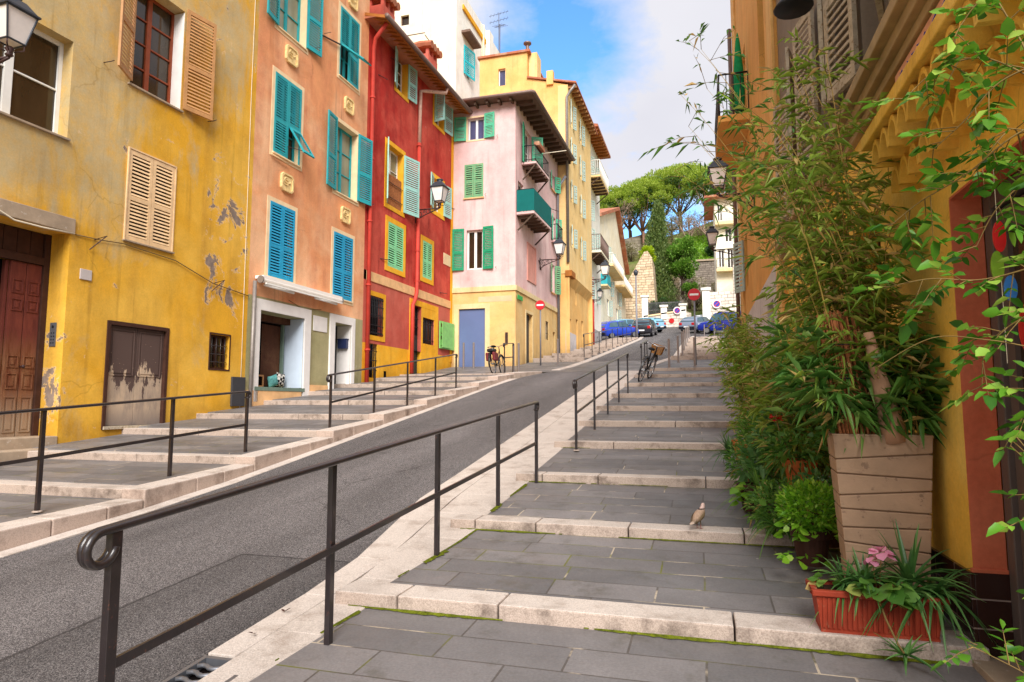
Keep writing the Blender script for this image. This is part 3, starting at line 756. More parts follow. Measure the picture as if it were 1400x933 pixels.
def panel(mb, o, a, b, n, w, h, slat=.055, st=.06, rail=.085, mids=(.46,), th=.038, fill=True):
    """louvred leaf: o corner, a width dir, b height dir, n outward"""
    o, a, b, n = Vector(o), Vector(a), Vector(b), Vector(n)
    def bx(x0, x1, y0, y1, t0, t1): mb.obox(o + a * x0 + b * y0 + n * t0, a * (x1 - x0), b * (y1 - y0), n * (t1 - t0))
    bx(0, st, 0, h, 0, th); bx(w - st, w, 0, h, 0, th)
    ys = [0] + [m * h for m in mids] + [h]
    bx(st, w - st, 0, rail, 0, th); bx(st, w - st, h - rail, h, 0, th)
    for m in mids: bx(st, w - st, m * h - rail / 2, m * h + rail / 2, 0, th)
    for k in range(len(ys) - 1):
        y0 = ys[k] + (rail if k == 0 else rail / 2); y1 = ys[k + 1] - (rail if k == len(ys) - 2 else rail / 2)
        m = max(1, int(round((y1 - y0) / (slat * 1.25)))); s = (y1 - y0) / m
        for j in range(m):
            c = y0 + s * (j + .08)
            mb.obox(o + a * st + b * c + n * (th * .9), a * (w - 2 * st), b * s * .56 - n * th * .42, b * .006 + n * .006)
def shutter(F, par, mat, uh, z0, h, w, ang, d0=.02, name='shutter', slat=.055, mids=(.46,), flap=None, side=None, st=.065):
    """ang 0: leaf runs to +u (closed), 180: to -u; in between it stands out from the wall"""
    A = R(ang); a = F.u * math.cos(A) + F.n * math.sin(A)
    n = F.n * abs(math.cos(A)) - F.u * math.sin(A) * (1 if math.cos(A) >= 0 else -1)
    mb = MB(); o = F.P(uh, z0, d0)
    if flap is None:
        panel(mb, o, a, Vector((0, 0, 1)), n, w, h, slat, st=st, mids=mids); return mb.build(name, mat, par)
    # upper part fixed, lower part hinged at its top and propped out
    fz, fang = flap
    panel(mb, Vector(o) + Vector((0, 0, h * fz)), a, Vector((0, 0, 1)), n, w, h * (1 - fz), slat, st=st, mids=())
    mb.obox(Vector(o), a * st * .6, Vector((0, 0, h * fz)), n * .03); mb.obox(Vector(o) + a * (w - st * .6), a * st * .6, Vector((0, 0, h * fz)), n * .03)
    s = mb.build(name, mat, par)
    mb = MB(); fl = h * fz; B = R(fang)
    down = Vector((0, 0, -1)) * math.cos(B) + n * math.sin(B); nn = n * math.cos(B) + Vector((0, 0, 1)) * math.sin(B)
    panel(mb, Vector(o) + Vector((0, 0, h * fz)) + down * fl + a * (st * .6) + n * .03, a, -down, nn, w - st * 1.2, fl - .02, slat, st=st * .8, mids=())
    mb.build('shutter_flap', mat, s); return s
def surround(F, par, mat, u0, u1, z0, z1, w, d=.02, name='window_surround', bottom=True, wt=None):
    wt = wt or w
    mb = MB(); F.box(mb, u0 - w, u0, z0 - (w if bottom else 0), z1 + wt, 0.001, d); F.box(mb, u1, u1 + w, z0 - (w if bottom else 0), z1 + wt, 0.001, d)
    F.box(mb, u0, u1, z1, z1 + wt, 0.001, d)
    if bottom: F.box(mb, u0, u1, z0 - w, z0, 0.001, d)
    return mb.build(name, mat, par, bevel=.003)
def sill(F, par, mat, u0, u1, z, dep=.09, th=.05): return fbox(F, par, 'window_sill', mat, u0, u1, z - th, z, -.02, dep)
def ptube(F, par, name, mat, pts, r, n=10):
    mb = MB(); mb.tube([F.P(*p) for p in pts], r, n); return mb.build(name, mat, par, smooth=True)
def bars(F, par, mat, u0, u1, z0, z1, d, nv, hz=(), r=.011, curl=False, name='window_bars'):
    mb = MB()
    for k in range(nv):
        u = u0 + (u1 - u0) * (k + .5) / nv; mb.tube([F.P(u, z0, d), F.P(u, z1, d)], r, 6)
    for z in hz: mb.tube([F.P(u0, z, d), F.P(u1, z, d)], r * 1.15, 6)
    if curl:
        for k in range(nv - 1):
            u = u0 + (u1 - u0) * (k + 1) / nv
            for z in (z0 + .12, (z0 + z1) / 2, z1 - .12):
                mb.tube([F.P(u + .05 * math.cos(t * .7), z + .05 * math.sin(t * .7), d) for t in range(9)], r * .6, 5, closed=True)
    return mb.build(name, mat, par, smooth=True)
def pipe_brackets(F, par, mat, u, zs, d, r):
    for z in zs:
        mb = MB(); mb.tube([F.P(u, z - .025, d), F.P(u, z + .025, d)], r * 1.35, 10); F.box(mb, u - .012, u + .012, z - .012, z + .012, 0, d); mb.build('pipe_clip', mat, par)
def hook(F, par, u, z, mat=None, L=.16):
    mb = MB(); mb.tube([F.P(u, z, 0), F.P(u + .01, z, L), F.P(u + .06, z + .04, L + .02)], .008, 6); mb.build('shutter_hook', mat or M['scroll_iron'], par, smooth=True)

FL = Frame((-10.3, 2.0), (-9.7, 22.0))
# ================================================================== yellow corner house with the peeling plaster
H = thing('yellow_house', FL.P(5, .4, -3), 'weathered yellow house with greying peeling plaster, tan shutters and old wooden doors', 'house')
holes = [(4.30, 6.22, -.4, 4.40, .45), (7.17, 8.36, 7.50, 9.62, .30), (4.35, 6.05, 5.98, 7.69, .26), (7.24, 8.30, 4.55, 6.27, .2), (7.06, 8.30, 1.12, 2.97, .14), (9.45, 10.02, 2.30, 3.04, .16),
         (-2.6, -1.4, 5.9, 7.7, .3), (1.0, 2.2, 5.9, 7.7, .3), (-2.4, -1.2, 1.0, 3.2, .2), (3.2, 4.1, 9.3, 11.2, .3), (.4, 1.4, 9.3, 11.2, .3), (7.2, 8.3, 10.9, 12.4, .3)]
wall(FL, H, M['yellow_plaster'], -6, 10.55, -1.6, 14.2, holes)
shell(FL, H, M['yellow_plaster'], -6, 10.55, -1.6, 14.2, 8)
fbox(FL, H, 'roof', M['clay_tile'], -6.3, 10.55, 14.2, 14.5, -8.3, .6)
# ground floor door under its slab
fbox(FL, H, 'lintel_slab', M['slab_stone'], 4.0, 6.27, 4.405, 4.655, -.1, .045, .012)
D = MB()
FL.box(D, 6.12, 6.22, .9, 4.4, -.5, -.42); FL.box(D, 4.3, 4.4, .9, 4.4, -.5, -.42); FL.box(D, 4.4, 6.12, 3.86, 3.99, -.5, -.42)
dr = D.build('door_frame', M['dark_brown'], H, bevel=.006)
for k in range(8):
    a = 4.4 + k * .215; fbox(FL, dr, 'transom_board', M['dark_brown'], a, a + .205, 3.99, 4.4, -.5, -.46, .004)
def panelled(F, par, mat, u0, u1, z0, z1, d, pans, name='door_leaf', th=.05):
    mb = MB(); F.box(mb, u0, u1, z0, z1, d - th, d)
    for (p0, p1, q0, q1) in pans:
        a, b = u0 + (u1 - u0) * p0, u0 + (u1 - u0) * p1; c, e = z0 + (z1 - z0) * q0, z0 + (z1 - z0) * q1
        w = .018
        F.box(mb, a, b, c, c + w, d, d + .014); F.box(mb, a, b, e - w, e, d, d + .014); F.box(mb, a, a + w, c + w, e - w, d, d + .014); F.box(mb, b - w, b, c + w, e - w, d, d + .014)
        F.box(mb, a + .05, b - .05, c + .05, e - .05, d, d + .01)
    return mb.build(name, mat, par, bevel=.003)
t = NT('worn_door_wood'); p = t.pos(); z = t.sep(p)[2]
nz = t.noise(t.mapv(p, (8, 8, 1.2)), 2.2, 8, .7)
c1 = t.mix(t.ramp(nz, .35, .65), lin((96, 46, 40)), lin((122, 62, 50)))
c2 = t.mix(t.ramp(nz, .35, .65), lin((104, 52, 32)), lin((146, 104, 74)))
col = t.mix(t.ramp(t.math('ADD', z, t.math('MULTIPLY', nz, 1.2)), 2.9, 3.3), c2, c1)
col = t.mix(t.math('MULTIPLY', t.ramp(t.math('ADD', z, t.math('MULTIPLY', nz, .9)), 2.2, 1.7), .8), col, lin((170, 148, 124)))
t.bsdf(col, .75, .2, t.bump(nz, .4, .01)); M['worn_door_wood'] = t.mat
pn = [(.14, .86, .82, .90), (.14, .86, .72, .79), (.14, .86, .40, .47), (.14, .86, .28, .37), (.12, .88, .04, .24)]
for a in (5.62, 5.875):
    lf = panelled(FL, H, M['worn_door_wood'], a, a + .243, .98, 3.85, -.46, pn)
mb = MB(); mb.tube([FL.P(5.86, 2.15, -.45), FL.P(5.86, 2.15, -.39)], .012, 8); mb.sphere(FL.P(5.86, 2.15, -.37), .03); mb.build('door_knob', M['scroll_iron'], lf, smooth=True)
fbox(FL, H, 'open_door_leaf', M['worn_door_wood'], 5.56, 5.61, .98, 3.85, -.96, -.50)
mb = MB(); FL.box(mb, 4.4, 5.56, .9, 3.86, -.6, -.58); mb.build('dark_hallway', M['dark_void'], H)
fbox(FL, H, 'door_step', M['slab_stone'], 4.2, 6.22, .5, 1.03, -.45, .02, .015)
fbox(FL, H, 'door_step', M['slab_stone'], 4.0, 6.12, .4, .86, .021, .34, .02)
fbox(FL, H, 'doorbell_panel', M['steel_plate'], 6.205, 6.219, 2.50, 2.90, -.31, -.17, .003)
mb = MB()
for r_ in range(4):
    for c_ in range(2):
        mb.tube([FL.P(6.205, 2.56 + r_ * .055, -.21 - c_ * .05), FL.P(6.199, 2.56 + r_ * .055, -.21 - c_ * .05)], .011, 8)
mb.tube([FL.P(6.205, 2.83, -.24), FL.P(6.2, 2.83, -.24)], .025, 10)
mb.build('bell_buttons', M['dark_iron'], H)
ptube(FL, H, 'cable', M['pale_wire'], [(4.1, 4.52, .06), (4.9, 4.50, .07), (5.25, 4.36, .08), (5.7, 4.36, .08), (6.25, 4.40, .05)], .014)
# big window upper left
window(FL, H, 4.35, 6.05, 5.98, 7.69, -.22, M['white_paint'], M['glass'], 2, 2, .07, .028, midw=.13)
sill(FL, H, M['slab_stone'], 4.3, 6.08, 5.98, .05, .035)
# upper window with tan shutters
window(FL, H, 7.17, 8.36, 7.50, 9.62, -.27, M['red_brown_wood'], M['glass'], 2, 4, .055, .03, midw=.10)
fbox(FL, H, 'white_reveal', M['white_trim'], 8.352, 8.358, 7.51, 9.6, -.268, -.004, 0)
sill(FL, H, M['slab_stone'], 7.12, 8.40, 7.50, .05, .035)
shutter(FL, H, M['tan_wood'], 7.16, 7.54, 2.14, .58, 152, .02, slat=.058, mids=(.44,))
shutter(FL, H, M['tan_wood'], 8.38, 7.54, 2.14, .66, 12, .03, slat=.058, mids=(.44,))
hook(FL, H, 6.62, 7.62); hook(FL, H, 9.1, 7.58)
# closed beige pair
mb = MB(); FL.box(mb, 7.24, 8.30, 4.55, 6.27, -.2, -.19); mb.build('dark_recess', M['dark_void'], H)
shutter(FL, H, M['beige_paint'], 7.245, 4.555, 1.71, .525, 0, -.02, slat=.056, mids=(.47,))
shutter(FL, H, M['beige_paint'], 8.295, 4.555, 1.71, .515, 180, -.02, slat=.056, mids=(.47,))
surround(FL, H, M['beige_paint'], 7.24, 8.30, 4.55, 6.27, .028, .03, 'shutter_frame', bottom=False)
sill(FL, H, M['slab_stone'], 7.2, 8.34, 4.55, .06, .03)
# store door, paint worn off the lower half
t = NT('peeling_door_paint'); p = t.pos(); z = t.sep(p)[2]
nz = t.noise(t.mapv(p, (3.2, 3.2, 1.0)), 1.6, 9, .68)
peel = t.ramp(t.math('ADD', z, t.math('MULTIPLY', t.math('SUBTRACT', nz, .5), 2.6)), 1.98, 2.01)
wood = t.mix(t.ramp(nz, .4, .6), lin((196, 172, 146)), lin((160, 142, 126)))
wood = t.mix(t.ramp(t.math('ADD', z, t.math('MULTIPLY', nz, .6)), 1.75, 1.4), wood, lin((122, 112, 108)))
col = t.mix(peel, wood, lin((92, 74, 68)))
col = t.mix(t.ramp(t.vor(p, 14), .05, .08, 1, 0), col, lin((206, 178, 150)))
t.bsdf(col, .8, .2, t.bump(nz, .4, .01)); M['peeling_door_paint'] = t.mat
mb = MB(); FL.box(mb, 7.0, 7.07, 1.1, 3.03, -.1, .02); FL.box(mb, 8.29, 8.36, 1.1, 3.03, -.1, .02); FL.box(mb, 7.07, 8.29, 2.96, 3.03, -.1, .02)
sd_ = mb.build('store_door_frame', M['dark_brown'], H, bevel=.006)
for a, b in ((7.07, 7.675), (7.685, 8.29)):
    panelled(FL, H, M['peeling_door_paint'], a, b, 1.16, 2.955, -.05, [(.08, .92, .50, .97)], 'store_door_leaf')
fbox(FL, H, 'door_sill', M['weathered_wood'], 7.02, 8.34, 1.10, 1.155, -.06, .04)
# small barred window
surround(FL, H, M['dark_brown'], 9.45, 10.02, 2.30, 3.04, .03, .012)
window(FL, H, 9.45, 10.02, 2.30, 3.04, -.1, M['dark_brown'], M['glass'], 2, 2, .05, .02)
bars(FL, H, M['rust_iron'], 9.48, 9.99, 2.32, 3.02, -.04, 4, (2.45, 2.62, 2.8), .01)
fbox(FL, H, 'meter_box', M['charcoal_paint'], 10.11, 10.52, 1.50, 2.15, .002, .05, .006)
fbox(FL, H, 'wall_plate', M['plate_grey'], 6.42, 6.635, 3.665, 3.845, .002, .025, .006)
ptube(FL, H, 'cable', M['wire'], [(6.3, 4.40, .02), (6.8, 4.42, .03), (7.2, 4.46, .03), (8.4, 4.40, .03), (9.4, 4.12, .04), (10.54, 4.02, .03)], .010)
ptube(FL, H, 'cable', M['pale_wire'], [(10.42, -.2, .012), (10.4, 4, .012), (10.38, 9, .012), (10.4, 14, .012)], .007)
mb = MB()
for u_, z_ in ((6.66, 4.4), (9.5, 4.14)):
    mb.tube([FL.P(u_, z_, 0), FL.P(u_ + .05, z_ + .06, .22), FL.P(u_ - .1, z_ - .2, .02)], .01, 6)
mb.build('cable_bracket', M['scroll_iron'], H)
# windows out of the picture, for the rest of the front
for (a, b, c, e) in [(-2.6, -1.4, 5.9, 7.7), (1.0, 2.2, 5.9, 7.7), (3.2, 4.1, 9.3, 11.2), (.4, 1.4, 9.3, 11.2), (7.2, 8.3, 10.9, 12.4)]:
    window(FL, H, a, b, c, e, -.2, M['white_paint'], M['glass'])
    shutter(FL, H, M['tan_wood'], a, c, e - c, (b - a) / 2, 172); shutter(FL, H, M['tan_wood'], b, c, e - c, (b - a) / 2, 8)
panelled(FL, H, M['old_door'], -2.4, -1.2, 1.0, 3.2, -.1, [(.1, .9, .5, .95), (.1, .9, .05, .45)])

# ================================================================== orange house with turquoise shutters and a shop
H = thing('orange_house', FL.P(13, 1, -3), 'pale orange house with turquoise shutters, carved plaques and an olive shop floor', 'house')
S1 = (11.19, 12.15, 4.62, 6.48); S2 = (13.92, 14.91, 4.54, 6.42); M1 = (11.21, 12.27, 7.72, 9.78); M2 = (13.90, 15.07, 7.60, 9.68); T1 = (11.22, 12.38, 10.98, 13.1); T2 = (13.97, 15.0, 11.07, 13.2)
wall(FL, H, M['orange_plaster'], 10.55, 15.58, 4.08, 15.6, [(*q, .22) for q in (S1, S2, M1, M2, T1, T2)], rmat=M['cream_trim'])
SH = (10.95, 12.67, 1.95, 3.76); DR = (14.06, 14.93, .3, 3.84)
wall(FL, H, M['olive_plaster'], 10.55, 15.58, -.5, 4.08, [(*SH, .62), (*DR, .5)], name='shop_wall')
shell(FL, H, M['orange_plaster'], 10.55, 15.58, -.5, 15.6, 8)
fbox(FL, H, 'roof', M['clay_tile'], 10.55, 15.58, 15.6, 15.9, -8.3, .6)
for q in (S1, S2, M1, M2, T1, T2): surround(FL, H, M['cream_trim'], q[0], q[1], q[2], q[3], .11, .012)
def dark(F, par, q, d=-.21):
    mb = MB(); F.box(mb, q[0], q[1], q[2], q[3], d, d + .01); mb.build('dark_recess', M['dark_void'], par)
for q in (S1, S2):
    dark(FL, H, q); w2 = (q[1] - q[0]) / 2 - .004
    shutter(FL, H, M['blue_paint'], q[0] + .002, q[2], q[3] - q[2], w2, 0, -.015, slat=.058, mids=(.42,)); shutter(FL, H, M['blue_paint'], q[1] - .002, q[2], q[3] - q[2], w2, 180, -.015, slat=.058, mids=(.42,))
for q in (M1, T2):
    w2 = (q[1] - q[0]) / 2 - .004
    window(FL, H, *q, -.16, M['teal_paint'], M['glass'], 2, 3)
    shutter(FL, H, M['teal_paint'], q[0] + .002, q[2], q[3] - q[2], w2, 0, -.015, slat=.055, mids=(.42,), flap=(.45, 52) if q is T2 else None)
    shutter(FL, H, M['teal_paint'], q[1] - .002, q[2], q[3] - q[2], w2, 180, -.015, slat=.055, mids=(.42,), flap=(.42, 32) if q is M1 else None)
ptube(FL, H, 'flap_stay', M['scroll_iron'], [(11.75, 8.05, .02), (12.0, 7.95, .42)], .008)
ptube(FL, H, 'washing_rail', M['beige_paint'], [(11.12, 7.62, .05), (11.75, 7.58, .06)], .02)
sill(FL, H, M['cream_trim'], M1[0] - .03, M1[1] + .03, M1[2], .05, .04)
window(FL, H, *M2, -.2, M['teal_paint'], M['curtain_glass'], 2, 3, .06, .03)
fbox(FL, H, 'cream_reveal', M['cream_trim'], M2[1] - .008, M2[1] - .002, M2[2] + .01, M2[3] - .01, -.2, -.002, 0)
shutter(FL, H, M['teal_paint'], M2[0], M2[2], M2[3] - M2[2] + .05, .56, 172, .02, slat=.055, mids=(.42,)); shutter(FL, H, M['teal_paint'], M2[1], M2[2] + .05, M2[3] - M2[2], .62, 10, .02, slat=.055, mids=(.42,))
window(FL, H, *T1, -.2, M['teal_paint'], M['curtain_glass'], 2, 3, .06, .03)
shutter(FL, H, M['teal_paint'], T1[0], T1[2], T1[3] - T1[2], .55, 170, .02, slat=.055, mids=(.42,)); shutter(FL, H, M['teal_paint'], T1[1], T1[2] + .05, T1[3] - T1[2], .56, 8, .02, slat=.055, mids=(.42,))
for q in (S1, S2, M2, T1, T2): sill(FL, H, M['cream_trim'], q[0] - .03, q[1] + .03, q[2], .045, .035)
for u_, z_ in ((12.72, 11.2), (15.75, 7.72), (13.2, 11.9)): hook(FL, H, u_, z_)
ptube(FL, H, 'washing_rail', M['scroll_iron'], [(13.0, 11.75, .03), (13.9, 11.95, .06)], .022)
# carved plaques: moulded octagon with a relief
def plaque(F, par, u, z, w, h):
    c = .28; pts = [(-1 + c, -1), (1 - c, -1), (1, -1 + c), (1, 1 - c), (1 - c, 1), (-1 + c, 1), (-1, 1 - c), (-1, -1 + c)]
    mb = MB()
    mb.poly([F.P(u + a * w / 2, z + b * h / 2, 0.001) for a, b in pts], F.n * .045)
    o = [(a * .8, b * .8) for a, b in pts]
    for i in range(8):
        a, b = pts[i], pts[(i + 1) % 8]; a2, b2 = o[i], o[(i + 1) % 8]
        q = [F.P(u + x * w / 2, z + y * h / 2, .046) for x, y in (a, b, b2, a2)]; r_ = [F.P(u + x * w / 2 * .99, z + y * h / 2 * .99, .068) for x, y in (a, b, b2, a2)]
        mb.hexa(q + r_)
    for k in range(3):
        mb.tube([F.P(u - .1 + .2 * math.cos(s_ * .5 + k) * .6 + .05 * k, z - .06 + .06 * k + .07 * math.sin(s_ * .5 + k), .05) for s_ in range(9)], .018, 6)
    mb.build('carved_plaque', M['plaque_stone'], par)
M['plaque_stone'] = plain('plaque_stone', (236, 206, 146), .9, .1, .2, 9, bump=.3, worn=(196, 160, 110), wornamt=.58)
for u_, z_ in ((11.78, 10.47), (14.5, 10.36), (11.76, 7.1), (14.46, 7.02), (14.58, 13.7), (11.8, 13.9)): plaque(FL, H, u_, z_, .47, .46)
# shop front
mb = MB(); FL.box(mb, 10.80, 10.95, 1.6, 4.02, .002, .05); FL.box(mb, 12.67, 12.93, 1.6, 4.02, .002, .05); FL.box(mb, 10.95, 12.67, 3.76, 4.02, .002, .05)
mb.build('shop_surround', M['white_trim'], H, bevel=.004)
fbox(FL, H, 'shop_sill', M['shop_green'], 10.82, 12.72, 1.86, 1.95, -.3, .06)
fbox(FL, H, 'stone_base', M['stone_band'], 10.6, 12.6, .9, 1.86, .003, .05)
fbox(FL, H, 'shop_reveal', plain('blue_white', (206, 220, 236), .8, .15, .04, 4), 12.655, 12.667, 1.96, 3.75, -.6, -.003, 0)
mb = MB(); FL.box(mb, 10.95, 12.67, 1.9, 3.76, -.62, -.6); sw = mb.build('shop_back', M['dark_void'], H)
mb = MB(); FL.box(mb, 11.78, 12.5, 2.0, 3.55, -.598, -.585); mb.build('mural', M['brick_mural'], H)
fbox(FL, H, 'shop_curtain', plain('curtain_black', (13, 8, 8), .9, .05, .2, 6), 11.0, 11.74, 2.0, 3.6, -.58, -.55)
fbox(FL, H, 'shop_window_frame', M['shop_green'], 12.5, 12.56, 1.96, 3.6, -.58, -.5)
def mk_checker(name, a, b, sc):
    t = NT(name); ck = t.n('TexChecker', Scale=sc); t.set(ck.inputs['Vector'], t.mapv(t.objc(), (1, 1, 1), rot=(.5, .4, .6))); t.set(ck.inputs['Color1'], lin(a)); t.set(ck.inputs['Color2'], lin(b)); t.bsdf(ck.outputs[0], .9, .1); return t.mat
for (u_, z_, w_, hh, a_, m_, lb) in ((12.05, 2.12, .36, .30, .25, plain('teal_pattern', (110, 180, 176), .9, .1, .35, 18), 'teal patterned cushion lying in the shop window'), (12.33, 2.16, .34, .36, -.15, mk_checker('black_white_pattern', (230, 226, 216), (30, 30, 34), 14), 'black and white patterned cushion propped in the shop window')):
    ct = thing('cushion', FL.P(u_, z_ - hh / 2, -.42), lb, 'cushion'); mb = MB(); g = 8; vv = []; ff = []
    for sd in (1, -1):
        b0 = len(vv)
        for i in range(g + 1):
            for j in range(g + 1):
                x, y = i / g * 2 - 1, j / g * 2 - 1; bul = .075 * ((1 - x ** 4) * (1 - y ** 4)) ** .6 * sd; xx, yy = x * (1 - .08 * (1 - y * y)) * w_ / 2, y * (1 - .08 * (1 - x * x)) * hh / 2
                vv.append(FL.P(u_ + xx * math.cos(a_) - yy * math.sin(a_), z_ + xx * math.sin(a_) + yy * math.cos(a_), -.42 + bul))
        for i in range(g):
            for j in range(g): ff.append((b0 + i * (g + 1) + j, b0 + (i + 1) * (g + 1) + j, b0 + (i + 1) * (g + 1) + j + 1, b0 + i * (g + 1) + j + 1))
    mb.add(vv, ff); mb.build('cover', m_, ct, smooth=True)
ct = thing('picture_frame', FL.P(11.5, 1.96, -.4), 'small tan wooden frame standing at the bottom of the shop window', 'frame')
mb = MB()
for b_ in ((11.3, 11.68, 1.96, 2.0), (11.3, 11.68, 2.22, 2.26), (11.3, 11.34, 2.0, 2.22), (11.64, 11.68, 2.0, 2.22)): FL.box(mb, *b_, -.42, -.39)
mb.build('moulding', M['tan_wood'], ct); mb = MB(); FL.box(mb, 11.34, 11.64, 2.0, 2.22, -.415, -.405); mb.build('dark_panel', M['dark_void'], ct)
mb = MB(); FL.box(mb, 10.95, 12.655, 3.6, 3.76, -.57, -.4); mb.build('rolled_shutter', M['brick_mural'], H)
fbox(FL, H, 'doorway_surround', M['white_trim'], 13.82, 14.06, .9, 4.06, .002, .05)
fbox(FL, H, 'doorway_surround', M['white_trim'], 14.93, 15.10, .9, 4.06, .002, .05)
fbox(FL, H, 'doorway_surround', M['white_trim'], 14.06, 14.93, 3.84, 4.06, .002, .05)
fbox(FL, H, 'white_reveal', M['white_trim'], 14.918, 14.928, 1.5, 3.83, -.45, -.003, 0)
fbox(FL, H, 'door', M['charcoal_paint'], 14.06, 14.93, 1.2, 3.84, -.5, -.46)
fbox(FL, H, 'stone_base', M['stone_band'], 12.94, 13.8, 1.2, 2.05, .003, .03)
mb = MB(); FL.box(mb, 14.80, 14.917, 3.16, 3.42, -.36, -.06); FL.box(mb, 14.795, 14.917, 3.42, 3.45, -.38, -.04); mb.build('mailbox', plain('navy_paint', (44, 54, 92), .4, .5), H, bevel=.008)
fbox(FL, H, 'blank_plate', M['white_trim'], 13.07, 13.70, 3.50, 3.91, .002, .02)
# awning cassette
mb = MB()
mb.tube([FL.P(10.74, 4.44, .2), FL.P(14.04, 4.44, .2)], .065, 14); FL.box(mb, 10.74, 14.04, 4.47, 4.54, .02, .26)
aw = mb.build('awning_roll', M['awning_cloth'], H)
mb = MB(); FL.box(mb, 10.80, 14.0, 4.33, 4.37, .26, .30); mb.build('awning_front_bar', M['white_paint'], aw, bevel=.006)
for a, b in ((10.9, 11.9), (12.9, 13.8)): ptube(FL, aw, 'awning_arm', M['white_paint'], [(a, 4.34, .16), (b, 4.30, .24)], .03)
for a in (10.70, 14.05): 
    mb = MB(); mb.tube([FL.P(a, 4.44, .2), FL.P(a + .03, 4.44, .2)], .09, 14); mb.build('awning_end_cap', M['zinc'], aw)
ptube(FL, H, 'downpipe', M['zinc'], [(10.66, .9, .07), (10.68, 4.4, .07)], .045); ptube(FL, H, 'cable', M['wire'], [(12.0, 4.15, .02), (12.6, 4.0, .03), (13.4, 4.1, .02)], .008)

# ================================================================== red house
H = thing('red_house', FL.P(19, 2, -3), 'crimson red house with yellow window surrounds, aqua shutters and a deep brown eave', 'house')
TOP = 13.72
W1 = (17.42, 18.2, 12.32, 13.62); W2 = (20.5, 21.36, 12.42, 13.72); N1 = (16.88, 18.0, 8.12, 10.16); N2 = (20.45, 21.38, 8.95, 10.22); C1 = (17.02, 18.10, 6.06, 7.55); C2 = (19.63, 20.42, 6.18, 7.55)
GR = (15.92, 16.80, 3.68, 4.92); DO = (18.86, 19.60, 2.2, 5.05); WD = (19.72, 20.70, 3.74, 4.70); LW = (15.92, 16.50, 2.36, 3.44)
wall(FL, H, M['red_plaster'], 15.58, 22.42, 5.66, TOP, [(*q, .24) for q in (W1, W2, N1, N2, C1, C2)], rmat=M['yellow_trim'])
wall(FL, H, M['red_low_plaster'], 15.58, 22.42, 3.42, 5.36, [(*q, .2) for q in (GR, DO, WD)], name='lower_wall')
wall(FL, H, M['yellow_trim'], 15.58, 22.42, .5, 3.42, [(*DO, .2), (*LW, .2)], name='plinth')
fbox(FL, H, 'string_course', M['stone_band'], 15.75, 22.22, 5.36, 5.66, -.01, .03, .006)
shell(FL, H, M['red_plaster'], 15.58, 22.42, .5, TOP, 8)
fbox(FL, H, 'corner_strip', M['yellow_trim'], 22.20, 22.425, 3.2, TOP, .002, .02)
# eave: boarded soffit, gutter, hipped tile roof
mb = MB(); P = FL.P; e0, e1, ed = 15.3, 22.95, .72
mb.hexa([P(e0, TOP + .0, -.1), P(e1, TOP, -.1), P(e1, TOP - .24, ed), P(e0, TOP - .24, ed), P(e0, TOP + .1, -.1), P(e1, TOP + .1, -.1), P(e1, TOP - .15, ed), P(e0, TOP - .15, ed)])
rf = mb.build('eave', M['soffit'], H)
for k in range(30):
    u_ = e0 + .1 + k * .255; mb = MB(); mb.hexa([P(u_, TOP - .06, .0), P(u_ + .05, TOP - .06, .0), P(u_ + .05, TOP - .275, ed - .06), P(u_, TOP - .275, ed - .06), P(u_, TOP - .03, .0), P(u_ + .05, TOP - .03, .0), P(u_ + .05, TOP - .235, ed - .06), P(u_, TOP - .235, ed - .06)]); mb.build('rafter_end', M['soffit'], rf)
mb = MB(); mb.hexa([P(e0, TOP - .14, ed), P(e1, TOP - .14, ed), P(e1, TOP - .14, -8.4), P(e0, TOP - .14, -8.4), P(e0 + .2, TOP + 1.0, -3.6), P(e1 - 2.5, TOP + 1.0, -3.6), P(e1 - 2.5, TOP + 1.0, -4.4), P(e0 + .2, TOP + 1.0, -4.4)])
mb.build('roof', M['clay_tile'], H)
mb = MB(); mb.tube([P(e0, TOP - .17, ed + .05), P(22.5, TOP - .17, ed + .05), P(22.78, TOP - .17, ed - .02), P(22.98, TOP - .17, ed - .22), P(23.02, TOP - .17, ed - .7), P(23.02, TOP - .17, -.9)], .08, 12)
mb.build('gutter', M['gutter_brown'], H, smooth=True)
def chimney(F, par, u, d, z0, z1, w, dd, mat):
    mb = MB(); F.box(mb, u - w / 2, u + w / 2, z0, z1, d - dd / 2, d + dd / 2)
    for a in (-1, 1):
        for b in (-1, 0, 1): F.box(mb, u + b * w * .4 - .06, u + b * w * .4 + .06, z1, z1 + .28, d + a * dd * .4 - .06, d + a * dd * .4 + .06)
    c = mb.build('chimney', mat, par)
    mb = MB()
    for k in range(4):
        b = -w * .65 + k * w * 1.3 / 4; mb.tube([F.P(u + b + w * .16, z1 + .34, d - dd * .75), F.P(u + b + w * .16, z1 + .40, d), F.P(u + b + w * .16, z1 + .34, d + dd * .75)], w * .17, 8)
    F.box(mb, u - w * .6, u + w * .6, z1 + .27, z1 + .32, d - dd * .6, d + dd * .6)
    mb.build('chimney_cap', M['clay_tile'], c)
chimney(FL, H, 17.2, -.5, 13.3, 15.05, .8, .6, M['red_low_plaster'])
chimney(FL, H, 20.7, -.5, 13.3, 15.15, .85, .65, M['red_low_plaster'])
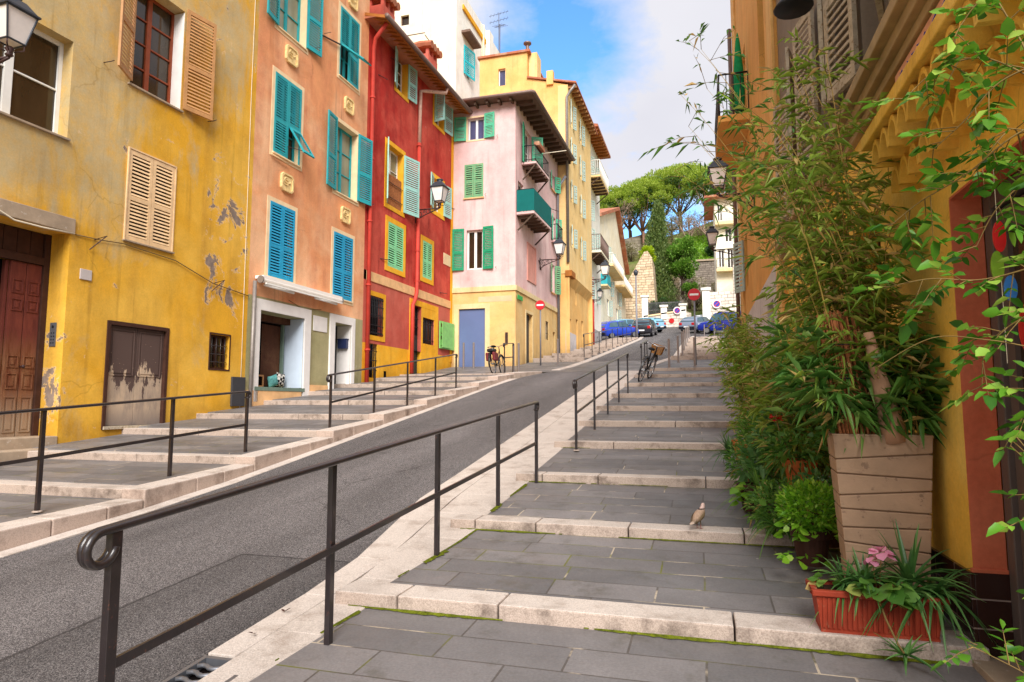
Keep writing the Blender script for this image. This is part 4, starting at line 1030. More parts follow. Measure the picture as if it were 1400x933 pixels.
for q, wl, wr, ws, al, ar in ((W1, .42, .52, .13, 160, 8), (W2, .45, .62, .13, 100, 8), (N1, .5, .78, .15, 150, 15), (N2, .52, .56, .16, 165, 8)):
    surround(FL, H, M['yellow_trim'], *q, ws, .022)
    window(FL, H, *q, -.2, M['white_paint'], M['curtain_glass'] if q in (N1,) else M['glass'], 2, 3, .05, .025)
    shutter(FL, H, M['aqua_paint'], q[0] - .03, q[2] + .0, q[3] - q[2], wl, al, .03, slat=.06, mids=(.45,)); shutter(FL, H, M['aqua_paint'], q[1] + .03, q[2], q[3] - q[2], wr, ar, .03, slat=.06, mids=(.45,))
for q in (C1, C2):
    surround(FL, H, M['yellow_trim'], *q, .17, .022); dark(FL, H, q)
    w2 = (q[1] - q[0]) / 2 - .003
    shutter(FL, H, M['mint_paint'], q[0] + .002, q[2], q[3] - q[2], w2, 0, -.02, slat=.06, mids=(.45,)); shutter(FL, H, M['mint_paint'], q[1] - .002, q[2], q[3] - q[2], w2, 180, -.02, slat=.06, mids=(.45,))
# cane blind and rail at the middle window
mb = MB()
for k in range(34):
    u_ = 16.9 + k * .032; mb.tube([FL.P(u_, 8.14, -.04 + random.uniform(-.006, .006)), FL.P(u_ + .004, 9.2 + random.uniform(-.03, .03), -.04)], .014, 5)
mb.build('cane_screen', plain('cane_brown', (158, 100, 62), .8, .15, .3, 20), H)
for z_ in (8.4, 8.9): ptube(FL, H, 'screen_rail', M['scroll_iron'], [(16.88, z_, .0), (18.0, z_, .0)], .012)
surround(FL, H, M['yellow_trim'], *GR, .15, .02)
mb = MB(); FL.box(mb, GR[0], GR[1], GR[2], GR[3], -.18, -.17); mb.build('dark_recess', M['dark_void'], H)
bars(FL, H, M['dark_iron'], GR[0] + .02, GR[1] - .02, GR[2] + .02, GR[3] - .02, .03, 8, (3.75, 4.0, 4.3, 4.6, 4.85), .013, True)
surround(FL, H, M['yellow_trim'], DO[0], 20.85, 2.2, 5.05, .2, .022, 'door_surround', bottom=False)
fbox(FL, H, 'yellow_infill', M['yellow_trim'], 19.6, 20.85, 2.3, 3.74, .001, .018); fbox(FL, H, 'yellow_infill', M['yellow_trim'], 19.6, 20.85, 4.7, 5.05, .001, .018)
fbox(FL, H, 'yellow_infill', M['yellow_trim'], 19.6, 19.72, 3.74, 4.7, .001, .018); fbox(FL, H, 'yellow_infill', M['yellow_trim'], 20.7, 20.85, 3.74, 4.7, .001, .018)
dl = panelled(FL, H, plain('green_black_paint', (44, 58, 58), .5, .35), DO[0], DO[1], 2.3, 4.0, -.14, [(.1, .9, .1, .45), (.1, .9, .5, .95)], 'door')
window(FL, dl, DO[0], DO[1], 4.0, 5.05, -.14, M['dark_iron'], M['glass'], 1, 1, .05, name='fanlight')
bars(FL, H, M['dark_iron'], DO[0] + .05, DO[1] - .05, 4.02, 5.02, -.1, 5, (4.3, 4.6), .012)
window(FL, H, *WD, -.1, M['dark_brown'], M['glass'], 2, 1, .05); bars(FL, H, M['dark_iron'], WD[0], WD[1], WD[2], WD[3], -.02, 7, (3.9, 4.5), .011)
shutter(FL, H, M['lime_paint'], 21.12, 3.68, 1.06, 1.22, 4, .03, slat=.3, mids=(.5,), name='plank_shutter')
fbox(FL, H, 'plank_shutter_boards', M['lime_paint'], 21.17, 22.28, 3.72, 4.70, .125, .142)
mb = MB(); FL.box(mb, LW[0], LW[1], LW[2], LW[3], -.18, -.17); mb.build('dark_recess', M['dark_void'], H)
bars(FL, H, M['dark_iron'], LW[0], LW[1], LW[2], LW[3], -.02, 5, (2.6, 2.9, 3.2), .012)
fbox(FL, H, 'vent_hole', M['dark_void'], 16.92, 17.08, 2.34, 2.60, .001, .006, 0)
fbox(FL, H, 'street_name_plate', M['cream_trim'], 21.5, 22.19, 7.05, 7.5, .002, .02)
ptube(FL, H, 'downpipe', M['red_pipe'], [(15.75, 2.0, .08), (15.75, 9, .08), (15.75, 12.8, .08), (15.66, 13.1, .2), (15.6, 13.5, .62)], .065)
pipe_brackets(FL, H, M['red_pipe'], 15.75, (3.2, 5.2, 7.2, 9.2, 11.2), .08, .065)
ptube(FL, H, 'downpipe', M['pale_pipe'], [(20.1, 13.5, .72), (20.08, 13.3, .68), (19.45, 13.15, .16), (19.1, 13.0, .1), (19.05, 11.0, .1)], .065)
ptube(FL, H, 'downpipe', M['red_pipe'], [(19.05, 11.0, .1), (19.02, 5.5, .1), (18.85, 5.2, .12), (18.72, 5.0, .1), (18.7, 2.6, .1)], .068)
pipe_brackets(FL, H, M['red_pipe'], 19.04, (10.9, 9.0, 7.0, 5.9), .1, .068)
for u_, z_ in ((17.0, 13.2), (22.1, 9.5), (16.55, 6.2), (21.2, 5.85), (16.2, 12.2)):
    ptube(FL, H, 'iron_stay', M['scroll_iron'], [(u_, z_, 0), (u_ + .45, z_ + .03, .1)], .012)
# ================================================================== pink corner house
FP = Frame((-12.5, 24.4), (-6.95, 24.4)); FS = Frame((-6.95, 24.4), (-6.75, 31.55))
def fx(x): return x + 12.5
def balcony(F, par, u0, u1, z, d, th, slabm, railm, rh=.95, solid=None, nb=None, brack=None, cloth=None):
    b = fbox(F, par, 'balcony', slabm, u0, u1, z - th, z, .002, d, .01)
    if brack is not None:
        for k in range(brack):
            u_ = u0 + (u1 - u0) * (k + .5) / brack; mb = MB(); F.box(mb, u_ - .05, u_ + .05, z - th - .12, z - th, .01, d - .02); mb.build('balcony_joist', M['rafter'], b)
        for u_ in (u0 + .08, u1 - .08): mb = MB(); mb.tube([F.P(u_, z - th - .02, d * .92), F.P(u_, z - th - .62, .03)], .035, 6); mb.build('balcony_brace', M['rafter'], b)
    mb = MB(); r = .018
    c = [F.P(u0 + .03, z + rh, .02), F.P(u0 + .03, z + rh, d - .04), F.P(u1 - .03, z + rh, d - .04), F.P(u1 - .03, z + rh, .02)]
    mb.tube(c, r * 1.3, 6); mb.tube([(x, y, q - rh + .1) for x, y, q in c], r, 6)
    n = nb or int((u1 - u0) / .13)
    for k in range(n + 1):
        u_ = u0 + .03 + (u1 - u0 - .06) * k / n; mb.tube([F.P(u_, z, d - .04), F.P(u_, z + rh, d - .04)], r * .6, 5)
    for k in range(max(2, int(d / .14))):
        q = .02 + (d - .06) * k / max(2, int(d / .14))
        for u_ in (u0 + .03, u1 - .03): mb.tube([F.P(u_, z, q), F.P(u_, z + rh, q)], r * .6, 5)
    rl = mb.build('balcony_rail', railm, b, smooth=True)
    if cloth is not None:
        mb = MB(); F.box(mb, u0 + .01, u1 - .01, z + .02, z + rh - .02, d - .012, d + .004); F.box(mb, u0 - .004, u0 + .012, z + .02, z + rh - .02, .02, d + .004); F.box(mb, u1 - .012, u1 + .004, z + .02, z + rh - .02, .02, d + .004)
        mb.build('rail_cloth', cloth, b)
    return b
H = thing('pink_house', (-8.5, 27, 2.6), 'pale pink corner house with ochre ground floor, green shutters and two street balconies', 'house')
ZT = 13.8
hf = [(fx(-9.0), fx(-8.28), 12.37, 13.3, .2), (fx(-9.12), fx(-8.31), 9.92, 11.33, .15), (fx(-9.02), fx(-8.32), 6.95, 8.58, .2)]
wall(FP, H, M['pink_plaster'], 0, 5.55, 6.22, ZT, hf)
wall(FP, H, M['ochre_plaster'], 0, 5.55, 1.0, 6.02, [(fx(-9.33), fx(-8.21), 2.4, 5.35, .12)], name='lower_wall')
hs = [(1.2, 2.25, 11.45, 13.2, .2), (5.74, 6.44, 12.0, 12.8, .15), (5.9, 6.6, 9.45, 10.7, .15), (5.66, 6.34, 6.88, 8.28, .15), (.35, 1.1, 9.15, 10.6, .15)]
wall(FS, H, M['pink_plaster'], 0, FS.L, 6.22, ZT, hs)
wall(FS, H, M['ochre_plaster'], 0, FS.L, 1.5, 6.02, [(1.44, 2.38, 2.8, 5.32, .2), (4.6, 5.12, 4.5, 5.36, .15), (5.95, 6.4, 4.0, 5.0, .15)], name='lower_wall')
mb = MB(); FP.box(mb, 0, 5.59, 6.02, 6.22, -.02, .05); FS.box(mb, -.0, FS.L, 6.02, 6.22, -.02, .05); mb.build('string_course', M['ochre_trim'], H)
mb = MB(); mb.quad((-12.5, 24.4, 1), (-12.5, 31.5, 1), (-12.5, 31.5, ZT), (-12.5, 24.4, ZT)); mb.quad((-12.5, 31.55, 1), (-6.76, 31.55, 1), (-6.76, 31.55, ZT), (-12.5, 31.55, ZT)); mb.quad((-12.5, 24.4, ZT), (-6.95, 24.4, ZT), (-6.75, 31.5, ZT), (-12.5, 31.5, ZT))
for F_, L_ in ((FP, 5.5), (FS, FS.L)): mb.quad(F_.P(.1, 1, -.7), F_.P(L_ - .75, 1, -.7), F_.P(L_ - .75, ZT, -.7), F_.P(.1, ZT, -.7))
mb.build('outer_walls', M['pink_plaster'], H)
# roof with overhanging eaves on rafters
ov = .72
x0, x1, y0, y1 = -12.6, -6.85 + ov, 24.4 - .42, 31.6
mb = MB(); zr = ZT + .02
mb.hexa([(x0, y0, zr + .05), (x1, y0, zr - .02), (x1 + .18, y1, zr - .02), (x0, y1, zr + .05), (x0, y0, zr + .13), (x1, y0, zr + .08), (x1 + .18, y1, zr + .08), (x0, y1, zr + .13)])
mb.build('eave_boards', M['soffit_dark'], H)
mb = MB(); mb.hexa([(x0, y0, zr + .14), (x1, y0, zr + .09), (x1 + .18, y1, zr + .09), (x0, y1, zr + .14), (x0, y0 + 3, zr + 1.5), (x1 - 2.8, y0 + 3, zr + 1.5), (x1 - 2.6, y1, zr + 1.5), (x0, y1, zr + 1.5)]); mb.build('roof', M['clay_tile'], H)
for k in range(15):
    u_ = .1 + k * .5; mb = MB(); FS.box(mb, u_, u_ + .09, ZT - .14, ZT + .0, .0, ov - .04); mb.build('rafter_end', M['rafter'], H)
for k in range(6):
    u_ = 2.9 + k * .5; mb = MB(); FP.box(mb, u_, u_ + .09, ZT - .12, ZT + .02, .0, .38); mb.build('rafter_end', M['rafter'], H)
mb = MB(); mb.tube([(-9.75, y0 - .04, zr + .06), (x1 - .02, y0 - .04, zr + .05), (x1 + .05, y0 + .04, zr + .05), (x1 + .22, y1, zr + .05)], .075, 10); mb.build('gutter', M['gutter_brown'], H, smooth=True)
q = hf[0]; window(FP, H, *q[:4], -.12, M['white_paint'], M['glass_violet'], 2, 1, .06)
surround(FP, H, M['cream_trim'], *q[:4], .07, .012)
shutter(FP, H, M['sea_green_paint'], q[0] - .06, 12.35, 1.02, .5, 172, .02, mids=(.5,)); shutter(FP, H, M['sea_green_paint'], q[1] + .02, 12.37, 1.04, .46, 10, .02, mids=(.5,))
q = hf[1]; dark(FP, H, q[:4], -.15)
shutter(FP, H, M['faded_green'], q[0], q[2], q[3] - q[2], .40, 0, -.01, slat=.075); shutter(FP, H, M['faded_green'], q[1], q[2], q[3] - q[2], .40, 180, -.01, slat=.075)
sill(FP, H, M['stone_band'], q[0] - .04, q[1] + .04, q[2], .06)
q = hf[2]; window(FP, H, *q[:4], -.12, M['white_paint'], M['glass'], 2, 1, .07)
shutter(FP, H, M['green_paint'], q[0] - .10, 6.93, 1.72, .48, 174, .02, mids=(.42,)); shutter(FP, H, M['green_paint'], q[1] + .02, 6.93, 1.74, .46, 8, .02, mids=(.42,))
fbox(FP, H, 'door', M['blue_door'], fx(-9.33), fx(-8.21), 2.4, 5.34, -.12, -.06); surround(FP, H, M['ochre_trim'], fx(-9.33), fx(-8.21), 2.5, 5.35, .2, .02, 'door_surround', bottom=False)
fbox(FP, H, 'faded_sign_patch', plain('washed_paint', (208, 190, 150), .9, .1, .1, 4), fx(-8.5), fx(-7.1), 5.6, 5.82, .001, .004, 0)
fbox(FP, H, 'iron_fitting', M['scroll_iron'], fx(-7.36), fx(-7.26), 3.9, 4.35, .001, .06)
for u_, z_ in ((fx(-7.7), 12.35), (fx(-8.2), 9.95), (fx(-7.75), 6.95)): hook(FP, H, u_, z_)
# street side
window(FS, H, *hs[0][:4], -.12, M['white_paint'], M['glass'], 2, 2)
shutter(FS, H, M['green_paint'], 1.15, 11.5, 1.7, .5, 170, .02); shutter(FS, H, M['sea_green_paint'], 2.3, 11.5, 1.7, .5, 60, .02)
b1 = balcony(FS, H, .85, 3.05, 11.52, .62, .09, M['pink_plaster'], M['dark_iron'], .7, brack=5)
fbox(FS, b1, 'window_box', M['clay_tile'], 1.0, 1.9, 12.25, 12.42, .5, .72, .01)
ptube(FS, H, 'washing_line_arm', M['pale_wire'], [(2.6, 12.5, .02), (2.6, 12.52, 1.5)], .018)
balcony(FS, H, .12, 2.85, 9.2, .74, .1, M['pink_plaster'], M['dark_iron'], .92, brack=6, cloth=plain('green_cloth', (20, 104, 100), .8, .15, .08, 4))
window(FS, H, *hs[4][:4], -.1, M['white_paint'], M['glass'], 1, 2)
for q, m in ((hs[1], 'sea_green_paint'), (hs[2], 'sea_green_paint'), (hs[3], 'faded_green')):
    window(FS, H, *q[:4], -.1, M['white_paint'], M['glass'], 2, 2, .05)
    shutter(FS, H, M[m], q[0], q[2], q[3] - q[2], .34, 165, .02, slat=.09); shutter(FS, H, M[m], q[1], q[2], q[3] - q[2], .34, 40, .02, slat=.09)
    sill(FS, H, M['stone_band'], q[0] - .03, q[1] + .03, q[2], .08)
b3 = balcony(FS, H, 5.7, 6.8, 9.4, .35, .06, M['pink_plaster'], M['dark_iron'], .8)
fbox(FS, H, 'blind_window', M['pink_panel'], 1.66, 2.86, 6.78, 8.28, .001, .02); surround(FS, H, M['pink_panel'], 1.66, 2.86, 6.78, 8.28, .07, .04)
fbox(FS, H, 'door', M['charcoal_paint'], 1.44, 2.38, 2.9, 5.32, -.2, -.15); surround(FS, H, M['ochre_trim'], 1.44, 2.38, 3.0, 5.32, .12, .02, 'door_surround', bottom=False)
window(FS, H, 4.6, 5.12, 4.5, 5.36, -.1, M['white_paint'], M['glass'], 2, 1, .04); bars(FS, H, M['dark_iron'], 4.6, 5.12, 4.5, 5.36, -.02, 4, (4.8,), .01)
dark(FS, H, (5.95, 6.4, 4.0, 5.0), -.15)
fbox(FS, H, 'green_sign', plain('sign_green', (40, 170, 80), .5, .3, .03, 3), .08, .75, 5.68, 5.86, .055, .075)
ptube(FS, H, 'downpipe', M['pole_grey'], [(6.75, 12.9, .5), (6.72, 12.3, .1), (6.72, 3.2, .1)], .07)
ptube(FS, H, 'washing_line_arm', M['scroll_iron'], [(4.4, 10.7, .02), (4.4, 10.4, .7)], .015); ptube(FS, H, 'iron_stay', M['scroll_iron'], [(3.4, 7.95, .02), (3.5, 7.5, .1)], .02)
# ================================================================== tall yellow house behind
FTf = Frame((-11.0, 31.6), (-6.2, 31.6)); FT = Frame((-6.2, 31.6), (-6.12, 38.2)); FTl = Frame((-6.42, 31.6), (-6.36, 38.2))
H = thing('tall_yellow_house', (-8.6, 35, 3.6), 'tall amber yellow house rising behind the pink one with jettied upper floors', 'house')
def ft(x): return x + 11.0
mb = MB(); P = FTf.P
zt = 18.0
wall(FTf, H, M['tall_amber'], 0, 2.64, 8, 20.0, [(ft(-9.95), ft(-9.55), 18.35, 19.3, .15)], name='wall')
window(FTf, H, ft(-9.95), ft(-9.55), 18.35, 19.3, -.12, M['white_paint'], M['glass_violet'], 1, 1, .05)
mb.quad(P(2.64, 3), P(4.8, 3), P(4.8, 17.9), P(2.64, 18.55)); mb.build('wall', M['tall_amber'], H)
fbox(FTf, H, 'pier_or_lit_strip', M['tall_yellow'], 4.28, 4.8, 8.05, 17.9, .001, .03, 0)  # no real pier: brighter light at the front corner painted as a paler strip
hT = []
for za, zb in ((16.0, 17.25), (14.15, 15.2), (12.0, 12.95), (9.6, 10.6)):
    hT += [(.55, 1.15, za, zb, .12), (3.05, 3.65, za - (.1 if za < 15 else -.1), zb - .0, .12)]
wall(FT, H, M['tall_yellow'], 0, FT.L, 8.05, 17.95, hT)
wall(FTl, H, M['tall_amber'], -.0, FT.L, 2.5, 8.05, [(0.15, .6, 6.85, 7.75, .12), (2.6, 3.0, 6.85, 7.65, .12), (.75, 1.4, 3, 5.9, .15), (2.7, 3.2, 3.5, 6.1, .15), (4.3, 4.8, 4, 6.2, .15)], name='lower_wall')
mb = MB(); mb.hexa([FTl.P(0, 7.6, .0), FTl.P(FT.L, 7.6, .0), FTl.P(FT.L, 7.6, -.2), FTl.P(0, 7.6, -.2), FT.P(0, 8.06, .03), FT.P(FT.L, 8.06, .03), FT.P(FT.L, 8.06, -.3), FT.P(0, 8.06, -.3)]); mb.build('jetty', M['tall_amber'], H)
fbox(FTl, H, 'jetty_beam', M['soffit'], -.08, .9, 7.9, 8.2, .02, .36)
for q in hT:
    window(FT, H, *q[:4], -.1, M['white_paint'], M['glass'], 1, 2, .05)
    shutter(FT, H, M['pale_grey_paint'], q[0], q[2], q[3] - q[2], .3, 165, .02, slat=.12); shutter(FT, H, M['pale_grey_paint'], q[1], q[2], q[3] - q[2], .3, 20, .02, slat=.12)
for q in ((0.15, .6, 6.85, 7.75), (2.6, 3.0, 6.85, 7.65)): window(FTl, H, *q, -.1, M['white_paint'], M['glass'], 2, 2, .05)
for q in ((.75, 1.4, 3, 5.9), (2.7, 3.2, 3.5, 6.1), (4.3, 4.8, 4, 6.2)): dark(FTl, H, q, -.15)
fbox(FTl, H, 'pale_base', M['pale_stucco'], .0, 2.6, 3, 5.2, .001, .03)
mb = MB(); mb.quad(P(0, 3, -8), P(0, 3), P(0, 20), P(0, 20, -8)); mb.quad(P(2.64, 18, 0), P(2.64, 18, -8), P(2.64, 20, -8), P(2.64, 20, 0)); mb.quad(P(0, 20, 0), P(2.64, 20, 0), P(2.64, 20, -8), P(0, 20, -8))
mb.quad(FT.P(FT.L, 3, 0), FT.P(FT.L, 3, -5), FT.P(FT.L, 18, -5), FT.P(FT.L, 18, 0)); mb.quad(P(.1, 3, -.6), P(4.2, 3, -.6), P(4.2, 17.8, -.6), P(.1, 17.8, -.6)); mb.quad(FT.P(.6, 3, -.6), FT.P(6, 3, -.6), FT.P(6, 17.8, -.6), FT.P(.6, 17.8, -.6))
mb.build('outer_walls', M['tall_amber'], H)
mb = MB(); mb.hexa([P(2.64, 18.55, .1), P(5.25, 17.9, .1), P(5.33, 17.9, -6.7), P(2.64, 18.55, -6.7), P(2.64, 18.64, .1), P(5.25, 17.99, .1), P(5.33, 17.99, -6.7), P(2.64, 18.64, -6.7)]); rf = mb.build('roof', M['clay_tile'], H)
for k in range(13): mb = MB(); FT.box(mb, .1 + k * .5, .2 + k * .5, 17.76, 17.9, .0, .42); mb.build('rafter_end', M['tan_wood'], rf)
fbox(FTf, H, 'roof_edge', M['clay_tile'], -.1, 2.8, 20.0, 20.12, -8, .1)
fbox(FTf, H, 'chimney_stack', M['tall_yellow'], 2.66, 3.1, 18.3, 20.1, -1.2, -.3); fbox(FTf, H, 'chimney_stack', M['tall_amber'], 3.7, 4.05, 18.0, 18.75, -.2, .12)
mb = MB(); mb.tube([P(2.5, 20.0, -.6), P(2.5, 20.7, -.6)], .09, 10); mb.lathe([(.1, 0), (.22, .1), (.22, .16), (.05, .24)], P(2.5, 20.7, -.6), 12); mb.build('flue_pipe', M['gutter_brown'], H)
ptube(FTf, H, 'downpipe', M['zinc'], [(5.2, 17.8, .1), (4.95, 17.5, .1), (4.76, 17.2, .1), (4.76, 8.6, .1)], .07)
# ================================================================== white tower house behind the red roof
FWf = Frame((-18.5, 34), (-13.3, 34)); FWs = Frame((-13.3, 34), (-13.15, 42.5))
H = thing('cream_tower_house', (-16, 38, 3), 'tall cream white block standing behind the red roof with rooftop aerials', 'house')
hw = [(1.6, 2.15, 24.3, 24.95, .3), (.9, 2.0, 21.3, 22.6, .2)]
wall(FWf, H, M['cream_plaster'], 0, 5.2, 8, 26.4, hw)
hw2 = [(1.2, 2.5, 21.4, 23.2, .2), (.9, 2.2, 16.2, 18.4, .15), (3.6, 4.0, 18.4, 19.2, .1)]
wall(FWs, H, M['white_plaster'], 0, FWs.L, 8, 26.4, hw2)
mb = MB(); mb.quad((-18.5, 34, 8), (-18.5, 42, 8), (-18.5, 42, 26.4), (-18.5, 34, 26.4)); mb.quad((-18.5, 42.4, 8), (-13.2, 42.4, 8), (-13.2, 42.4, 26.4), (-18.5, 42.4, 26.4)); mb.quad((-18.5, 34, 26.4), (-13.3, 34, 26.4), (-13.2, 42.5, 26.4), (-18.5, 42.5, 26.4))
mb.quad((-18.4, 34.6, 8), (-14, 34.6, 8), (-14, 34.6, 26), (-18.4, 34.6, 26)); mb.quad((-13.9, 34.7, 8), (-13.9, 42, 8), (-13.9, 42, 26), (-13.9, 34.7, 26)); mb.build('outer_walls', M['cream_plaster'], H)
for q in hw: window(FWf, H, *q[:4], -.15, M['dark_brown'], M['glass'], 1 if q[1] - q[0] < .6 else 2, 1, .07)
window(FWs, H, *hw2[0][:4], -.1, M['white_paint'], M['glass'], 2, 2); shutter(FWs, H, plain('turquoise_paint', (40, 190, 200), .5, .3), 1.2, 21.4, 1.8, 1.2, 12, .02, slat=.1)
fbox(FWs, H, 'door_hood', M['soffit_dark'], .8, 2.8, 23.75, 23.9, 0, .55); fbox(FWs, H, 'yellow_blind', M['yellow_trim'], .9, 5.0, 25.3, 25.6, .02, .1)
window(FWs, H, *hw2[1][:4], -.1, M['white_paint'], M['glass'], 2, 2); shutter(FWs, H, M['pale_grey_paint'], .9, 16.2, 2.2, .9, 40, .02, slat=.12); shutter(FWs, H, M['pale_grey_paint'], 2.2, 16.2, 2.2, .9, 20, .02, slat=.12)
dark(FWs, H, hw2[2][:4], -.1)
ptube(FWf, H, 'downpipe', M['cream_trim'], [(.5, 10, .1), (.5, 26.3, .1)], .09); ptube(FWs, H, 'downpipe', M['cream_trim'], [(4.4, 10, .1), (4.4, 26.3, .1)], .07)
fbox(FWs, H, 'pier_or_lit_strip', M['white_plaster'], 5.2, 6.0, 8, 26.4, .001, .25)
mb = MB()
for (x, y) in ((-14.9, 34.3), (-16.3, 34.3)): mb.tube([(x, y - .3, 22.9), (x, y - 1.2, 22.9)], .03, 6)
mb.tube([(-16.4, 32.9, 22.9), (-14.8, 32.9, 22.9)], .03, 6); mb.build('washing_rack', M['gutter_brown'], H)
def aerial(loc, h, rot, lab):
    t = thing('rooftop_aerial', loc, lab, 'aerial', 'aerials on the roofs')
    mb = MB(); mb.tube([loc, (loc[0], loc[1], loc[2] + h)], .025, 6); mb.build('mast', M['antenna_metal'], t)
    mb = MB(); c, s_ = math.cos(rot), math.sin(rot)
    for k, zz in enumerate((h - .1, h - .6)[:1 + (h > 3)]):
        mb.tube([(loc[0] - c * .7, loc[1] - s_ * .7, loc[2] + zz - .3), (loc[0] + c * .7, loc[1] + s_ * .7, loc[2] + zz + .3)], .014, 5)
        for j in range(6):
            q = -.6 + j * .24; x, y = loc[0] + c * q, loc[1] + s_ * q
            mb.tube([(x - s_ * .22, y + c * .22, loc[2] + zz + q * .43), (x + s_ * .22, y - c * .22, loc[2] + zz + q * .43)], .008, 4)
    mb.build('aerial_rods', M['antenna_metal'], t)
aerial((-13.25, 42.2, 26.3), 3.2, .5, 'thin aerial mast on the edge of the cream tower roof')
aerial((-10.3, 33, 20.1), 2.6, 2.3, 'spiky television aerial on the amber house roof beside a flue')
# ================================================================== white and cream houses further up
FW = Frame((-6.45, 38.25), (-6.4, 43.6))
H = thing('white_balcony_house', (-8, 41, 4.6), 'narrow white house with stacked balconies between the amber house and the gabled one', 'house')
hw = [(.6, 1.5, 15.7, 17.2, .1), (2.6, 3.6, 15.7, 17.2, .1), (.6, 1.4, 13, 14.3, .1), (.6, 1.4, 11, 12.5, .1), (2.6, 3.4, 11, 12.7, .1), (.6, 1.2, 8, 9.3, .1), (2.8, 3.5, 8, 9.6, .1), (1.0, 1.9, 4, 6.6, .1)]
wall(FW, H, M['white_plaster'], 0, FW.L, 6.3, 18.4, hw[:7]); wall(FW, H, M['grey_plaster'], 0, FW.L, 3, 6.3, [hw[7], (3.6, 4.0, 5.2, 5.9, .1)], name='lower_wall')
shell(FW, H, M['white_plaster'], 0, FW.L, 3, 18.4, 6)
for q in hw[:7]: window(FW, H, *q[:4], -.08, M['white_paint'], M['glass'], 2, 2, .05); shutter(FW, H, M['pale_grey_paint'], q[1], q[2], q[3] - q[2], .4, 30, .02, slat=.13)
dark(FW, H, hw[7][:4], -.1); dark(FW, H, (3.6, 4.0, 5.2, 5.9), -.1)
balcony(FW, H, .3, 3.9, 15.5, .85, .12, M['tall_yellow'], M['white_paint'], .95, brack=6); balcony(FW, H, .3, 3.7, 10.8, .85, .12, M['cream_plaster'], M['gutter_brown'], 1.0, brack=7)
mb = MB(); mb.hexa([FW.P(-.1, 18.4, .8), FW.P(5.4, 18.4, .8), FW.P(5.4, 18.4, -6), FW.P(-.1, 18.4, -6), FW.P(-.1, 18.55, .8), FW.P(5.4, 18.55, .8), FW.P(5.4, 19.6, -4), FW.P(-.1, 19.6, -4)]); mb.build('roof', M['clay_tile'], H)
for k in range(10): mb = MB(); FW.box(mb, .1 + k * .5, .2 + k * .5, 18.26, 18.4, 0, .76); mb.build('rafter_end', M['soffit'], H)
ptube(FW, H, 'downpipe', M['red_pipe'], [(1.7, 5, .08), (1.7, 9.4, .08)], .07)
FC = Frame((-8.7, 57.5), (-8.5, 78.0)); FCf = Frame((-15, 57.5), (-8.7, 57.5))
H = thing('cream_gabled_house', (-11, 64, 7.4), 'cream house with a tiled gable and a long railed balcony near the parked cars', 'house')
L_ = FC.L; P = FC.P
hc = [(5.3, 6.4, 15.3, 17.2), (8.5, 9.6, 15.3, 17.2), (7.0, 8.0, 12.4, 13.9), (13.0, 14.2, 12.3, 13.8), (5.4, 6.8, 10.2, 11.8), (12.0, 13.5, 10.3, 11.8)]
wall(FC, H, M['cream_plaster'], 0, L_, 6, 17.3, hc)
wall(FCf, H, M['ochre_trim'], 0, 6.3, 6, 18.3, [(4.9, 5.3, 13, 14.2, .15)], name='wall')
mb = MB(); mb.quad(P(0, 17.3), P(L_, 17.3), P(12.4, 22.6), P(0, 18.5))
mb.quad(P(L_, 6, 0), P(L_, 6, -6), P(L_, 17.3, -6), P(L_, 17.3, 0)); mb.quad(P(.6, 6, -.5), P(L_ - .1, 6, -.5), P(L_ - .1, 17.3, -.5), P(.6, 18, -.5)); mb.build('gable_wall', M['cream_plaster'], H)
mb = MB()
mb.hexa([P(-.6, 18.3, .5), P(12.4, 22.6, .5), P(12.4, 22.6, -6.3), P(-.6, 18.3, -6.3), P(-.6, 18.6, .5), P(12.4, 22.95, .5), P(12.4, 22.95, -6.3), P(-.6, 18.6, -6.3)])
mb.hexa([P(12.4, 22.6, .5), P(L_ + .5, 17.1, .5), P(L_ + .5, 17.1, -6.3), P(12.4, 22.6, -6.3), P(12.4, 22.95, .5), P(L_ + .5, 17.4, .5), P(L_ + .5, 17.4, -6.3), P(12.4, 22.95, -6.3)])
mb.build('roof', M['clay_tile'], H)
for q in hc:
    window(FC, H, *q, -.1, M['white_paint'], M['glass'], 2, 1, .08); shutter(FC, H, M['pale_grey_paint'], q[1], q[2], q[3] - q[2], .5, 30, .02, slat=.16)
balcony(FC, H, 3.0, 11.0, 14.7, 1.0, .2, M['tall_yellow'], M['white_paint'], 1.05); balcony(FC, H, 11.6, 19.5, 14.2, 1.0, .2, M['tall_yellow'], M['white_paint'], 1.05)
balcony(FC, H, .4, 2.4, 12.3, .8, .15, M['ochre_trim'], M['white_paint'], 1.0, cloth=M['teal_paint'])

# ================================================================== the houses on the near side
FR = Frame((1.3, 0), (1.3, 10), flip=True)
H = thing('bamboo_side_house', (2.5, 4, 0), 'shaded mustard yellow house with a scalloped tile frieze and terracotta doorway behind the plants', 'house')
DOOR = (2.75, 3.93, .1, 2.65, .15)
WT_ = [(4.75, 5.5, 4.2, 5.8, .3), (6.5, 7.3, 4.2, 5.8, .3), (8.6, 9.4, 4.2, 5.8, .3), (2.8, 3.5, 4.2, 5.6, .3)]
wall(FR, H, M['shade_yellow'], 2.6, 10.6, -.8, 3.95, [DOOR, (5.3, 6.2, 1.0, 3.0, .25), (7.4, 8.3, .6, 3.0, .25)])
wall(FR, H, M['taupe_plaster'], 2.6, 10.6, 3.95, 8.0, WT_, name='upper_wall')
shell(FR, H, M['shade_yellow'], 2.6, 10.6, -.8, 8.0, 7)
fbox(FR, H, 'roof', M['clay_tile'], 2.6, 10.6, 8.0, 8.2, -7.2, .06)
mb = MB()
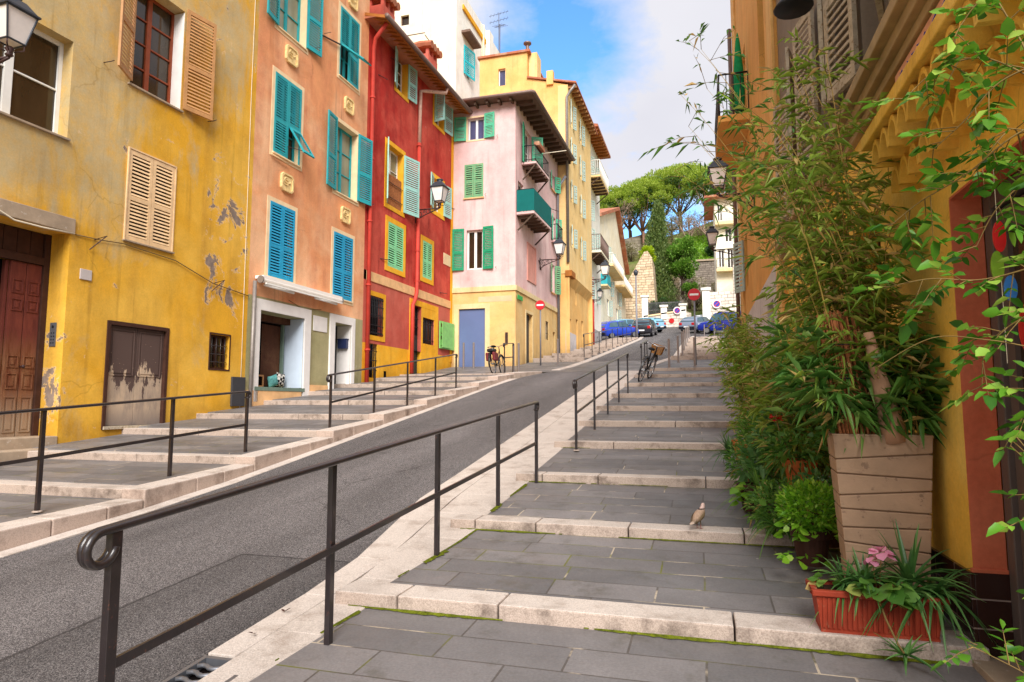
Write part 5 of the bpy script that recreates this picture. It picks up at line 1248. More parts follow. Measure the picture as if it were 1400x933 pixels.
for i, (z0, z1, d) in enumerate(((3.70, 3.77, .05), (3.771, 3.86, .10), (3.861, 3.95, .16))): FR.box(mb, 2.4, 10.6, z0, z1, -.01, d)
mb.build('cornice_moulding', plain('stone_moulding', (176, 150, 112), .85, .15, .15, 6, bump=.15), H, bevel=.008)
# terracotta painted reveal, lintel, dark tile dado
mb = MB(); FR.box(mb, 3.918, 3.929, .72, 2.64, -.148, -.001); FR.box(mb, 2.75, 3.917, 2.638, 2.649, -.148, -.001); mb.build('door_reveal', M['terracotta_paint'], H)
def mk_tiles():
    t = NT('dark_wall_tile'); p = t.pos(); xyz = t.sep(p); cx = t.n('CombineXYZ'); t.set(cx.inputs[0], t.math('ADD', xyz[1], t.math('MULTIPLY', xyz[0], 1.0))); t.set(cx.inputs[1], xyz[2])
    b = t.n('TexBrick', offset=0.0); t.set(b.inputs['Vector'], cx.outputs[0]); b.inputs['Scale'].default_value = 1; b.inputs['Brick Width'].default_value = .30; b.inputs['Row Height'].default_value = .143; b.inputs['Mortar Size'].default_value = .004
    t.set(b.inputs['Color1'], lin((42, 22, 18))); t.set(b.inputs['Color2'], lin((52, 28, 22))); t.set(b.inputs['Mortar'], lin((150, 130, 120)))
    t.bsdf(b.outputs['Color'], .25, .5); return t.mat
M['dark_wall_tile'] = mk_tiles()
mb = MB(); FR.box(mb, 3.905, 5.2, -.2, .70, .002, .022); FR.box(mb, 3.905, 3.916, -.2, .72, -.15, .002); mb.build('tile_dado', M['dark_wall_tile'], H, bevel=.003)
fbox(FR, H, 'tile_edge', M['terracotta_paint'], 3.904, 3.93, .70, .722, -.15, .012)
# glazed taupe shop door inside the opening
mb = MB(); FR.box(mb, 3.83, 3.918, .12, 2.64, -.24, -.15); FR.box(mb, 2.75, 3.83, 2.55, 2.638, -.24, -.15)
df = mb.build('shop_door_frame', M['taupe_paint'], H, bevel=.006)
for a, b in ((2.76, 3.29), (3.29, 3.82)):
    lf = None; mb = MB(); FR.box(mb, a, a + .09, .14, 2.53, -.225, -.175); FR.box(mb, b - .09, b, .14, 2.53, -.225, -.175); FR.box(mb, a + .09, b - .09, .14, .5, -.225, -.175); FR.box(mb, a + .09, b - .09, .98, 1.10, -.225, -.175); FR.box(mb, a + .09, b - .09, 2.4, 2.53, -.225, -.175)
    lf = mb.build('shop_door', M['taupe_paint'], H, bevel=.004)
    mb = MB(); FR.box(mb, a + .08, b - .08, .5, .98, -.205, -.198); FR.box(mb, a + .08, b - .08, 1.1, 2.4, -.205, -.198); mb.build('pane', M['glass'], lf)
fbox(FR, H, 'door_step', M['slab_stone'], 2.75, 3.9, -.1, .30, -.2, .06)
# scalloped frieze of half-round tiles, two rows
def half_tile(mb, yc, z, r, d0, d1, n=10):
    out = []; inn = []
    for k in range(n + 1):
        a = math.pi * k / n; out.append((math.cos(a), math.sin(a)))
    for k in range(n):
        (c0, s0), (c1, s1) = out[k], out[k + 1]; ri = r - .018
        mb.hexa([FR.P(yc + c0 * ri, z + s0 * ri * 1.7, d0), FR.P(yc + c1 * ri, z + s1 * ri * 1.7, d0), FR.P(yc + c1 * ri, z + s1 * ri * 1.7, d1), FR.P(yc + c0 * ri, z + s0 * ri * 1.7, d1),
                 FR.P(yc + c0 * r, z + s0 * r * 1.7, d0), FR.P(yc + c1 * r, z + s1 * r * 1.7, d0), FR.P(yc + c1 * r, z + s1 * r * 1.7, d1), FR.P(yc + c0 * r, z + s0 * r * 1.7, d1)])
fz = fbox(FR, H, 'frieze_ledge', M['shade_yellow'], 2.6, 4.5, 3.155, 3.235, -.01, .28, .008)
for i in range(10):
    yc = 4.38 - i * .178
    mb2 = MB(); half_tile(mb2, yc, 2.86, .088, -.02, .13); mb2.build('frieze_tile', M['shade_yellow'], fz)
    mb2 = MB(); half_tile(mb2, yc - .089, 3.0, .088, -.02, .25); mb2.build('frieze_tile', M['shade_yellow'], fz)
# pink hand-lettered sign board under the moulding
sb = fbox(FR, H, 'sign_board', plain('pink_board', (228, 164, 132), .7, .2, .08, 5), 3.3, 4.62, 3.50, 3.685, .004, .03)
fbox(FR, sb, 'board_edge', M['dark_brown'], 3.28, 4.64, 3.478, 3.50, .004, .06)
mb = MB()
for k in range(9):
    y0 = 4.5 - k * .13; mb.tube([FR.P(y0 + .045 * math.sin(s_ * 1.1 + k), 3.545 + .01 * s_, .032) for s_ in range(11)], .005, 5)
mb.build('blue_lettering', plain('blue_ink', (60, 80, 190), .6, .2, .05, 5), sb)
for q in WT_:
    window(FR, H, *q[:4], -.2, M['weathered_wood'], M['glass'], 2, 3)
    for uh, ang in ((q[1], 14), (q[0], 162)): shutter(FR, H, M['weathered_wood'], uh, q[2] - .05, 1.7, .5, ang, .03, slat=.06, mids=(.5,))
for q in ((5.3, 6.2, 1.0, 3.0), (7.4, 8.3, .6, 3.0)): window(FR, H, *q, -.2, M['dark_brown'], M['glass'], 2, 3)
mb = MB(); mb.tube([FR.P(6.0, 5.22, .02), FR.P(6.0, 5.22, .42)], .02, 6); mb.lathe([(.05, .12), (.11, .08), (.17, 0), (.16, -.015)], FR.P(6.0, 5.08, .42), 16); mb.build('wall_lamp_shade', M['dark_iron'], H, smooth=True)
# amber house
FA = Frame((1.3, 0), (1.22, 20), flip=True)
H = thing('amber_house', (2.5, 15, 1.7), 'bright amber house with a high railed balcony past the bamboo', 'house')
wall(FA, H, M['amber_plaster'], 10.6, 20.2, 3.9, 14.6, [(12, 13, 7.6, 9.7, .2), (16.2, 17.2, 8.25, 10.4, .2), (12, 13, 4.6, 6.2, .2), (17.6, 18.5, 4.6, 6.0, .2)])
wall(FA, H, M['pale_stucco'], 10.6, 20.2, .5, 3.9, [(12.2, 13.2, 1.2, 3.4, .2), (15.5, 16.3, 2, 3.5, .2)], name='lower_wall')
shell(FA, H, M['amber_plaster'], 10.6, 20.2, .5, 14.6, 7)
fbox(FA, H, 'roof', M['clay_tile'], 10.5, 20.2, 14.6, 14.8, -7.2, .1)
fbox(FA, H, 'corner_pilaster', M['tall_amber'], 19.0, 20.2, .8, 14.6, .002, .05); fbox(FA, H, 'corner_pilaster', M['tall_amber'], 10.6, 11.2, .8, 14.6, .002, .05)
ptube(FA, H, 'downpipe', M['gutter_brown'], [(20.1, 2.5, .12), (20.1, 13, .12)], .06)
for q in ((12, 13, 7.6, 9.7), (16.2, 17.2, 8.25, 10.4), (12, 13, 4.6, 6.2), (17.6, 18.5, 4.6, 6.0), (12.2, 13.2, 1.2, 3.4), (15.5, 16.3, 2, 3.5)): window(FA, H, *q, -.15, M['white_paint'], M['glass'], 2, 3)
shutter(FA, H, M['pale_grey_paint'], 18.5, 4.6, 1.4, .45, 30, .02, slat=.08)
bl = balcony(FA, H, 15.4, 18.9, 8.25, .70, .16, M['amber_plaster'], M['dark_iron'], 1.0)
t = thing('closed_parasol', FA.P(15.65, 8.25, .2), 'furled green parasol standing at the end of the amber balcony', 'parasol')
mb = MB(); mb.lathe([(.04, .1), (.11, .15), (.13, .6), (.11, 1.2), (.05, 1.9), (.01, 2.1)], FA.P(15.65, 8.25, .2), 10); mb.build('canopy', plain('parasol_green', (28, 140, 84), .8, .1, .15, 10), t, smooth=True)
mb = MB(); c = FA.P(15.65, 8.25, .2); mb.tube([c, (c[0], c[1], c[2] + .3)], .025, 8); mb.lathe([(.14, 0), (.14, .05), (.03, .07)], c, 12); mb.build('pole', M['dark_iron'], t)
# cream house further up on the same side
FB = Frame((1.75, 68.5), (10, 68.5)); FBl = Frame((1.75, 76), (1.75, 68.5))
H = thing('cream_balcony_house', (5, 72, 9), 'cream house with small balconies standing behind the deep blue van', 'house')
QB = ((.25, .75, 20.2, 21.9), (.95, 1.6, 18.0, 19.4), (.25, .8, 15.4, 17.2), (1.1, 1.7, 15.3, 17.2), (3.0, 4.0, 15.4, 17.2), (3.0, 4.0, 19.5, 21.2))
wall(FB, H, M['cream_plaster'], 0, 8.2, 8, 22.6, [(*q, .2) for q in QB]); wall(FBl, H, M['white_plaster'], 0, 7.5, 8, 22.6, [(2, 3, 15, 16.6, .2)])
mb = MB(); mb.quad((9.95, 68.5, 8), (9.95, 76, 8), (9.95, 76, 22.6), (9.95, 68.5, 22.6)); mb.quad((1.8, 69.1, 8), (9.9, 69.1, 8), (9.9, 69.1, 22.5), (1.8, 69.1, 22.5)); mb.build('outer_walls', M['cream_plaster'], H)
for q in QB: window(FB, H, *q, -.15, M['white_paint'], M['glass'], 2, 2, .06)
dark(FBl, H, (2, 3, 15, 16.6), -.2)
balcony(FB, H, .0, 2.2, 15.1, .9, .3, M['ochre_trim'], M['dark_iron'], 1.0); balcony(FB, H, .0, 2.2, 19.9, .9, .3, M['ochre_trim'], M['white_paint'], 1.0)
mb = MB(); mb.hexa([(.75, 67.6, 22.5), (10.4, 67.6, 22.5), (10.4, 76.5, 22.5), (.75, 76.5, 22.5), (.75, 67.6, 22.72), (10.4, 67.6, 22.72), (9.4, 74, 24.2), (1.75, 74, 24.2)]); mb.build('roof', M['clay_tile'], H)
for u_, z_ in ((1.75, 18.0), (2.2, 15.4)): shutter(FB, H, M['pale_grey_paint'], u_, z_, 1.6, .55, 8, .02, slat=.14)
# ================================================================== hand rails
def railing(pts, label, group, start_scroll=True, end_scroll=True, H_=1.0, mat=None, spin=False, closed_ends=False, rt=.0185):
    mat = mat or M['rust_iron']
    p0 = Vector(pts[0]); t = thing('hand_rail', p0, label, 'hand rail', group)
    P = [Vector(p) for p in pts]; up = Vector((0, 0, 1))
    n = len(P)
    # one straight top rail over all posts (least squares on height), as it was welded
    d = (P[-1] - P[0]); d.z = 0; L = d.length; dh = d / L
    s = np.array([(q - P[0]).dot(dh) for q in P]); zz = np.array([q.z + H_ for q in P])
    A = np.polyfit(s, zz, 1)
    def top(sv, off=0): q = P[0] + dh * sv; return Vector((q.x, q.y, A[0] * sv + A[1] + off))
    slope = (dh + up * A[0]).normalized(); side = dh.cross(up)
    for i, q in enumerate(P):
        mb = MB(); w = .021; tz = top(s[i], -.01)
        b = Vector((q.x, q.y, q.z - .06))
        mb.obox(b - dh * w - side * w * .75, dh * 2 * w, side * 1.5 * w, up * (tz.z - b.z)); mb.build('post', mat, t, bevel=.002)
        mb = MB(); mb.lathe([(.045, -.0), (.045, .008), (.03, .014)], (q.x, q.y, q.z), 12); mb.build('post_collar', M['granite_riser'], t)
    mb = MB()
    pts_ = []
    R0 = .056
    if start_scroll:
        for k in range(13):
            a = math.pi * 1.46 * (1 - k / 12)
            pts_.append(top(0) - slope * (math.sin(a) * R0 + R0 * 1.05) + up * (R0 * (math.cos(a) - 1)))
    else: pts_.append(top(-.02))
    pts_ += [top(L * f) for f in (.25, .5, .75)]
    if end_scroll:
        for k in range(10):
            a = math.pi * 1.2 * k / 9; pts_.append(top(L) + slope * math.sin(a) * .045 + up * .045 * (math.cos(a) - 1))
    else: pts_.append(top(L + .02))
    # flat-rounded bar: wide tube squashed by building two parallel tubes
    mb.tube([p + side * .011 for p in pts_], rt * .82, 10); mb.tube([p - side * .011 for p in pts_], rt * .8, 10)
    mb.build('top_rail', mat, t, smooth=True)
    mb = MB(); a, b = top(0, -.47), top(L, -.47)
    mb.obox(a - side * .008 - up * .018, (b - a), side * .016, up * .036); mb.build('middle_rail', mat, t, bevel=.002)
    return t
def on(x, y, off=0.): return (x, y, G(y) + off)
railing([(-1.995, 1.86, .135), (-1.99, 3.26, .228), (-1.985, 4.76, .331), (-1.955, 6.23, .452), (-1.86, 7.41, .597)], 'long rusty iron hand rail in the foreground with a curled end over the asphalt', 'hand rails along the stepped pavements')
railing([(-1.704, 9.08, .90), (-1.71, 10.76, 1.11), (-1.71, 12.35, 1.32), (-1.69, 13.92, 1.54), (-1.64, 15.25, 1.73)], 'iron hand rail on the broad steps between the foreground rail and the parked bicycle', 'hand rails along the stepped pavements')
railing([(-1.66, 19.2, 2.30), (-1.66, 20.4, 2.45), (-1.66, 21.3, 2.60)], 'short iron hand rail that the basket bicycle leans on', 'hand rails along the stepped pavements')
railing([(-6.2, 1.8, .25), (-6.22, 3.3, .39), (-6.22, 4.9, .507), (-6.24, 6.55, .604), (-6.23, 7.9, .732)], 'iron hand rail in front of the mustard house with the wooden store door', 'hand rails along the stepped pavements')
railing([(-6.06, 9.8, 1.06), (-6.12, 11.45, 1.254), (-6.14, 12.98, 1.447), (-6.13, 14.5, 1.663), (-6.08, 15.74, 1.84)], 'iron hand rail in front of the shop and the red house', 'hand rails along the stepped pavements')
railing([on(-6.16, 20.3, .08), on(-6.16, 21.3, .03)], 'short iron hand rail that the dark city bicycle stands against', 'hand rails along the stepped pavements')
railing([on(-4.75, 27.3, .1), on(-4.75, 29.4, .1), on(-4.75, 31.6, .1), on(-4.75, 34, .1), on(-4.75, 36.5, .1), on(-4.75, 39, .1), on(-4.75, 41.5, .1), on(-4.75, 44, .1), on(-4.75, 47, .1), on(-4.75, 50, .1)], 'far hand rail on the upper flight leading to the blue cars', 'hand rails along the stepped pavements', end_scroll=False)
# ================================================================== bollards
def bollard_proto():
    t = thing('bollard', (0, 0, 0), 'x', 'bollard', 'steel bollards round the cross street')
    mb = MB(); mb.tube([(0, 0, -.1), (0, 0, .98)], .038, 14); mb.build('post', M['bollard_steel'], t, local=True, smooth=False)
    mb = MB(); mb.lathe([(.038, .98), (.036, 1.0), (.012, 1.012)], (0, 0, 0), 14); mb.build('cap', M['zinc'], t, local=True)
    mb = MB(); mb.lathe([(.06, 0), (.06, .012), (.04, .018)], (0, 0, 0), 14); mb.build('base_ring', M['zinc'], t, local=True)
    return t
BOL = [(-8.85, 23.7, 'steel bollard in front of the hinge side of the blue door'), (-8.42, 23.65, 'steel bollard in front of the middle of the blue door'), (-6.27, 21.75, 'steel bollard of a close pair beside the dark city bicycle, street side twin behind it'),
       (-6.14, 21.95, 'steel bollard of a close pair beside the dark city bicycle, the rear one'), (-5.33, 24.7, 'lone steel bollard just up the slope from the no entry sign by the pink house'), (-1.02, 22.35, 'steel bollard nearest the basket bicycle at the foot of the upper flight'),
       (-.80, 24.8, 'steel bollard second from the basket bicycle along the upper kerb'), (-.20, 22.9, 'steel bollard in front of the no entry sign post on the broad steps'), (1.0, 24.5, 'steel bollard half hidden by leaves near the amber house')]
bp = bollard_proto()
for i, (x, y, lb) in enumerate(BOL):
    b = bp if i == 0 else copy_tree(bp); b.location = (x, y, G(y)); b['label'] = lb
for i, y in enumerate((28.2, 31.4, 35.4, 40, 46)):
    b = copy_tree(bp); b.location = (-.74, y, G(y) + .06); b['label'] = 'thin steel bollard in the row along the far upper kerb'; b['group'] = 'bollards lining the far upper kerb'
for i, y in enumerate((50.5, 52.5, 54.5)):
    b = copy_tree(bp); b.location = (.3 + i * .75, y, G(y) - .02); b['label'] = 'pale bollard in front of the dark blue van'; b['group'] = 'bollards in front of the blue van'
# ================================================================== road signs
def sign_mats():
    M['sign_red'] = plain('sign_red', (206, 24, 40), .4, .5, .03, 4); M['sign_white'] = plain('sign_white', (244, 240, 240), .4, .5, .02, 4); M['sign_blue'] = plain('sign_blue', (40, 60, 170), .4, .5, .03, 4)
sign_mats()
def no_entry(x, y, z0, h, dia, lab, yaw=0):
    t = thing('no_entry_sign', (x, y, z0), lab, 'road sign', 'no entry signs')
    mb = MB(); mb.tube([(x, y, z0 - .1), (x, y, z0 + h - dia * .2)], .03, 10); mb.build('pole', M['pole_grey'], t, smooth=True)
    n = Vector((math.sin(yaw) * -1 * 0 + .0, -1, 0)); n = Matrix.Rotation(yaw, 3, 'Z') @ n
    c = Vector((x, y, z0 + h)) + n * .05
    mb = MB(); mb.disc(c, n, dia / 2, .012, 32); mb.build('sign_disc', M['sign_red'], t)
    mb = MB(); mb.disc(c - n * .012, n, dia / 2 * 1.04, .01, 32); mb.build('sign_rim', M['zinc'], t)
    u = n.cross(Vector((0, 0, 1))); mb = MB(); mb.obox(c + n * .007 - u * dia * .36 - Vector((0, 0, dia * .085)), u * dia * .72, Vector((0, 0, dia * .17)), n * .004); mb.build('white_bar', M['sign_white'], t)
no_entry(-5.97, 24.5, G(24.5), 2.36, .37, 'round red no entry sign on a grey post beside the pink house corner', .0)
no_entry(-.17, 23.5, G(23.5), 2.48, .42, 'round red no entry sign on a grey post at the top of the broad steps', 0)
def no_parking(c, n, r, lab, wall_=True):
    t = thing('no_parking_sign', c, lab, 'road sign', 'no parking signs')
    n = Vector(n); c = Vector(c)
    mb = MB(); mb.disc(c, n, r, .02, 24); mb.build('sign_rim', M['sign_white'], t)
    mb = MB(); mb.disc(c + n * .014, n, r * .62, .01, 24); mb.build('sign_disc', M['sign_blue'], t)
    u = n.cross(Vector((0, 0, 1))).normalized(); dg = (u + Vector((0, 0, -1))).normalized(); sd2 = dg.cross(n)
    mb = MB(); mb.obox(c + n * .02 - dg * r * .6 - sd2 * r * .07, dg * r * 1.2, sd2 * r * .14, n * .004); mb.build('slash', M['sign_red'], t)
    mb = MB(); k = 24
    mb.tube([c + n * .018 + (u * math.cos(2 * math.pi * i / k) + Vector((0, 0, 1)) * math.sin(2 * math.pi * i / k)) * r * .68 for i in range(k)], r * .08, 5, closed=True); mb.build('red_ring', M['sign_red'], t)
# ================================================================== lanterns on scroll brackets
def lantern(base, out, L, z, sc, label, name='street_lamp', tilt=0):
    """base: point on the wall; out: unit vector away from the wall"""
    base = Vector(base); out = Vector(out).normalized(); up = Vector((0, 0, 1)); sd_ = out.cross(up)
    t = thing(name, base, label, 'street lamp', 'lanterns on wall brackets')
    mb = MB()
    mb.obox(base - sd_ * .03 * sc - up * .28 * sc, sd_ * .06 * sc, up * .42 * sc, out * .025); a = base + out * .02
    e = a + out * L
    mb.tube([a + up * .06 * sc, a + out * L * .5 + up * .055 * sc, e + up * .05 * sc], .017 * sc, 8)
    mb.tube([a - up * .26 * sc] + [a + out * L * f + up * (-.26 + .30 * f ** .6) * sc for f in (.15, .35, .6, .85, 1)], .015 * sc, 8)
    def spiral(c, r, turns, s0, sgn=1):
        return [c + out * (math.cos(s0 + sgn * k * turns * 2 * math.pi / 22) * r * (1 - k / 26)) + up * (math.sin(s0 + sgn * k * turns * 2 * math.pi / 22) * r * (1 - k / 26)) for k in range(23)]
    mb.tube(spiral(a + out * L * .16 - up * .06 * sc, .095 * sc, 1.6, 1.5), .010 * sc, 6)
    mb.tube(spiral(a + out * L * .40 - up * .01 * sc, .060 * sc, 1.5, 3.5, -1), .009 * sc, 6)
    mb.tube(spiral(a + out * L * .60 + up * .005 * sc, .045 * sc, 1.4, 1), .008 * sc, 6)
    mb.build('scroll_bracket', M['scroll_iron'], t, smooth=True)
    c = e + up * .05 * sc
    # tapered four sided lantern
    mb = MB(); w0, w1, h0, h1 = .10 * sc, .17 * sc, .17 * sc, .52 * sc
    mb.lathe([(.02 * sc, 0), (.045 * sc, .02 * sc), (.02 * sc, .05 * sc), (.05 * sc, .09 * sc), (.03 * sc, .12 * sc)], c, 10)
    for k in range(4):
        an = math.pi / 4 + k * math.pi / 2; v = out * math.cos(an) + sd_ * math.sin(an)
        mb.tube([c + v * .04 * sc + up * .06 * sc, c + v * w0 * 1.35 + up * .10 * sc, c + v * w0 * 1.3 + up * h0], .008 * sc, 6)
    mb.build('lantern_base', M['scroll_iron'], t, smooth=True)
    def ring(w, h): return [c + out * w * a_ + sd_ * w * b_ + up * h for a_, b_ in ((-1, -1), (1, -1), (1, 1), (-1, 1))]
    fr = MB(); lo, hi = ring(w0, h0), ring(w1, h1)
    for k in range(4):
        fr.tube([lo[k], hi[k]], .011 * sc, 6); fr.tube([lo[k], lo[(k + 1) % 4]], .011 * sc, 6); fr.tube([hi[k], hi[(k + 1) % 4]], .013 * sc, 6)
    lf = fr.build('lantern_frame', M['lamp_iron'], t)
    mb = MB(); l2, h2 = ring(w0 * .96, h0 + .005), ring(w1 * .96, h1 - .005)
    for k in range(4): mb.quad(tuple(l2[k]), tuple(l2[(k + 1) % 4]), tuple(h2[(k + 1) % 4]), tuple(h2[k]))
    mb.quad(*[tuple(q) for q in l2]); mb.build('glass', M['frosted_glass'], lf)
    mb = MB(); r0, r1, r2 = ring(w1 * 1.14, h1 + .0), ring(w1 * 1.0, h1 + .035 * sc), ring(w1 * .52, h1 + .15 * sc); rb = ring(w1 * 1.14, h1 + .02 * sc)
    mb.hexa([tuple(q) for q in r0] + [tuple(q) for q in rb]); mb.hexa([tuple(q) for q in ring(w1 * 1.05, h1 + .021 * sc)] + [tuple(q) for q in r2])
    mb.lathe([(w1 * .45, h1 + .151 * sc), (w1 * .38, h1 + .19 * sc), (w1 * .50, h1 + .2 * sc), (w1 * .50, h1 + .225 * sc), (.01, h1 + .25 * sc)], c, 14)
    mb.build('lantern_cap', M['lamp_iron'], t)
    return t
nL = FL.n
lantern(FL.P(4.35, 6.28), nL, 1.05, 6.2, 1.22, 'near wall lantern on a scroll bracket over the mustard house door')
lantern(FL.P(19.03, 8.42), nL, .92, 8.4, 1.4, 'wall lantern on an iron scroll bracket fixed to the red house')
lantern(FS.P(3.64, 7.92), FS.n, .9, 7.9, 1.3, 'wall lantern on the street side of the pink house above the no entry sign')
lantern(FW.P(.6, 9.0), FW.n, 1.0, 9, 1.5, 'far wall lantern on the white balcony house, larger of the two')
lantern(FW.P(1.7, 7.95), FW.n, .5, 8, .95, 'far wall lantern on the white balcony house, smaller and lower of the two')
lantern(FA.P(15.0, 6.16), FA.n, .74, 6.2, 1.15, 'wall lantern on the amber house under the high balcony')
lantern(FA.P(19.9, 6.05), FA.n, .78, 7, .95, 'wall lantern at the far corner of the amber house against the green hill')
# lamp standard by the cars
t = thing('lamp_post', on(-5.0, 54), 'tall grey lamp post rising between the blue cars', 'lamp post')
b = Vector(on(-5.0, 54)); mb = MB(); mb.tube([b, b + Vector((0, 0, 1.2)), b + Vector((0, 0, 5.2))], [.10, .085, .06], 12); mb.build('pole', M['pole_grey'], t, smooth=True)
mb = MB(); mb.lathe([(.06, 5.2), (.16, 5.3), (.2, 5.55), (.08, 5.7), (.01, 5.75)], b, 12); mb.build('lamp_head', M['lamp_iron'], t, smooth=True)
# ================================================================== bicycles
M['tyre'] = plain('tyre', (26, 26, 28), .8, .2, .1, 20); M['rim_metal'] = plain('rim_metal', (170, 170, 172), .3, .6, .05, 20, metal=.8); M['bike_black'] = plain('bike_black', (34, 32, 34), .4, .5, .1, 20); M['bike_cream'] = plain('bike_cream', (226, 214, 196), .4, .4, .05, 10)
M['wicker'] = plain('wicker', (168, 120, 66), .8, .15, .3, 60, bump=.4); M['maroon'] = plain('maroon', (110, 36, 40), .5, .3, .1, 12)
def bicycle(loc, head, lean, label, basket, frame_mat, guard_mat):
    """built along +x at the origin (front = +x), then leaned about x and turned"""
    t = thing('bicycle', (0, 0, 0), label, 'bicycle', 'bicycles parked by the railings')
    r = .335; wb = 1.06
    for nm, cx, st in (('rear_wheel', 0, 0), ('front_wheel', wb, 0)):
        mb = MB(); mb.tube([(cx + r * .93 * math.cos(a), 0, r + r * .93 * math.sin(a)) for a in [2 * math.pi * k / 28 for k in range(28)]], .012, 6, closed=True)
        for k in range(14):
            a = 2 * math.pi * k / 14; mb.tube([(cx, (-1) ** k * .025, r), (cx + r * .92 * math.cos(a), 0, r + r * .92 * math.sin(a))], .0025, 4)
        mb.tube([(cx, -.04, r), (cx, .04, r)], .025, 8); w_ = mb.build(nm, M['rim_metal'], t, local=True)
        mb = MB(); mb.tube([(cx + r * math.cos(a), 0, r + r * math.sin(a)) for a in [2 * math.pi * k / 28 for k in range(28)]], .021, 8, closed=True); mb.build('tyre', M['tyre'], w_, local=True, smooth=True)
        mb = MB(); gr = r + .04
        a0, a1 = (R(25), R(200)) if cx == 0 else (R(20), R(170))
        pts = [(cx + gr * math.cos(a0 + (a1 - a0) * k / 12), r + gr * math.sin(a0 + (a1 - a0) * k / 12)) for k in range(13)]
        for (x0, z0), (x1, z1) in zip(pts[:-1], pts[1:]): mb.hexa([(x0, -.028, z0), (x0, .028, z0), (x1, .028, z1), (x1, -.028, z1), (x0, -.022, z0 + .008), (x0, .022, z0 + .008), (x1, .022, z1 + .008), (x1, -.022, z1 + .008)])
        mb.build('mudguard', guard_mat, t, local=True)
    mb = MB(); bb = (.44, 0, .29); st = (.30, 0, .80); hd = (.90, 0, .86); hb = (.93, 0, .70)
    mb.tube([bb, st], .016, 8); mb.tube([bb, (.7, 0, .45), hb], .018, 8); mb.tube([(.36, 0, .55), (.65, 0, .6), hd], .014, 8)
    for s_ in (-1, 1):
        mb.tube([bb, (0, s_ * .05, r)], .010, 6); mb.tube([(st[0], 0, .76), (0, s_ * .05, r)], .009, 6); mb.tube([hb, (.97, s_ * .045, .62), (wb, s_ * .05, r)], .011, 6)
    mb.tube([hb, hd, (.88, 0, .95)], .018, 8); mb.build('frame', frame_mat, t, local=True, smooth=True)
    mb = MB(); mb.tube([(.72, -.3, .98), (.80, -.24, 1.02), (.88, 0, .97), (.80, .24, 1.02), (.72, .3, .98)], .012, 8); hbm = mb.build('handlebar', M['rim_metal'], t, local=True, smooth=True)
    for s_ in (-1, 1):
        mb = MB(); mb.tube([(.74, s_ * .285, .985), (.63, s_ * .31, .96)], .017, 8); mb.build('grip', M['tyre'], hbm, local=True)
    mb = MB(); mb.tube([(.30, 0, .78), (.285, 0, .9)], .012, 8); mb.lathe([(.02, 0), (.1, .02), (.11, .05), (.06, .075)], (.25, 0, .88), 14, sx=1.3, sy=.85); mb.lathe([(.02, .02), (.04, .03), (.03, .06)], (.42, 0, .88), 10, sx=1.6); mb.build('saddle', M['tyre'], t, local=True, smooth=True)
    mb = MB(); mb.tube([(.44, -.07, .29), (.44, .07, .29)], .018, 8); mb.disc((.44, .05, .29), (0, 1, 0), .1, .006, 18)
    for s_ in (-1, 1): mb.tube([(.44, s_ * .07, .29), (.44 + s_ * .1, s_ * .08, .29 - s_ * .12)], .009, 6); mb.box(.40 + s_ * .1, .48 + s_ * .1, s_ * .08 - .0 if s_ > 0 else -.17, .17 if s_ > 0 else -.08, .28 - s_ * .12, .30 - s_ * .12)
    mb.build('crank', M['rim_metal'], t, local=True)
    mb = MB()
    for s_ in (-1, 1): mb.tube([(.27, s_ * .05, .70), (-.1, s_ * .06, .71), (0, s_ * .06, r)], .007, 5)
    for x in (-.06, .06, .16): mb.tube([(x, -.06, .71), (x, .06, .71)], .006, 5)
    mb.build('carrier', M['bike_black'], t, local=True)
    if basket:
        mb = MB(); zb, zt2 = .74, .98
        for k in range(7):
            f = k / 6; z = zb + (zt2 - zb) * f; a, b_ = .10 + .03 * f, .14 + .03 * f; cx = 1.05
            mb.tube([(cx - a, -b_, z), (cx + a, -b_, z), (cx + a, b_, z), (cx - a, b_, z)], .011, 5, closed=True)
        for q in range(20):
            a = 2 * math.pi * q / 20; sx_, sy_ = math.cos(a), math.sin(a); m = max(abs(sx_), abs(sy_))
            mb.tube([(1.05 + sx_ / m * .10, sy_ / m * .14, zb), (1.05 + sx_ / m * .13, sy_ / m * .17, zt2)], .008, 5)
        mb.box(.95, 1.15, -.14, .14, zb - .01, zb); mb.build('basket', M['wicker'], t, local=True)
    else:
        mb = MB(); mb.box(-.18, .2, .065, .16, .42, .70); mb.box(-.18, .2, -.16, -.065, .42, .70); mb.build('pannier', M['maroon'], t, local=True, bevel=.03)
        mb = MB(); mb.box(-.14, .24, -.12, .12, .715, .83); mb.build('luggage', M['bike_black'], t, local=True, bevel=.04)
    t.location = loc; t.rotation_euler = Euler((lean, 0, head), 'XYZ')
    return t
bicycle((-6.50, 20.2, G(20.3) + .085), R(90), R(-6), 'dark city bicycle with maroon bags beside the blue door', False, M['bike_black'], M['bike_black'])
bk = bicycle((-1.62, 18.05, G(17.3) + .135), R(78), R(-20), 'black bicycle with a wicker basket leaning over the broad steps', True, M['bike_black'], M['bike_black'])
bk.rotation_euler = Euler((R(20), R(-7.5), R(81)), 'XYZ')
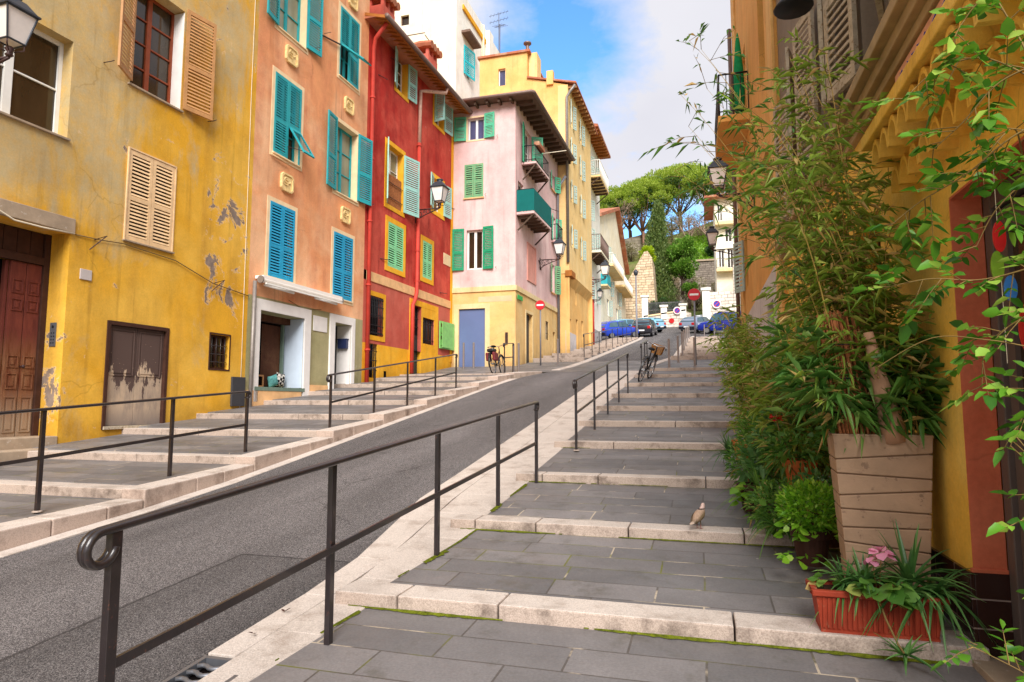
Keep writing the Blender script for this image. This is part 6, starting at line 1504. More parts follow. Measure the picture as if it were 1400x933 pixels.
# ================================================================== cars
def car(loc, yaw, paint, kind, label, name='parked_car'):
    """front = +x, origin on the ground at the middle"""
    t = thing(name, (0, 0, 0), label, 'car' if kind != 'van' else 'van', 'cars parked on the upper square')
    if kind == 'hatch': L, W, H_, prof = 4.0, 1.72, 1.46, [(-2.0, .45, .62, .62, .80), (-1.93, .32, .92, .95, .84), (-1.72, .26, .95, 1.22, .86), (-1.35, .24, .96, 1.40, .86), (-.5, .22, .95, 1.46, .86), (.25, .22, .93, 1.42, .86), (.95, .22, .90, .98, .86), (1.5, .24, .84, .86, .85), (1.88, .30, .70, .72, .78), (2.0, .40, .55, .56, .66)]
    else: L, W, H_, prof = 4.5, 1.86, 1.84, [(-2.2, .5, .7, .7, .86), (-2.15, .34, 1.05, 1.10, .90), (-2.05, .3, 1.08, 1.72, .92), (-1.6, .28, 1.08, 1.82, .93), (0, .26, 1.06, 1.84, .93), (.75, .26, 1.04, 1.76, .93), (1.25, .26, 1.02, 1.12, .92), (1.8, .28, .98, 1.0, .90), (2.15, .34, .8, .82, .84), (2.25, .45, .6, .62, .7)]
    vs, fs = [], []; N = 12
    for x, zs, zb, zr, w in prof:
        cab = zr > zb + .06; wr = w * (.78 if cab else .9)
        half = [(w * .90, zs), (w, zs + (zb - zs) * .35), (w * .985, zb), (wr, zr - .03 if cab else zr - .01), (wr * .8, zr), (0, zr + .012)]
        ring = [(-y, z) for y, z in half[:-1]] + [half[-1]] + [(y, z) for y, z in half[:-1]][::-1]
        vs += [(x, y, z) for y, z in ring]
    m = 11
    for i in range(len(prof) - 1):
        for k in range(m): k2 = (k + 1) % m; fs.append((i * m + k, i * m + k2, (i + 1) * m + k2, (i + 1) * m + k))
    fs.append(tuple(range(m))); fs.append(tuple((len(prof) - 1) * m + k for k in range(m))[::-1])
    mb = MB(); mb.add(vs, fs); body = mb.build('body', paint, t, local=True, smooth=True)
    md = body.modifiers.new('edge', 'BEVEL'); md.width = .05; md.segments = 2; md.limit_method = 'ANGLE'; md.angle_limit = R(35)
    def glass_quad(pts, nm):
        mb = MB(); c = Vector((sum(p[0] for p in pts) / 4, sum(p[1] for p in pts) / 4, sum(p[2] for p in pts) / 4)); n = (Vector(pts[1]) - Vector(pts[0])).cross(Vector(pts[3]) - Vector(pts[0])).normalized()
        if n.dot(c - Vector((0, 0, .7))) < 0: n = -n
        q = [tuple(Vector(p) + n * .012) for p in pts]; mb.poly(q, n * .012); mb.build(nm, M['car_glass'], t, local=True)
    if kind == 'hatch':
        a, b = prof[1], prof[3]
        glass_quad([(-1.90, -.68, 1.0), (-1.90, .68, 1.0), (-1.50, .56, 1.34), (-1.50, -.56, 1.34)], 'rear_window')
        glass_quad([(.88, -.70, 1.0), (.88, .70, 1.0), (.32, .58, 1.37), (.32, -.58, 1.37)], 'windscreen')
        for s_ in (-1, 1):
            glass_quad([(-1.55, s_ * .835, .99), (-.55, s_ * .85, .98), (-.55, s_ * .70, 1.39), (-1.3, s_ * .695, 1.34)], 'side_window')
            glass_quad([(-.48, s_ * .85, .98), (.72, s_ * .848, .96), (.22, s_ * .71, 1.36), (-.48, s_ * .70, 1.39)], 'side_window')
        ax = (-1.25, 1.25); lz = .82; rx, fxx = -1.97, 1.93
    else:
        glass_quad([(-2.14, -.74, 1.15), (-2.14, .74, 1.15), (-2.08, .68, 1.62), (-2.08, -.68, 1.62)], 'rear_window')
        glass_quad([(1.2, -.76, 1.14), (1.2, .76, 1.14), (.82, .66, 1.68), (.82, -.66, 1.68)], 'windscreen')
        for s_ in (-1, 1):
            for x0, x1 in ((-1.95, -1.1), (-1.02, -.1), (-.02, .85)): glass_quad([(x0, s_ * .915, 1.13), (x1 + (.2 if x1 > .5 else 0), s_ * .915, 1.11), (x1, s_ * .77, 1.66), (x0, s_ * .77, 1.66)], 'side_window')
        ax = (-1.35, 1.4); lz = .95; rx, fxx = -2.17, 2.14
    for x in ax:
        for s_ in (-1, 1):
            y = s_ * (W / 2 - .11)
            mb = MB(); mb.tube([(x, y - .1, .31), (x, y + .1, .31)], .31, 20); wh = mb.build('wheel', M['tyre'], t, local=True, bevel=.03)
            mb = MB(); mb.disc((x, y + s_ * .1, .31), (0, 1, 0), .2, .02, 16); mb.build('rim', M['rim_metal'], wh, local=True)
    for s_ in (-1, 1):
        mb = MB(); mb.box(rx - .03, rx + .10, s_ * .62 - .13, s_ * .62 + .13, lz - .12, lz + .1); mb.build('tail_light', M['tail_red'], t, local=True, bevel=.02)
        mb = MB(); mb.box(fxx - .12, fxx + .02, s_ * .55 - .14, s_ * .55 + .14, lz - .2, lz - .06); mb.build('headlight', M['headlamp'], t, local=True, bevel=.02)
        mb = MB(); mb.box(.62, .78, s_ * .86 - .0 if s_ > 0 else -1.02, 1.02 if s_ > 0 else -.86, .98, 1.12); mb.build('wing_mirror', paint, t, local=True, bevel=.03)
    mb = MB(); mb.box(rx - .06, rx + .05, -.8, .8, .36, .58); mb.build('bumper', M['bumper_dark'], t, local=True, bevel=.03)
    mb = MB(); mb.box(rx - .075, rx - .06, -.26, .26, .5, .61); mb.build('number_plate', M['sign_white'], t, local=True)
    t.location = loc
    sl = math.atan(.13)
    t.rotation_euler = Euler((0, 0, yaw), 'XYZ')
    up = Vector((0, -math.sin(sl), math.cos(sl))); f = Vector((math.cos(yaw), math.sin(yaw), 0)); f = (f - up * f.dot(up)).normalized(); s2 = up.cross(f)
    t.rotation_euler = Matrix((f, s2, up)).transposed().to_euler()
    return t
M['car_glass'] = glassmat('car_glass', (72, 104, 116), .05, .8); M['tail_red'] = plain('tail_red', (190, 20, 24), .3, .5, .05, 6); M['headlamp'] = plain('headlamp', (230, 230, 232), .2, .6, .03, 6); M['bumper_dark'] = plain('bumper_dark', (30, 30, 38), .6, .3, .05, 6)
def carpaint(n, c, **k): return plain(n, c, .28, .55, .02, 3, coat=.6, **k)
CB = carpaint('bright_blue_paint', (24, 66, 190)); CK = carpaint('black_paint', (22, 22, 34)); CS = carpaint('silver_blue_paint', (120, 176, 206)); CV = carpaint('deep_blue_paint', (16, 40, 150)); CW = carpaint('silver_paint', (206, 210, 216)); CG = carpaint('grey_paint', (120, 130, 150))
car((-6.75, 54.6, G(54.6)), R(50), CB, 'hatch', 'bright blue hatchback parked nearest the cream gabled house')
car((-4.62, 57.5, G(57.5)), R(86), CK, 'hatch', 'black hatchback seen from behind beside the lamp post')
car((-6.5, 60.5, G(60.5)), R(40), CS, 'hatch', 'pale silver blue car half hidden behind the black hatchback')
car((-5.2, 63.5, G(63.5)), R(150), CS, 'hatch', 'silver blue car furthest back, in front of the stone buttress')
car((2.1, 58.5, G(58.5)), R(168), CV, 'van', 'deep blue van standing across the top of the broad steps', 'parked_van')
car((-.15, 61.5, G(61.5)), R(60), CG, 'hatch', 'grey car with its nose beside the deep blue van')
car((.9, 66.4, G(66.4)), R(20), CW, 'hatch', 'silver car behind the grey one near the low garden wall')
# ================================================================== dove on the second step
def dove(loc, yaw):
    t = tag(None, None) if False else None
    # spine from tail tip to beak, ring radii (horizontal, vertical); built facing +x
    sp = [(-.165, .060, .004, .003), (-.15, .063, .020, .006), (-.11, .072, .024, .010), (-.075, .084, .026, .020), (-.05, .098, .040, .036), (-.01, .118, .053, .050), (.025, .136, .054, .052), (.055, .156, .044, .043), (.075, .178, .029, .030), (.085, .196, .021, .023), (.092, .212, .0205, .0225), (.100, .226, .019, .0195), (.110, .232, .011, .012), (.116, .232, .005, .005), (.130, .226, .0035, .003), (.136, .222, .001, .001)]
    mb = MB(); n = 14; vs = []; m = len(sp)
    for i, (x, z, a, b) in enumerate(sp):
        p0 = Vector((sp[max(i - 1, 0)][0], 0, sp[max(i - 1, 0)][1])); p1 = Vector((sp[min(i + 1, m - 1)][0], 0, sp[min(i + 1, m - 1)][1])); d = (p1 - p0).normalized(); u = Vector((0, 1, 0)); w_ = d.cross(u)
        for k in range(n):
            an = 2 * math.pi * k / n; vs.append(tuple(Vector((x, 0, z)) + u * math.cos(an) * a + w_ * math.sin(an) * b))
    fs = []; mi = []
    for i in range(m - 1):
        for k in range(n):
            k2 = (k + 1) % n; fs.append((i * n + k, i * n + k2, (i + 1) * n + k2, (i + 1) * n + k))
    mb.add(vs, fs)
    for s_ in (-1, 1):      # folded wings lie on the flanks, legs and toes grow from the belly
        W_ = [(.055, .042, .150), (.02, .060, .135), (-.05, .052, .110), (-.12, .022, .080)]
        vv = []
        for x, y, z in W_: vv += [(x, s_ * (y - .004), z + .02), (x, s_ * (y + .004), z), (x, s_ * (y - .012), z - .032)]
        ff = [(i * 3 + k, i * 3 + k + 1, (i + 1) * 3 + k + 1, (i + 1) * 3 + k) for i in range(3) for k in range(2)]
        mb.add(vv, ff)
        mb.tube([(.0, s_ * .018, .085), (.008, s_ * .02, .045), (.002, s_ * .02, .006)], [.010, .0045, .004], 6)
        for a in (-.5, 0, .5, math.pi): mb.tube([(.002, s_ * .02, .006), (.002 + .026 * math.cos(a), s_ * .02 + .026 * math.sin(a), .003)], [.004, .002], 5)
    t = NT('dove_feathers'); p = t.objc(); xyz = t.sep(p)
    col = t.mix(t.ramp(xyz[2], .075, .11), lin((104, 88, 66)), lin((172, 144, 122)))
    col = t.mix(t.ramp(t.math('ABSOLUTE', xyz[1]), .036, .05), col, lin((132, 112, 84)))
    col = t.mix(t.ramp(xyz[2], .175, .20), col, lin((206, 178, 168)))
    ring = t.math('MULTIPLY', t.ramp(xyz[2], .182, .184), t.ramp(xyz[2], .190, .192, 1, 0)); col = t.mix(t.math('MULTIPLY', ring, t.ramp(xyz[0], .088, .082)), col, lin((40, 34, 34)))
    col = t.mix(t.ramp(xyz[0], -.10, -.13), col, lin((190, 168, 150)))
    col = t.mix(t.ramp(xyz[2], .05, .03), col, lin((140, 70, 70))); col = t.mix(t.ramp(xyz[0], .113, .118), col, lin((50, 44, 44)))
    col = t.sc(col, t.ramp(t.noise(p, 90, 4), .3, .7, .8, 1.15))
    t.bsdf(col, .8, .1)
    ob = mb.build('dove', t.mat, None, smooth=True); md = ob.modifiers.new('s', 'SUBSURF'); md.levels = 1; md.render_levels = 2
    ob.location = loc; ob.scale = (.84, .84, .84); ob.rotation_euler = (0, 0, yaw); tag(ob, 'small buff collared dove standing on the pale edge of the second step', 'bird')
    mb = MB()
    for s_ in (-1, 1): mb.sphere((.106, s_ * .0165, .230), .0035, 8)
    e = mb.build('eyes', M['tyre'], ob, local=True)
dove((-.055, 5.74, G(5.63) + .093), R(62))
# ================================================================== far walls and hillside
def PX(px, y): return (px - 960) / 929. * y
def PZ(py, y): return EYE + (552 - py) / 929. * y
t = thing('stone_buttress', (-6, 79, 10.5), 'big sloping pale stone wall end rising beside the cream gabled house', 'stone wall')
mb = MB(); Y0 = 79.
mb.poly([(PX(a, Y0), Y0, PZ(b, Y0)) for a, b in ((842, 470), (903, 470), (901, 420), (897, 345), (891, 335), (886, 336), (856, 388), (842, 402))], (0, 5, 0)); mb.build('masonry', M['pale_stone'], t)
t = thing('fortress_wall', (-12, 122, 27), 'long grey fortress wall high on the hill below the pine trunks', 'stone wall')
mb = MB(); mb.poly([(-40, 120, 24), (-8.4, 120, 26), (-8.4, 120, 33.2), (-10.5, 120, 32.6), (-15, 120, 31.8), (-40, 120, 31)], (0, 1.5, 0)); mb.build('masonry', M['fort_stone'], t)
t = thing('retaining_wall', (0, 97, 15), 'dark stained retaining wall under the bright grass bank', 'stone wall')
mb = MB(); mb.poly([(-3.2, 96.2, 14), (14, 96.2, 14), (14, 96.2, 22.0), (-2.4, 96.2, 22.0), (-2.6, 96.2, 20.4), (-3.2, 96.2, 20.2)], (0, 1.2, 0)); mb.build('masonry', M['dark_stone'], t)
mb = MB(); mb.box(-2.6, 14, 96.0, 97.6, 22.0, 22.25); mb.build('coping', M['slab_stone'], t)
t = thing('stepped_wall', (-4.5, 92, 13), 'low pale stone wall stub between the dark retaining wall and the cypress', 'stone wall')
mb = MB(); mb.poly([(-4.2, 91, 12), (-2.6, 91, 12), (-2.6, 91, 19.8), (-3.6, 91, 18.6), (-4.2, 91, 16)], (0, 2, 0)); mb.build('masonry', M['pale_stone'], t)
t = thing('garden_wall', (-3, 74.5, 10.1), 'low white garden wall with square pillars and a wire fence at the street end', 'garden wall')
mb = MB(); mb.poly([(-6.0, 74.3, 9.5), (-.9, 74.3, 9.5), (-.9, 74.3, 11.6), (-1.6, 74.3, 11.85), (-6.0, 74.3, 11.3)], (0, .5, 0)); mb.build('masonry', M['wall_white_stone'], t)
mb = MB(); mb.hexa([(-6.1, 74.2, 11.3), (-1.5, 74.2, 11.86), (-1.5, 74.9, 11.86), (-6.1, 74.9, 11.3), (-6.1, 74.2, 11.46), (-1.5, 74.2, 12.02), (-1.5, 74.9, 12.02), (-6.1, 74.9, 11.46)]); mb.build('coping', M['cream_trim'], t)
for px, tp in ((886, 402), (912, 417), (938, 416)):
    x = PX(px, 74.5); z = PZ(tp, 74.5); mb = MB(); mb.box(x - .34, x + .34, 74.2, 74.85, 11, z); pl_ = mb.build('pillar', M['white_plaster'], t, bevel=.02)
    mb = MB(); mb.box(x - .46, x + .46, 74.08, 74.97, z, z + .22); mb.build('pillar_cap', M['white_plaster'], pl_, bevel=.03)
mb = MB()
for k in range(30):
    x = -5.7 + k * .13; mb.tube([(x, 74.5, 11.5), (x, 74.5, 13.0)], .018, 4)
for z in (12.1, 12.9): mb.tube([(-5.8, 74.5, z), (-1.9, 74.5, z)], .025, 4)
mb.build('wire_fence', M['pole_grey'], t)
t = thing('white_garden_wall', (2.6, 65.4, 8.6), 'tall white block wall and gate pillar behind the deep blue van', 'garden wall')
mb = MB(); mb.box(.9, 7, 65.2, 65.8, 9, PZ(398, 65)); mb.box(3.2, 7, 65.1, 65.9, 9, PZ(360, 65)); mb.build('masonry', M['wall_white_stone'], t)
x = PX(969, 65); z = PZ(396, 65); mb = MB(); mb.box(x - .35, x + .35, 64.8, 65.5, 9, z); pl_ = mb.build('pillar', M['white_plaster'], t, bevel=.02)
mb = MB(); mb.box(x - .47, x + .47, 64.68, 65.62, z, z + .25); mb.build('pillar_cap', M['white_plaster'], pl_, bevel=.03)
no_parking((PX(930, 74), 74.1, PZ(422, 74)), (0, -1, 0), .42, 'blue and red no parking disc on the low garden wall fence')
no_parking((PX(983, 65), 65.05, PZ(415, 65)), (0, -1, 0), .42, 'blue and red no parking disc on the white block wall above the van')
mb = MB(); c = Vector((PX(922, 74), 74.24, PZ(436, 74))); n = Vector((0, -1, 0))
mb.disc(c, n, .3, .03, 8); tag(mb.build('red_plaque', M['tail_red'], origin=c), 'small round red mark low on the white garden wall', 'plaque')
# ================================================================== trees
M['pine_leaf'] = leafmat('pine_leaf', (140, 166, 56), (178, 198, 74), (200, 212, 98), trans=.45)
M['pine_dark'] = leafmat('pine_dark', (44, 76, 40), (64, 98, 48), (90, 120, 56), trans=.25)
M['cypress_leaf'] = leafmat('cypress_leaf', (84, 110, 52), (118, 140, 72), (150, 164, 96), trans=.25)
M['lime_leaf'] = leafmat('lime_leaf', (88, 136, 44), (120, 164, 58), (154, 188, 80), trans=.35)
M['yellow_leaf'] = leafmat('yellow_leaf', (160, 190, 30), (190, 206, 40), (140, 180, 40), trans=.35)
M['scrub_leaf'] = leafmat('scrub_leaf', (110, 112, 66), (140, 132, 92), (164, 148, 116), trans=.25)
M['dry_twig'] = plain('dry_twig', (150, 128, 112), .9, .1, .2, 4)
M['bark'] = plain('bark', (140, 106, 90), .9, .1, .25, 3, bump=.4)
M['bark_dark'] = plain('bark_dark', (92, 76, 66), .9, .1, .25, 3, bump=.4)
def rdir(n): return nrm(RNG.normal(size=(n, 3)))
def cluster(c, r, n, L, W, shell_=.55, updir=.35, droop=.1, top=None, broad=False):
    d = rdir(n)
    if top is not None: d[:, 2] = np.where(d[:, 2] < top, -d[:, 2] * .6, d[:, 2])
    rad = shell_ + (1 - shell_) * RNG.random((n, 1)) ** .5
    P_ = np.array(c) + d * rad * np.array(r)
    D = nrm(d + RNG.normal(0, .5, (n, 3)) + np.array([0, 0, updir]))
    return leaf_arrays(P_, D, L * RNG.uniform(.6, 1.3, n), W * RNG.uniform(.7, 1.3, n), droop, .2, broad)
def tree(name, base, label, cat, crown_parts, mat, trunk_pts, trunk_r, bark, limbs=(), group=None, extra=None):
    t = thing(name, base, label, cat, group)
    mb = MB(); mb.tube(trunk_pts, trunk_r, 10)
    for pts, r in limbs: mb.tube(pts, r, 7)
    mb.build('trunk', bark, t, smooth=True)
    V, F = merge(crown_parts); foliage_build('crown', V, F, mat, t)
    if extra: V, F = merge(extra[0]); foliage_build('crown_shaded_underside', V, F, extra[1], t)
    return t
def pine(px, top, bot, hw, y, label, base_py=318, seed=0, dark_under=True):
    rs = np.random.default_rng(seed); s = y / 929.; hw = hw * 1.15; bot = bot + 5
    cx = PX(px, y); zt, zb = PZ(top, y), PZ(bot, y); rx = hw * s; zbase = min(PZ(base_py, y), 36); H_ = zt - zb
    parts, under, limbs = [], [], []
    n = 20
    for k in range(n):
        a = k * 2.4; q = math.sqrt((k + .4) / n); lx = cx + math.cos(a) * q * rx * .82; ly = y + math.sin(a) * q * rx * .8
        lz = zb + H_ * (.36 + .42 * (1 - q * q)) + rs.normal(0, .25); lr = rx * rs.uniform(.25, .37)
        parts.append(cluster((lx, ly, lz), (lr, lr, lr * .72), 560, .36, .10, .6, .5, 0, top=-.3))
        under.append(cluster((lx, ly, lz - lr * .42), (lr * .95, lr * .95, lr * .34), 90, .38, .10, .4, -.1, .1))  # darker leaves below each lobe: underside shade put into the leaf colour
        if k % 2 == 0: limbs.append(([(cx, y, zb - H_ * .25), (cx + (lx - cx) * .5, y + (ly - y) * .5, zb + H_ * .02), (lx, ly, lz - lr * .3)], [.16, .11, .05]))
    tr = [(cx + .3, y, zbase - 2), (cx + .15, y, zbase + (zb - zbase) * .5), (cx, y, zb - H_ * .25), (cx, y, zb + H_ * .2)]
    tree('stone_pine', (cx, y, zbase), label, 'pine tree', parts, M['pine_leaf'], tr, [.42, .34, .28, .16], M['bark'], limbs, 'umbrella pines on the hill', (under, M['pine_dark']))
pine(812, 250, 296, 36, 116, 'umbrella pine lowest on the ridge, partly behind the cream gabled house', 320, 1)
pine(842, 240, 294, 42, 117, 'umbrella pine behind the bare tree above the fortress wall', 320, 2)
pine(884, 226, 286, 44, 119, 'umbrella pine whose trunk stands straight above the cypress', 322, 3)
pine(936, 210, 268, 48, 122, 'tallest umbrella pine, with a single thin trunk against the blue sky', 300, 4)
pine(986, 214, 280, 44, 118, 'dark sided umbrella pine beside the amber balcony', 290, 5)
pine(1040, 222, 266, 40, 121, 'umbrella pine hidden mostly by the amber house', 290, 6)
pine(912, 222, 272, 34, 127, 'umbrella pine filling the gap behind the two tallest pines', 310, 8)
pine(866, 236, 284, 34, 128, 'umbrella pine set back behind the bare tree', 320, 9)
def cypress():
    y = 86; cx = PX(905, y); zb, zt = 12, PZ(272, y); parts = []; rs = np.random.default_rng(3)
    for k in range(150):
        f = (k + .5) / 150; z = zb + 1.8 + (zt - zb - 1.6) * f; w = 3.1 * (min(1, (f + .12) * 3.0) ** .6) * (1 - f) ** .62 + .12
        a = k * 2.399; rr = w * rs.uniform(.45, .9); parts.append(cluster((cx + math.cos(a) * rr * .8 + .15 * math.sin(z), y + math.sin(a) * rr * .8, z), (w * .27 + .15, w * .27 + .15, .75), 120, .34, .06, .5, 1.1, -.05))
    tree('cypress', (cx, y, zb), 'tall dark green cypress standing beside the stone buttress', 'cypress tree', parts, M['cypress_leaf'], [(cx, y, zb - 1), (cx, y, zb + 6), (cx, y, zt - 1)], [.28, .2, .04], M['bark_dark'])
cypress()
def bushy(name, px, py0, py1, hw, y, mat, label, cat, n=26, leaf=.36, dense=240, bark='bark_dark', group=None, wid=.09):
    cx = PX(px, y); zt, zb = PZ(py0, y), PZ(py1, y); rx = hw * y / 929; cz = (zt + zb) / 2; rz = (zt - zb) / 2; parts = []; limbs = []
    for k in range(n):
        d = rdir(1)[0]; q = RNG.uniform(.45, .86); c = (cx + d[0] * rx * q, y + d[1] * rx * q, cz + d[2] * rz * q); r_ = rx * RNG.uniform(.26, .40)
        parts.append(cluster(c, (r_, r_, min(r_, rz * .5)), dense, leaf, leaf * wid * 2.6, .5, .4, .05))
        if k % 3 == 0: limbs.append(([(cx, y, zb + .4), tuple((Vector((cx, y, zb)) + Vector(c)) / 2), c], [.1, .07, .03]))
    tree(name, (cx, y, zb), label, cat, parts, M[mat], [(cx, y, zb - 1.5), (cx, y, cz)], [.22, .1], M[bark], limbs, group)
bushy('leafy_tree', 938, 304, 384, 23, 86, 'lime_leaf', 'bright green rounded tree right behind the cypress', 'tree', 34, .36, 260)
bushy('shrub', 890, 328, 356, 13, 82, 'yellow_leaf', 'small yellow green shrub between the buttress and the cypress', 'shrub', 12, .3, 200)
bushy('shrub', 947, 398 - 14, 404, 12, 84, 'lime_leaf', 'small green shrub at the foot of the bright rounded tree', 'shrub', 10, .3, 160)
HS = [(868, 325, 352, 22, 112, 'scrub_leaf', 'dry brown scrub below the fortress wall'), (925, 268, 312, 26, 110, 'scrub_leaf', 'olive brown scrub tree between two pine trunks'), (965, 285, 332, 28, 106, 'scrub_leaf', 'dry grey brown scrub tree above the grass bank'),
      (912, 290, 335, 20, 104, 'scrub_leaf', 'dry scrub just behind the cypress tip'), (990, 300, 350, 16, 104, 'scrub_leaf', 'scrub bush beside the small wall lantern'), (980, 334, 348, 9, 100, 'pine_dark', 'dark green bush lying on the grass bank'), (845, 335, 375, 20, 98, 'scrub_leaf', 'dry brown bush behind the cream gabled house'),
      (955, 372, 425, 26, 88, 'scrub_leaf', 'tangled dry bramble in front of the dark retaining wall'), (985, 385, 425, 18, 84, 'scrub_leaf', 'dry bramble above the white block wall'), (905, 400, 440, 15, 79, 'pine_dark', 'low dark hedge behind the garden wall pillars'), (930, 405, 440, 14, 79, 'pine_dark', 'low green hedge behind the no parking disc')]
for (px, a, b, hw, y, m, lb) in HS: bushy('scrub_bush', px, a, b, hw, y, m, lb, 'bush', 16, .34 if m == 'scrub_leaf' else .3, 170, group='scrub on the hillside', wid=.05 if m == 'scrub_leaf' else .09)
def bare(px, top, bot, y, label, spread, seed):
    rs = np.random.default_rng(seed); t = thing('bare_tree', (PX(px, y), y, PZ(bot, y)), label, 'tree', 'leafless trees on the hill')
    mb = MB(); x0, z0, zt = PX(px, y), PZ(bot, y), PZ(top, y)
    tw = MB()
    def grow(p, d, L, r, dep):
        q = p + d * L; m = (p + q) / 2 + Vector(rs.normal(0, L * .06, 3)); (mb if dep < 2 else tw).tube([p, m, q], [r, r * .85, r * .66], 6 if dep < 2 else 4, caps=False)
        if dep >= 5: return
        for k in range(3 if dep < 4 else 2):
            nd = (d + Vector(rs.normal(0, spread, 3)) + Vector((0, 0, .12))).normalized(); grow(q, nd, L * rs.uniform(.55, .8), r * .62, dep + 1)
    H_ = zt - z0; grow(Vector((x0, y, z0 - 1)), Vector((0, 0, 1)), H_ * .42, .22, 0)
    mb.build('trunk', M['dry_twig'], t, smooth=True); tw.build('crown', M['dry_twig'], t)
bare(852, 258, 325, 112, 'bare pale tree in front of the fortress wall', .55, 4)
bare(948, 285, 335, 104, 'low bare tree on the slope behind the bright green tree', .6, 9)
bare(975, 285, 330, 103, 'bare thorny tree above the dark bush on the bank', .6, 14)
# grass bank above the retaining wall
n = 9000; xs_ = RNG.uniform(-3.0, 9, n); ys_ = RNG.uniform(97.8, 106, n); zz_ = np.array([HZ(a, b) for a, b in zip(xs_, ys_)])
P_ = np.stack([xs_, ys_, zz_ - .05], 1); D = nrm(np.stack([RNG.normal(0, .4, n), RNG.normal(0, .4, n), np.ones(n)], 1))
V, F = leaf_arrays(P_, D, RNG.uniform(.3, .7, n), RNG.uniform(.05, .1, n), .3, .1); tag(foliage_build('grass_bank', V, F, M['grass_mat']), kind='stuff')
# ================================================================== planters and plants along the near wall
M['bamboo_leaf'] = leafmat('bamboo_leaf', (122, 158, 52), (168, 192, 80), (210, 210, 116), (222, 190, 126), .09, .5)
M['bamboo_leaf_deep'] = leafmat('bamboo_leaf_deep', (76, 126, 50), (116, 162, 72), (156, 184, 96), (224, 190, 120), .11, .4)
M['culm'] = plain('culm', (170, 142, 70), .5, .3, .2, 14)
M['twig'] = plain('twig', (128, 104, 60), .7, .2, .2, 14)
M['aloe_leaf'] = leafmat('aloe_leaf', (64, 108, 52), (94, 140, 70), (124, 162, 90), trans=.25, rough=.35)
M['mint_leaf'] = leafmat('mint_leaf', (104, 164, 34), (146, 200, 54), (180, 216, 90), trans=.45)
M['mid_leaf'] = leafmat('mid_leaf', (76, 124, 48), (116, 164, 68), (156, 192, 92), (200, 174, 104), .06, .45)
M['grey_leaf'] = leafmat('grey_leaf', (84, 132, 64), (122, 168, 98), (150, 186, 120), trans=.4)
M['vine_leaf'] = leafmat('vine_leaf', (48, 100, 24), (100, 156, 40), (168, 200, 84), trans=.4)
M['reed_straw'] = plain('reed_straw', (196, 160, 104), .8, .15, .2, 20)
M['soil'] = plain('soil', (62, 46, 36), .95, .05, .3, 30, bump=.5)
M['terracotta'] = plain('terracotta', (206, 108, 58), .75, .2, .12, 9, worn=(190, 130, 96), wornamt=.64, bump=.08)
M['red_planter'] = plain('red_planter', (152, 58, 36), .65, .22, .2, 6, worn=(150, 96, 72), wornamt=.60, bump=.1)
M['taupe_planter'] = plain('taupe_planter', (168, 138, 112), .8, .15, .16, 5, bump=.3, worn=(138, 112, 92), wornamt=.58)
M['pink_petal'] = leafmat('pink_petal', (232, 130, 170), (244, 168, 196), trans=.4); M['red_petal'] = leafmat('red_petal', (200, 24, 24), (226, 40, 34), trans=.3)
# tall square planter with slanting grooves
PXC, PYC, PZ0, PZT = 1.0, 4.40, .350, 1.365
t = thing('tall_planter', (PXC, PYC, PZ0), 'tall taupe square planter with slanting grooves holding the bamboo', 'planter')
DEP = .70
def pw(z): f = (z - PZ0) / (PZT - PZ0); return .195 + .06 * f
mb = MB()
lines = [(0, 0), (.08, .11), (.20, .17), (.27, .30), (.40, .36), (.48, .49), (.585, .575), (.66, .70), (.785, .765), (.865, .905), (1, 1)]
for (a0, a1), (b0, b1) in zip(lines[:-1], lines[1:]):
    g = .0035
    def ringz(fl, fr, off):
        zl = PZ0 + (PZT - PZ0) * fl + off; zr_ = PZ0 + (PZT - PZ0) * fr + off; wl, wr = pw(zl), pw(zr_)
        return [(PXC - wl, PYC - wl * DEP, zl), (PXC + wr, PYC - wr * DEP, zr_), (PXC + wr, PYC + wr * DEP, zr_), (PXC - wl, PYC + wl * DEP, zl)]
    mb.hexa(ringz(a0, a1, g if a0 else 0) + ringz(b0, b1, -g if b0 < 1 else 0))
mb.build('body', M['taupe_planter'], t, bevel=.006)
mb = MB(); mb.lathe([((pw(PZ0) - .012) * 1.414, PZ0 + .02), ((pw(PZT) - .012) * 1.414, PZT - .03)], (PXC, PYC, 0), 4, rot=math.pi / 4, sy=DEP); mb.build('groove_core', plain('groove_brown', (112, 88, 70), .85, .1, .1, 6), t)
mb = MB(); w = pw(PZT)
for x0, x1, y0, y1 in ((-w - .002, w + .002, -w - .002, -w + .025), (-w - .002, w + .002, w - .025, w + .002), (-w - .002, -w + .025, -w + .025, w - .025), (w - .025, w + .002, -w + .025, w - .025)): mb.box(PXC + x0, PXC + x1, PYC + y0 * DEP, PYC + y1 * DEP, PZT - .006, PZT + .010)
mb.build('rim', M['taupe_planter'], t, bevel=.006)
mb = MB(); mb.box(PXC - w + .02, PXC + w - .02, PYC + (-w + .02) * DEP, PYC + (w - .02) * DEP, PZT - .03, PZT - .012); mb.build('soil', M['soil'], t); t.rotation_euler = (0, 0, R(-4))
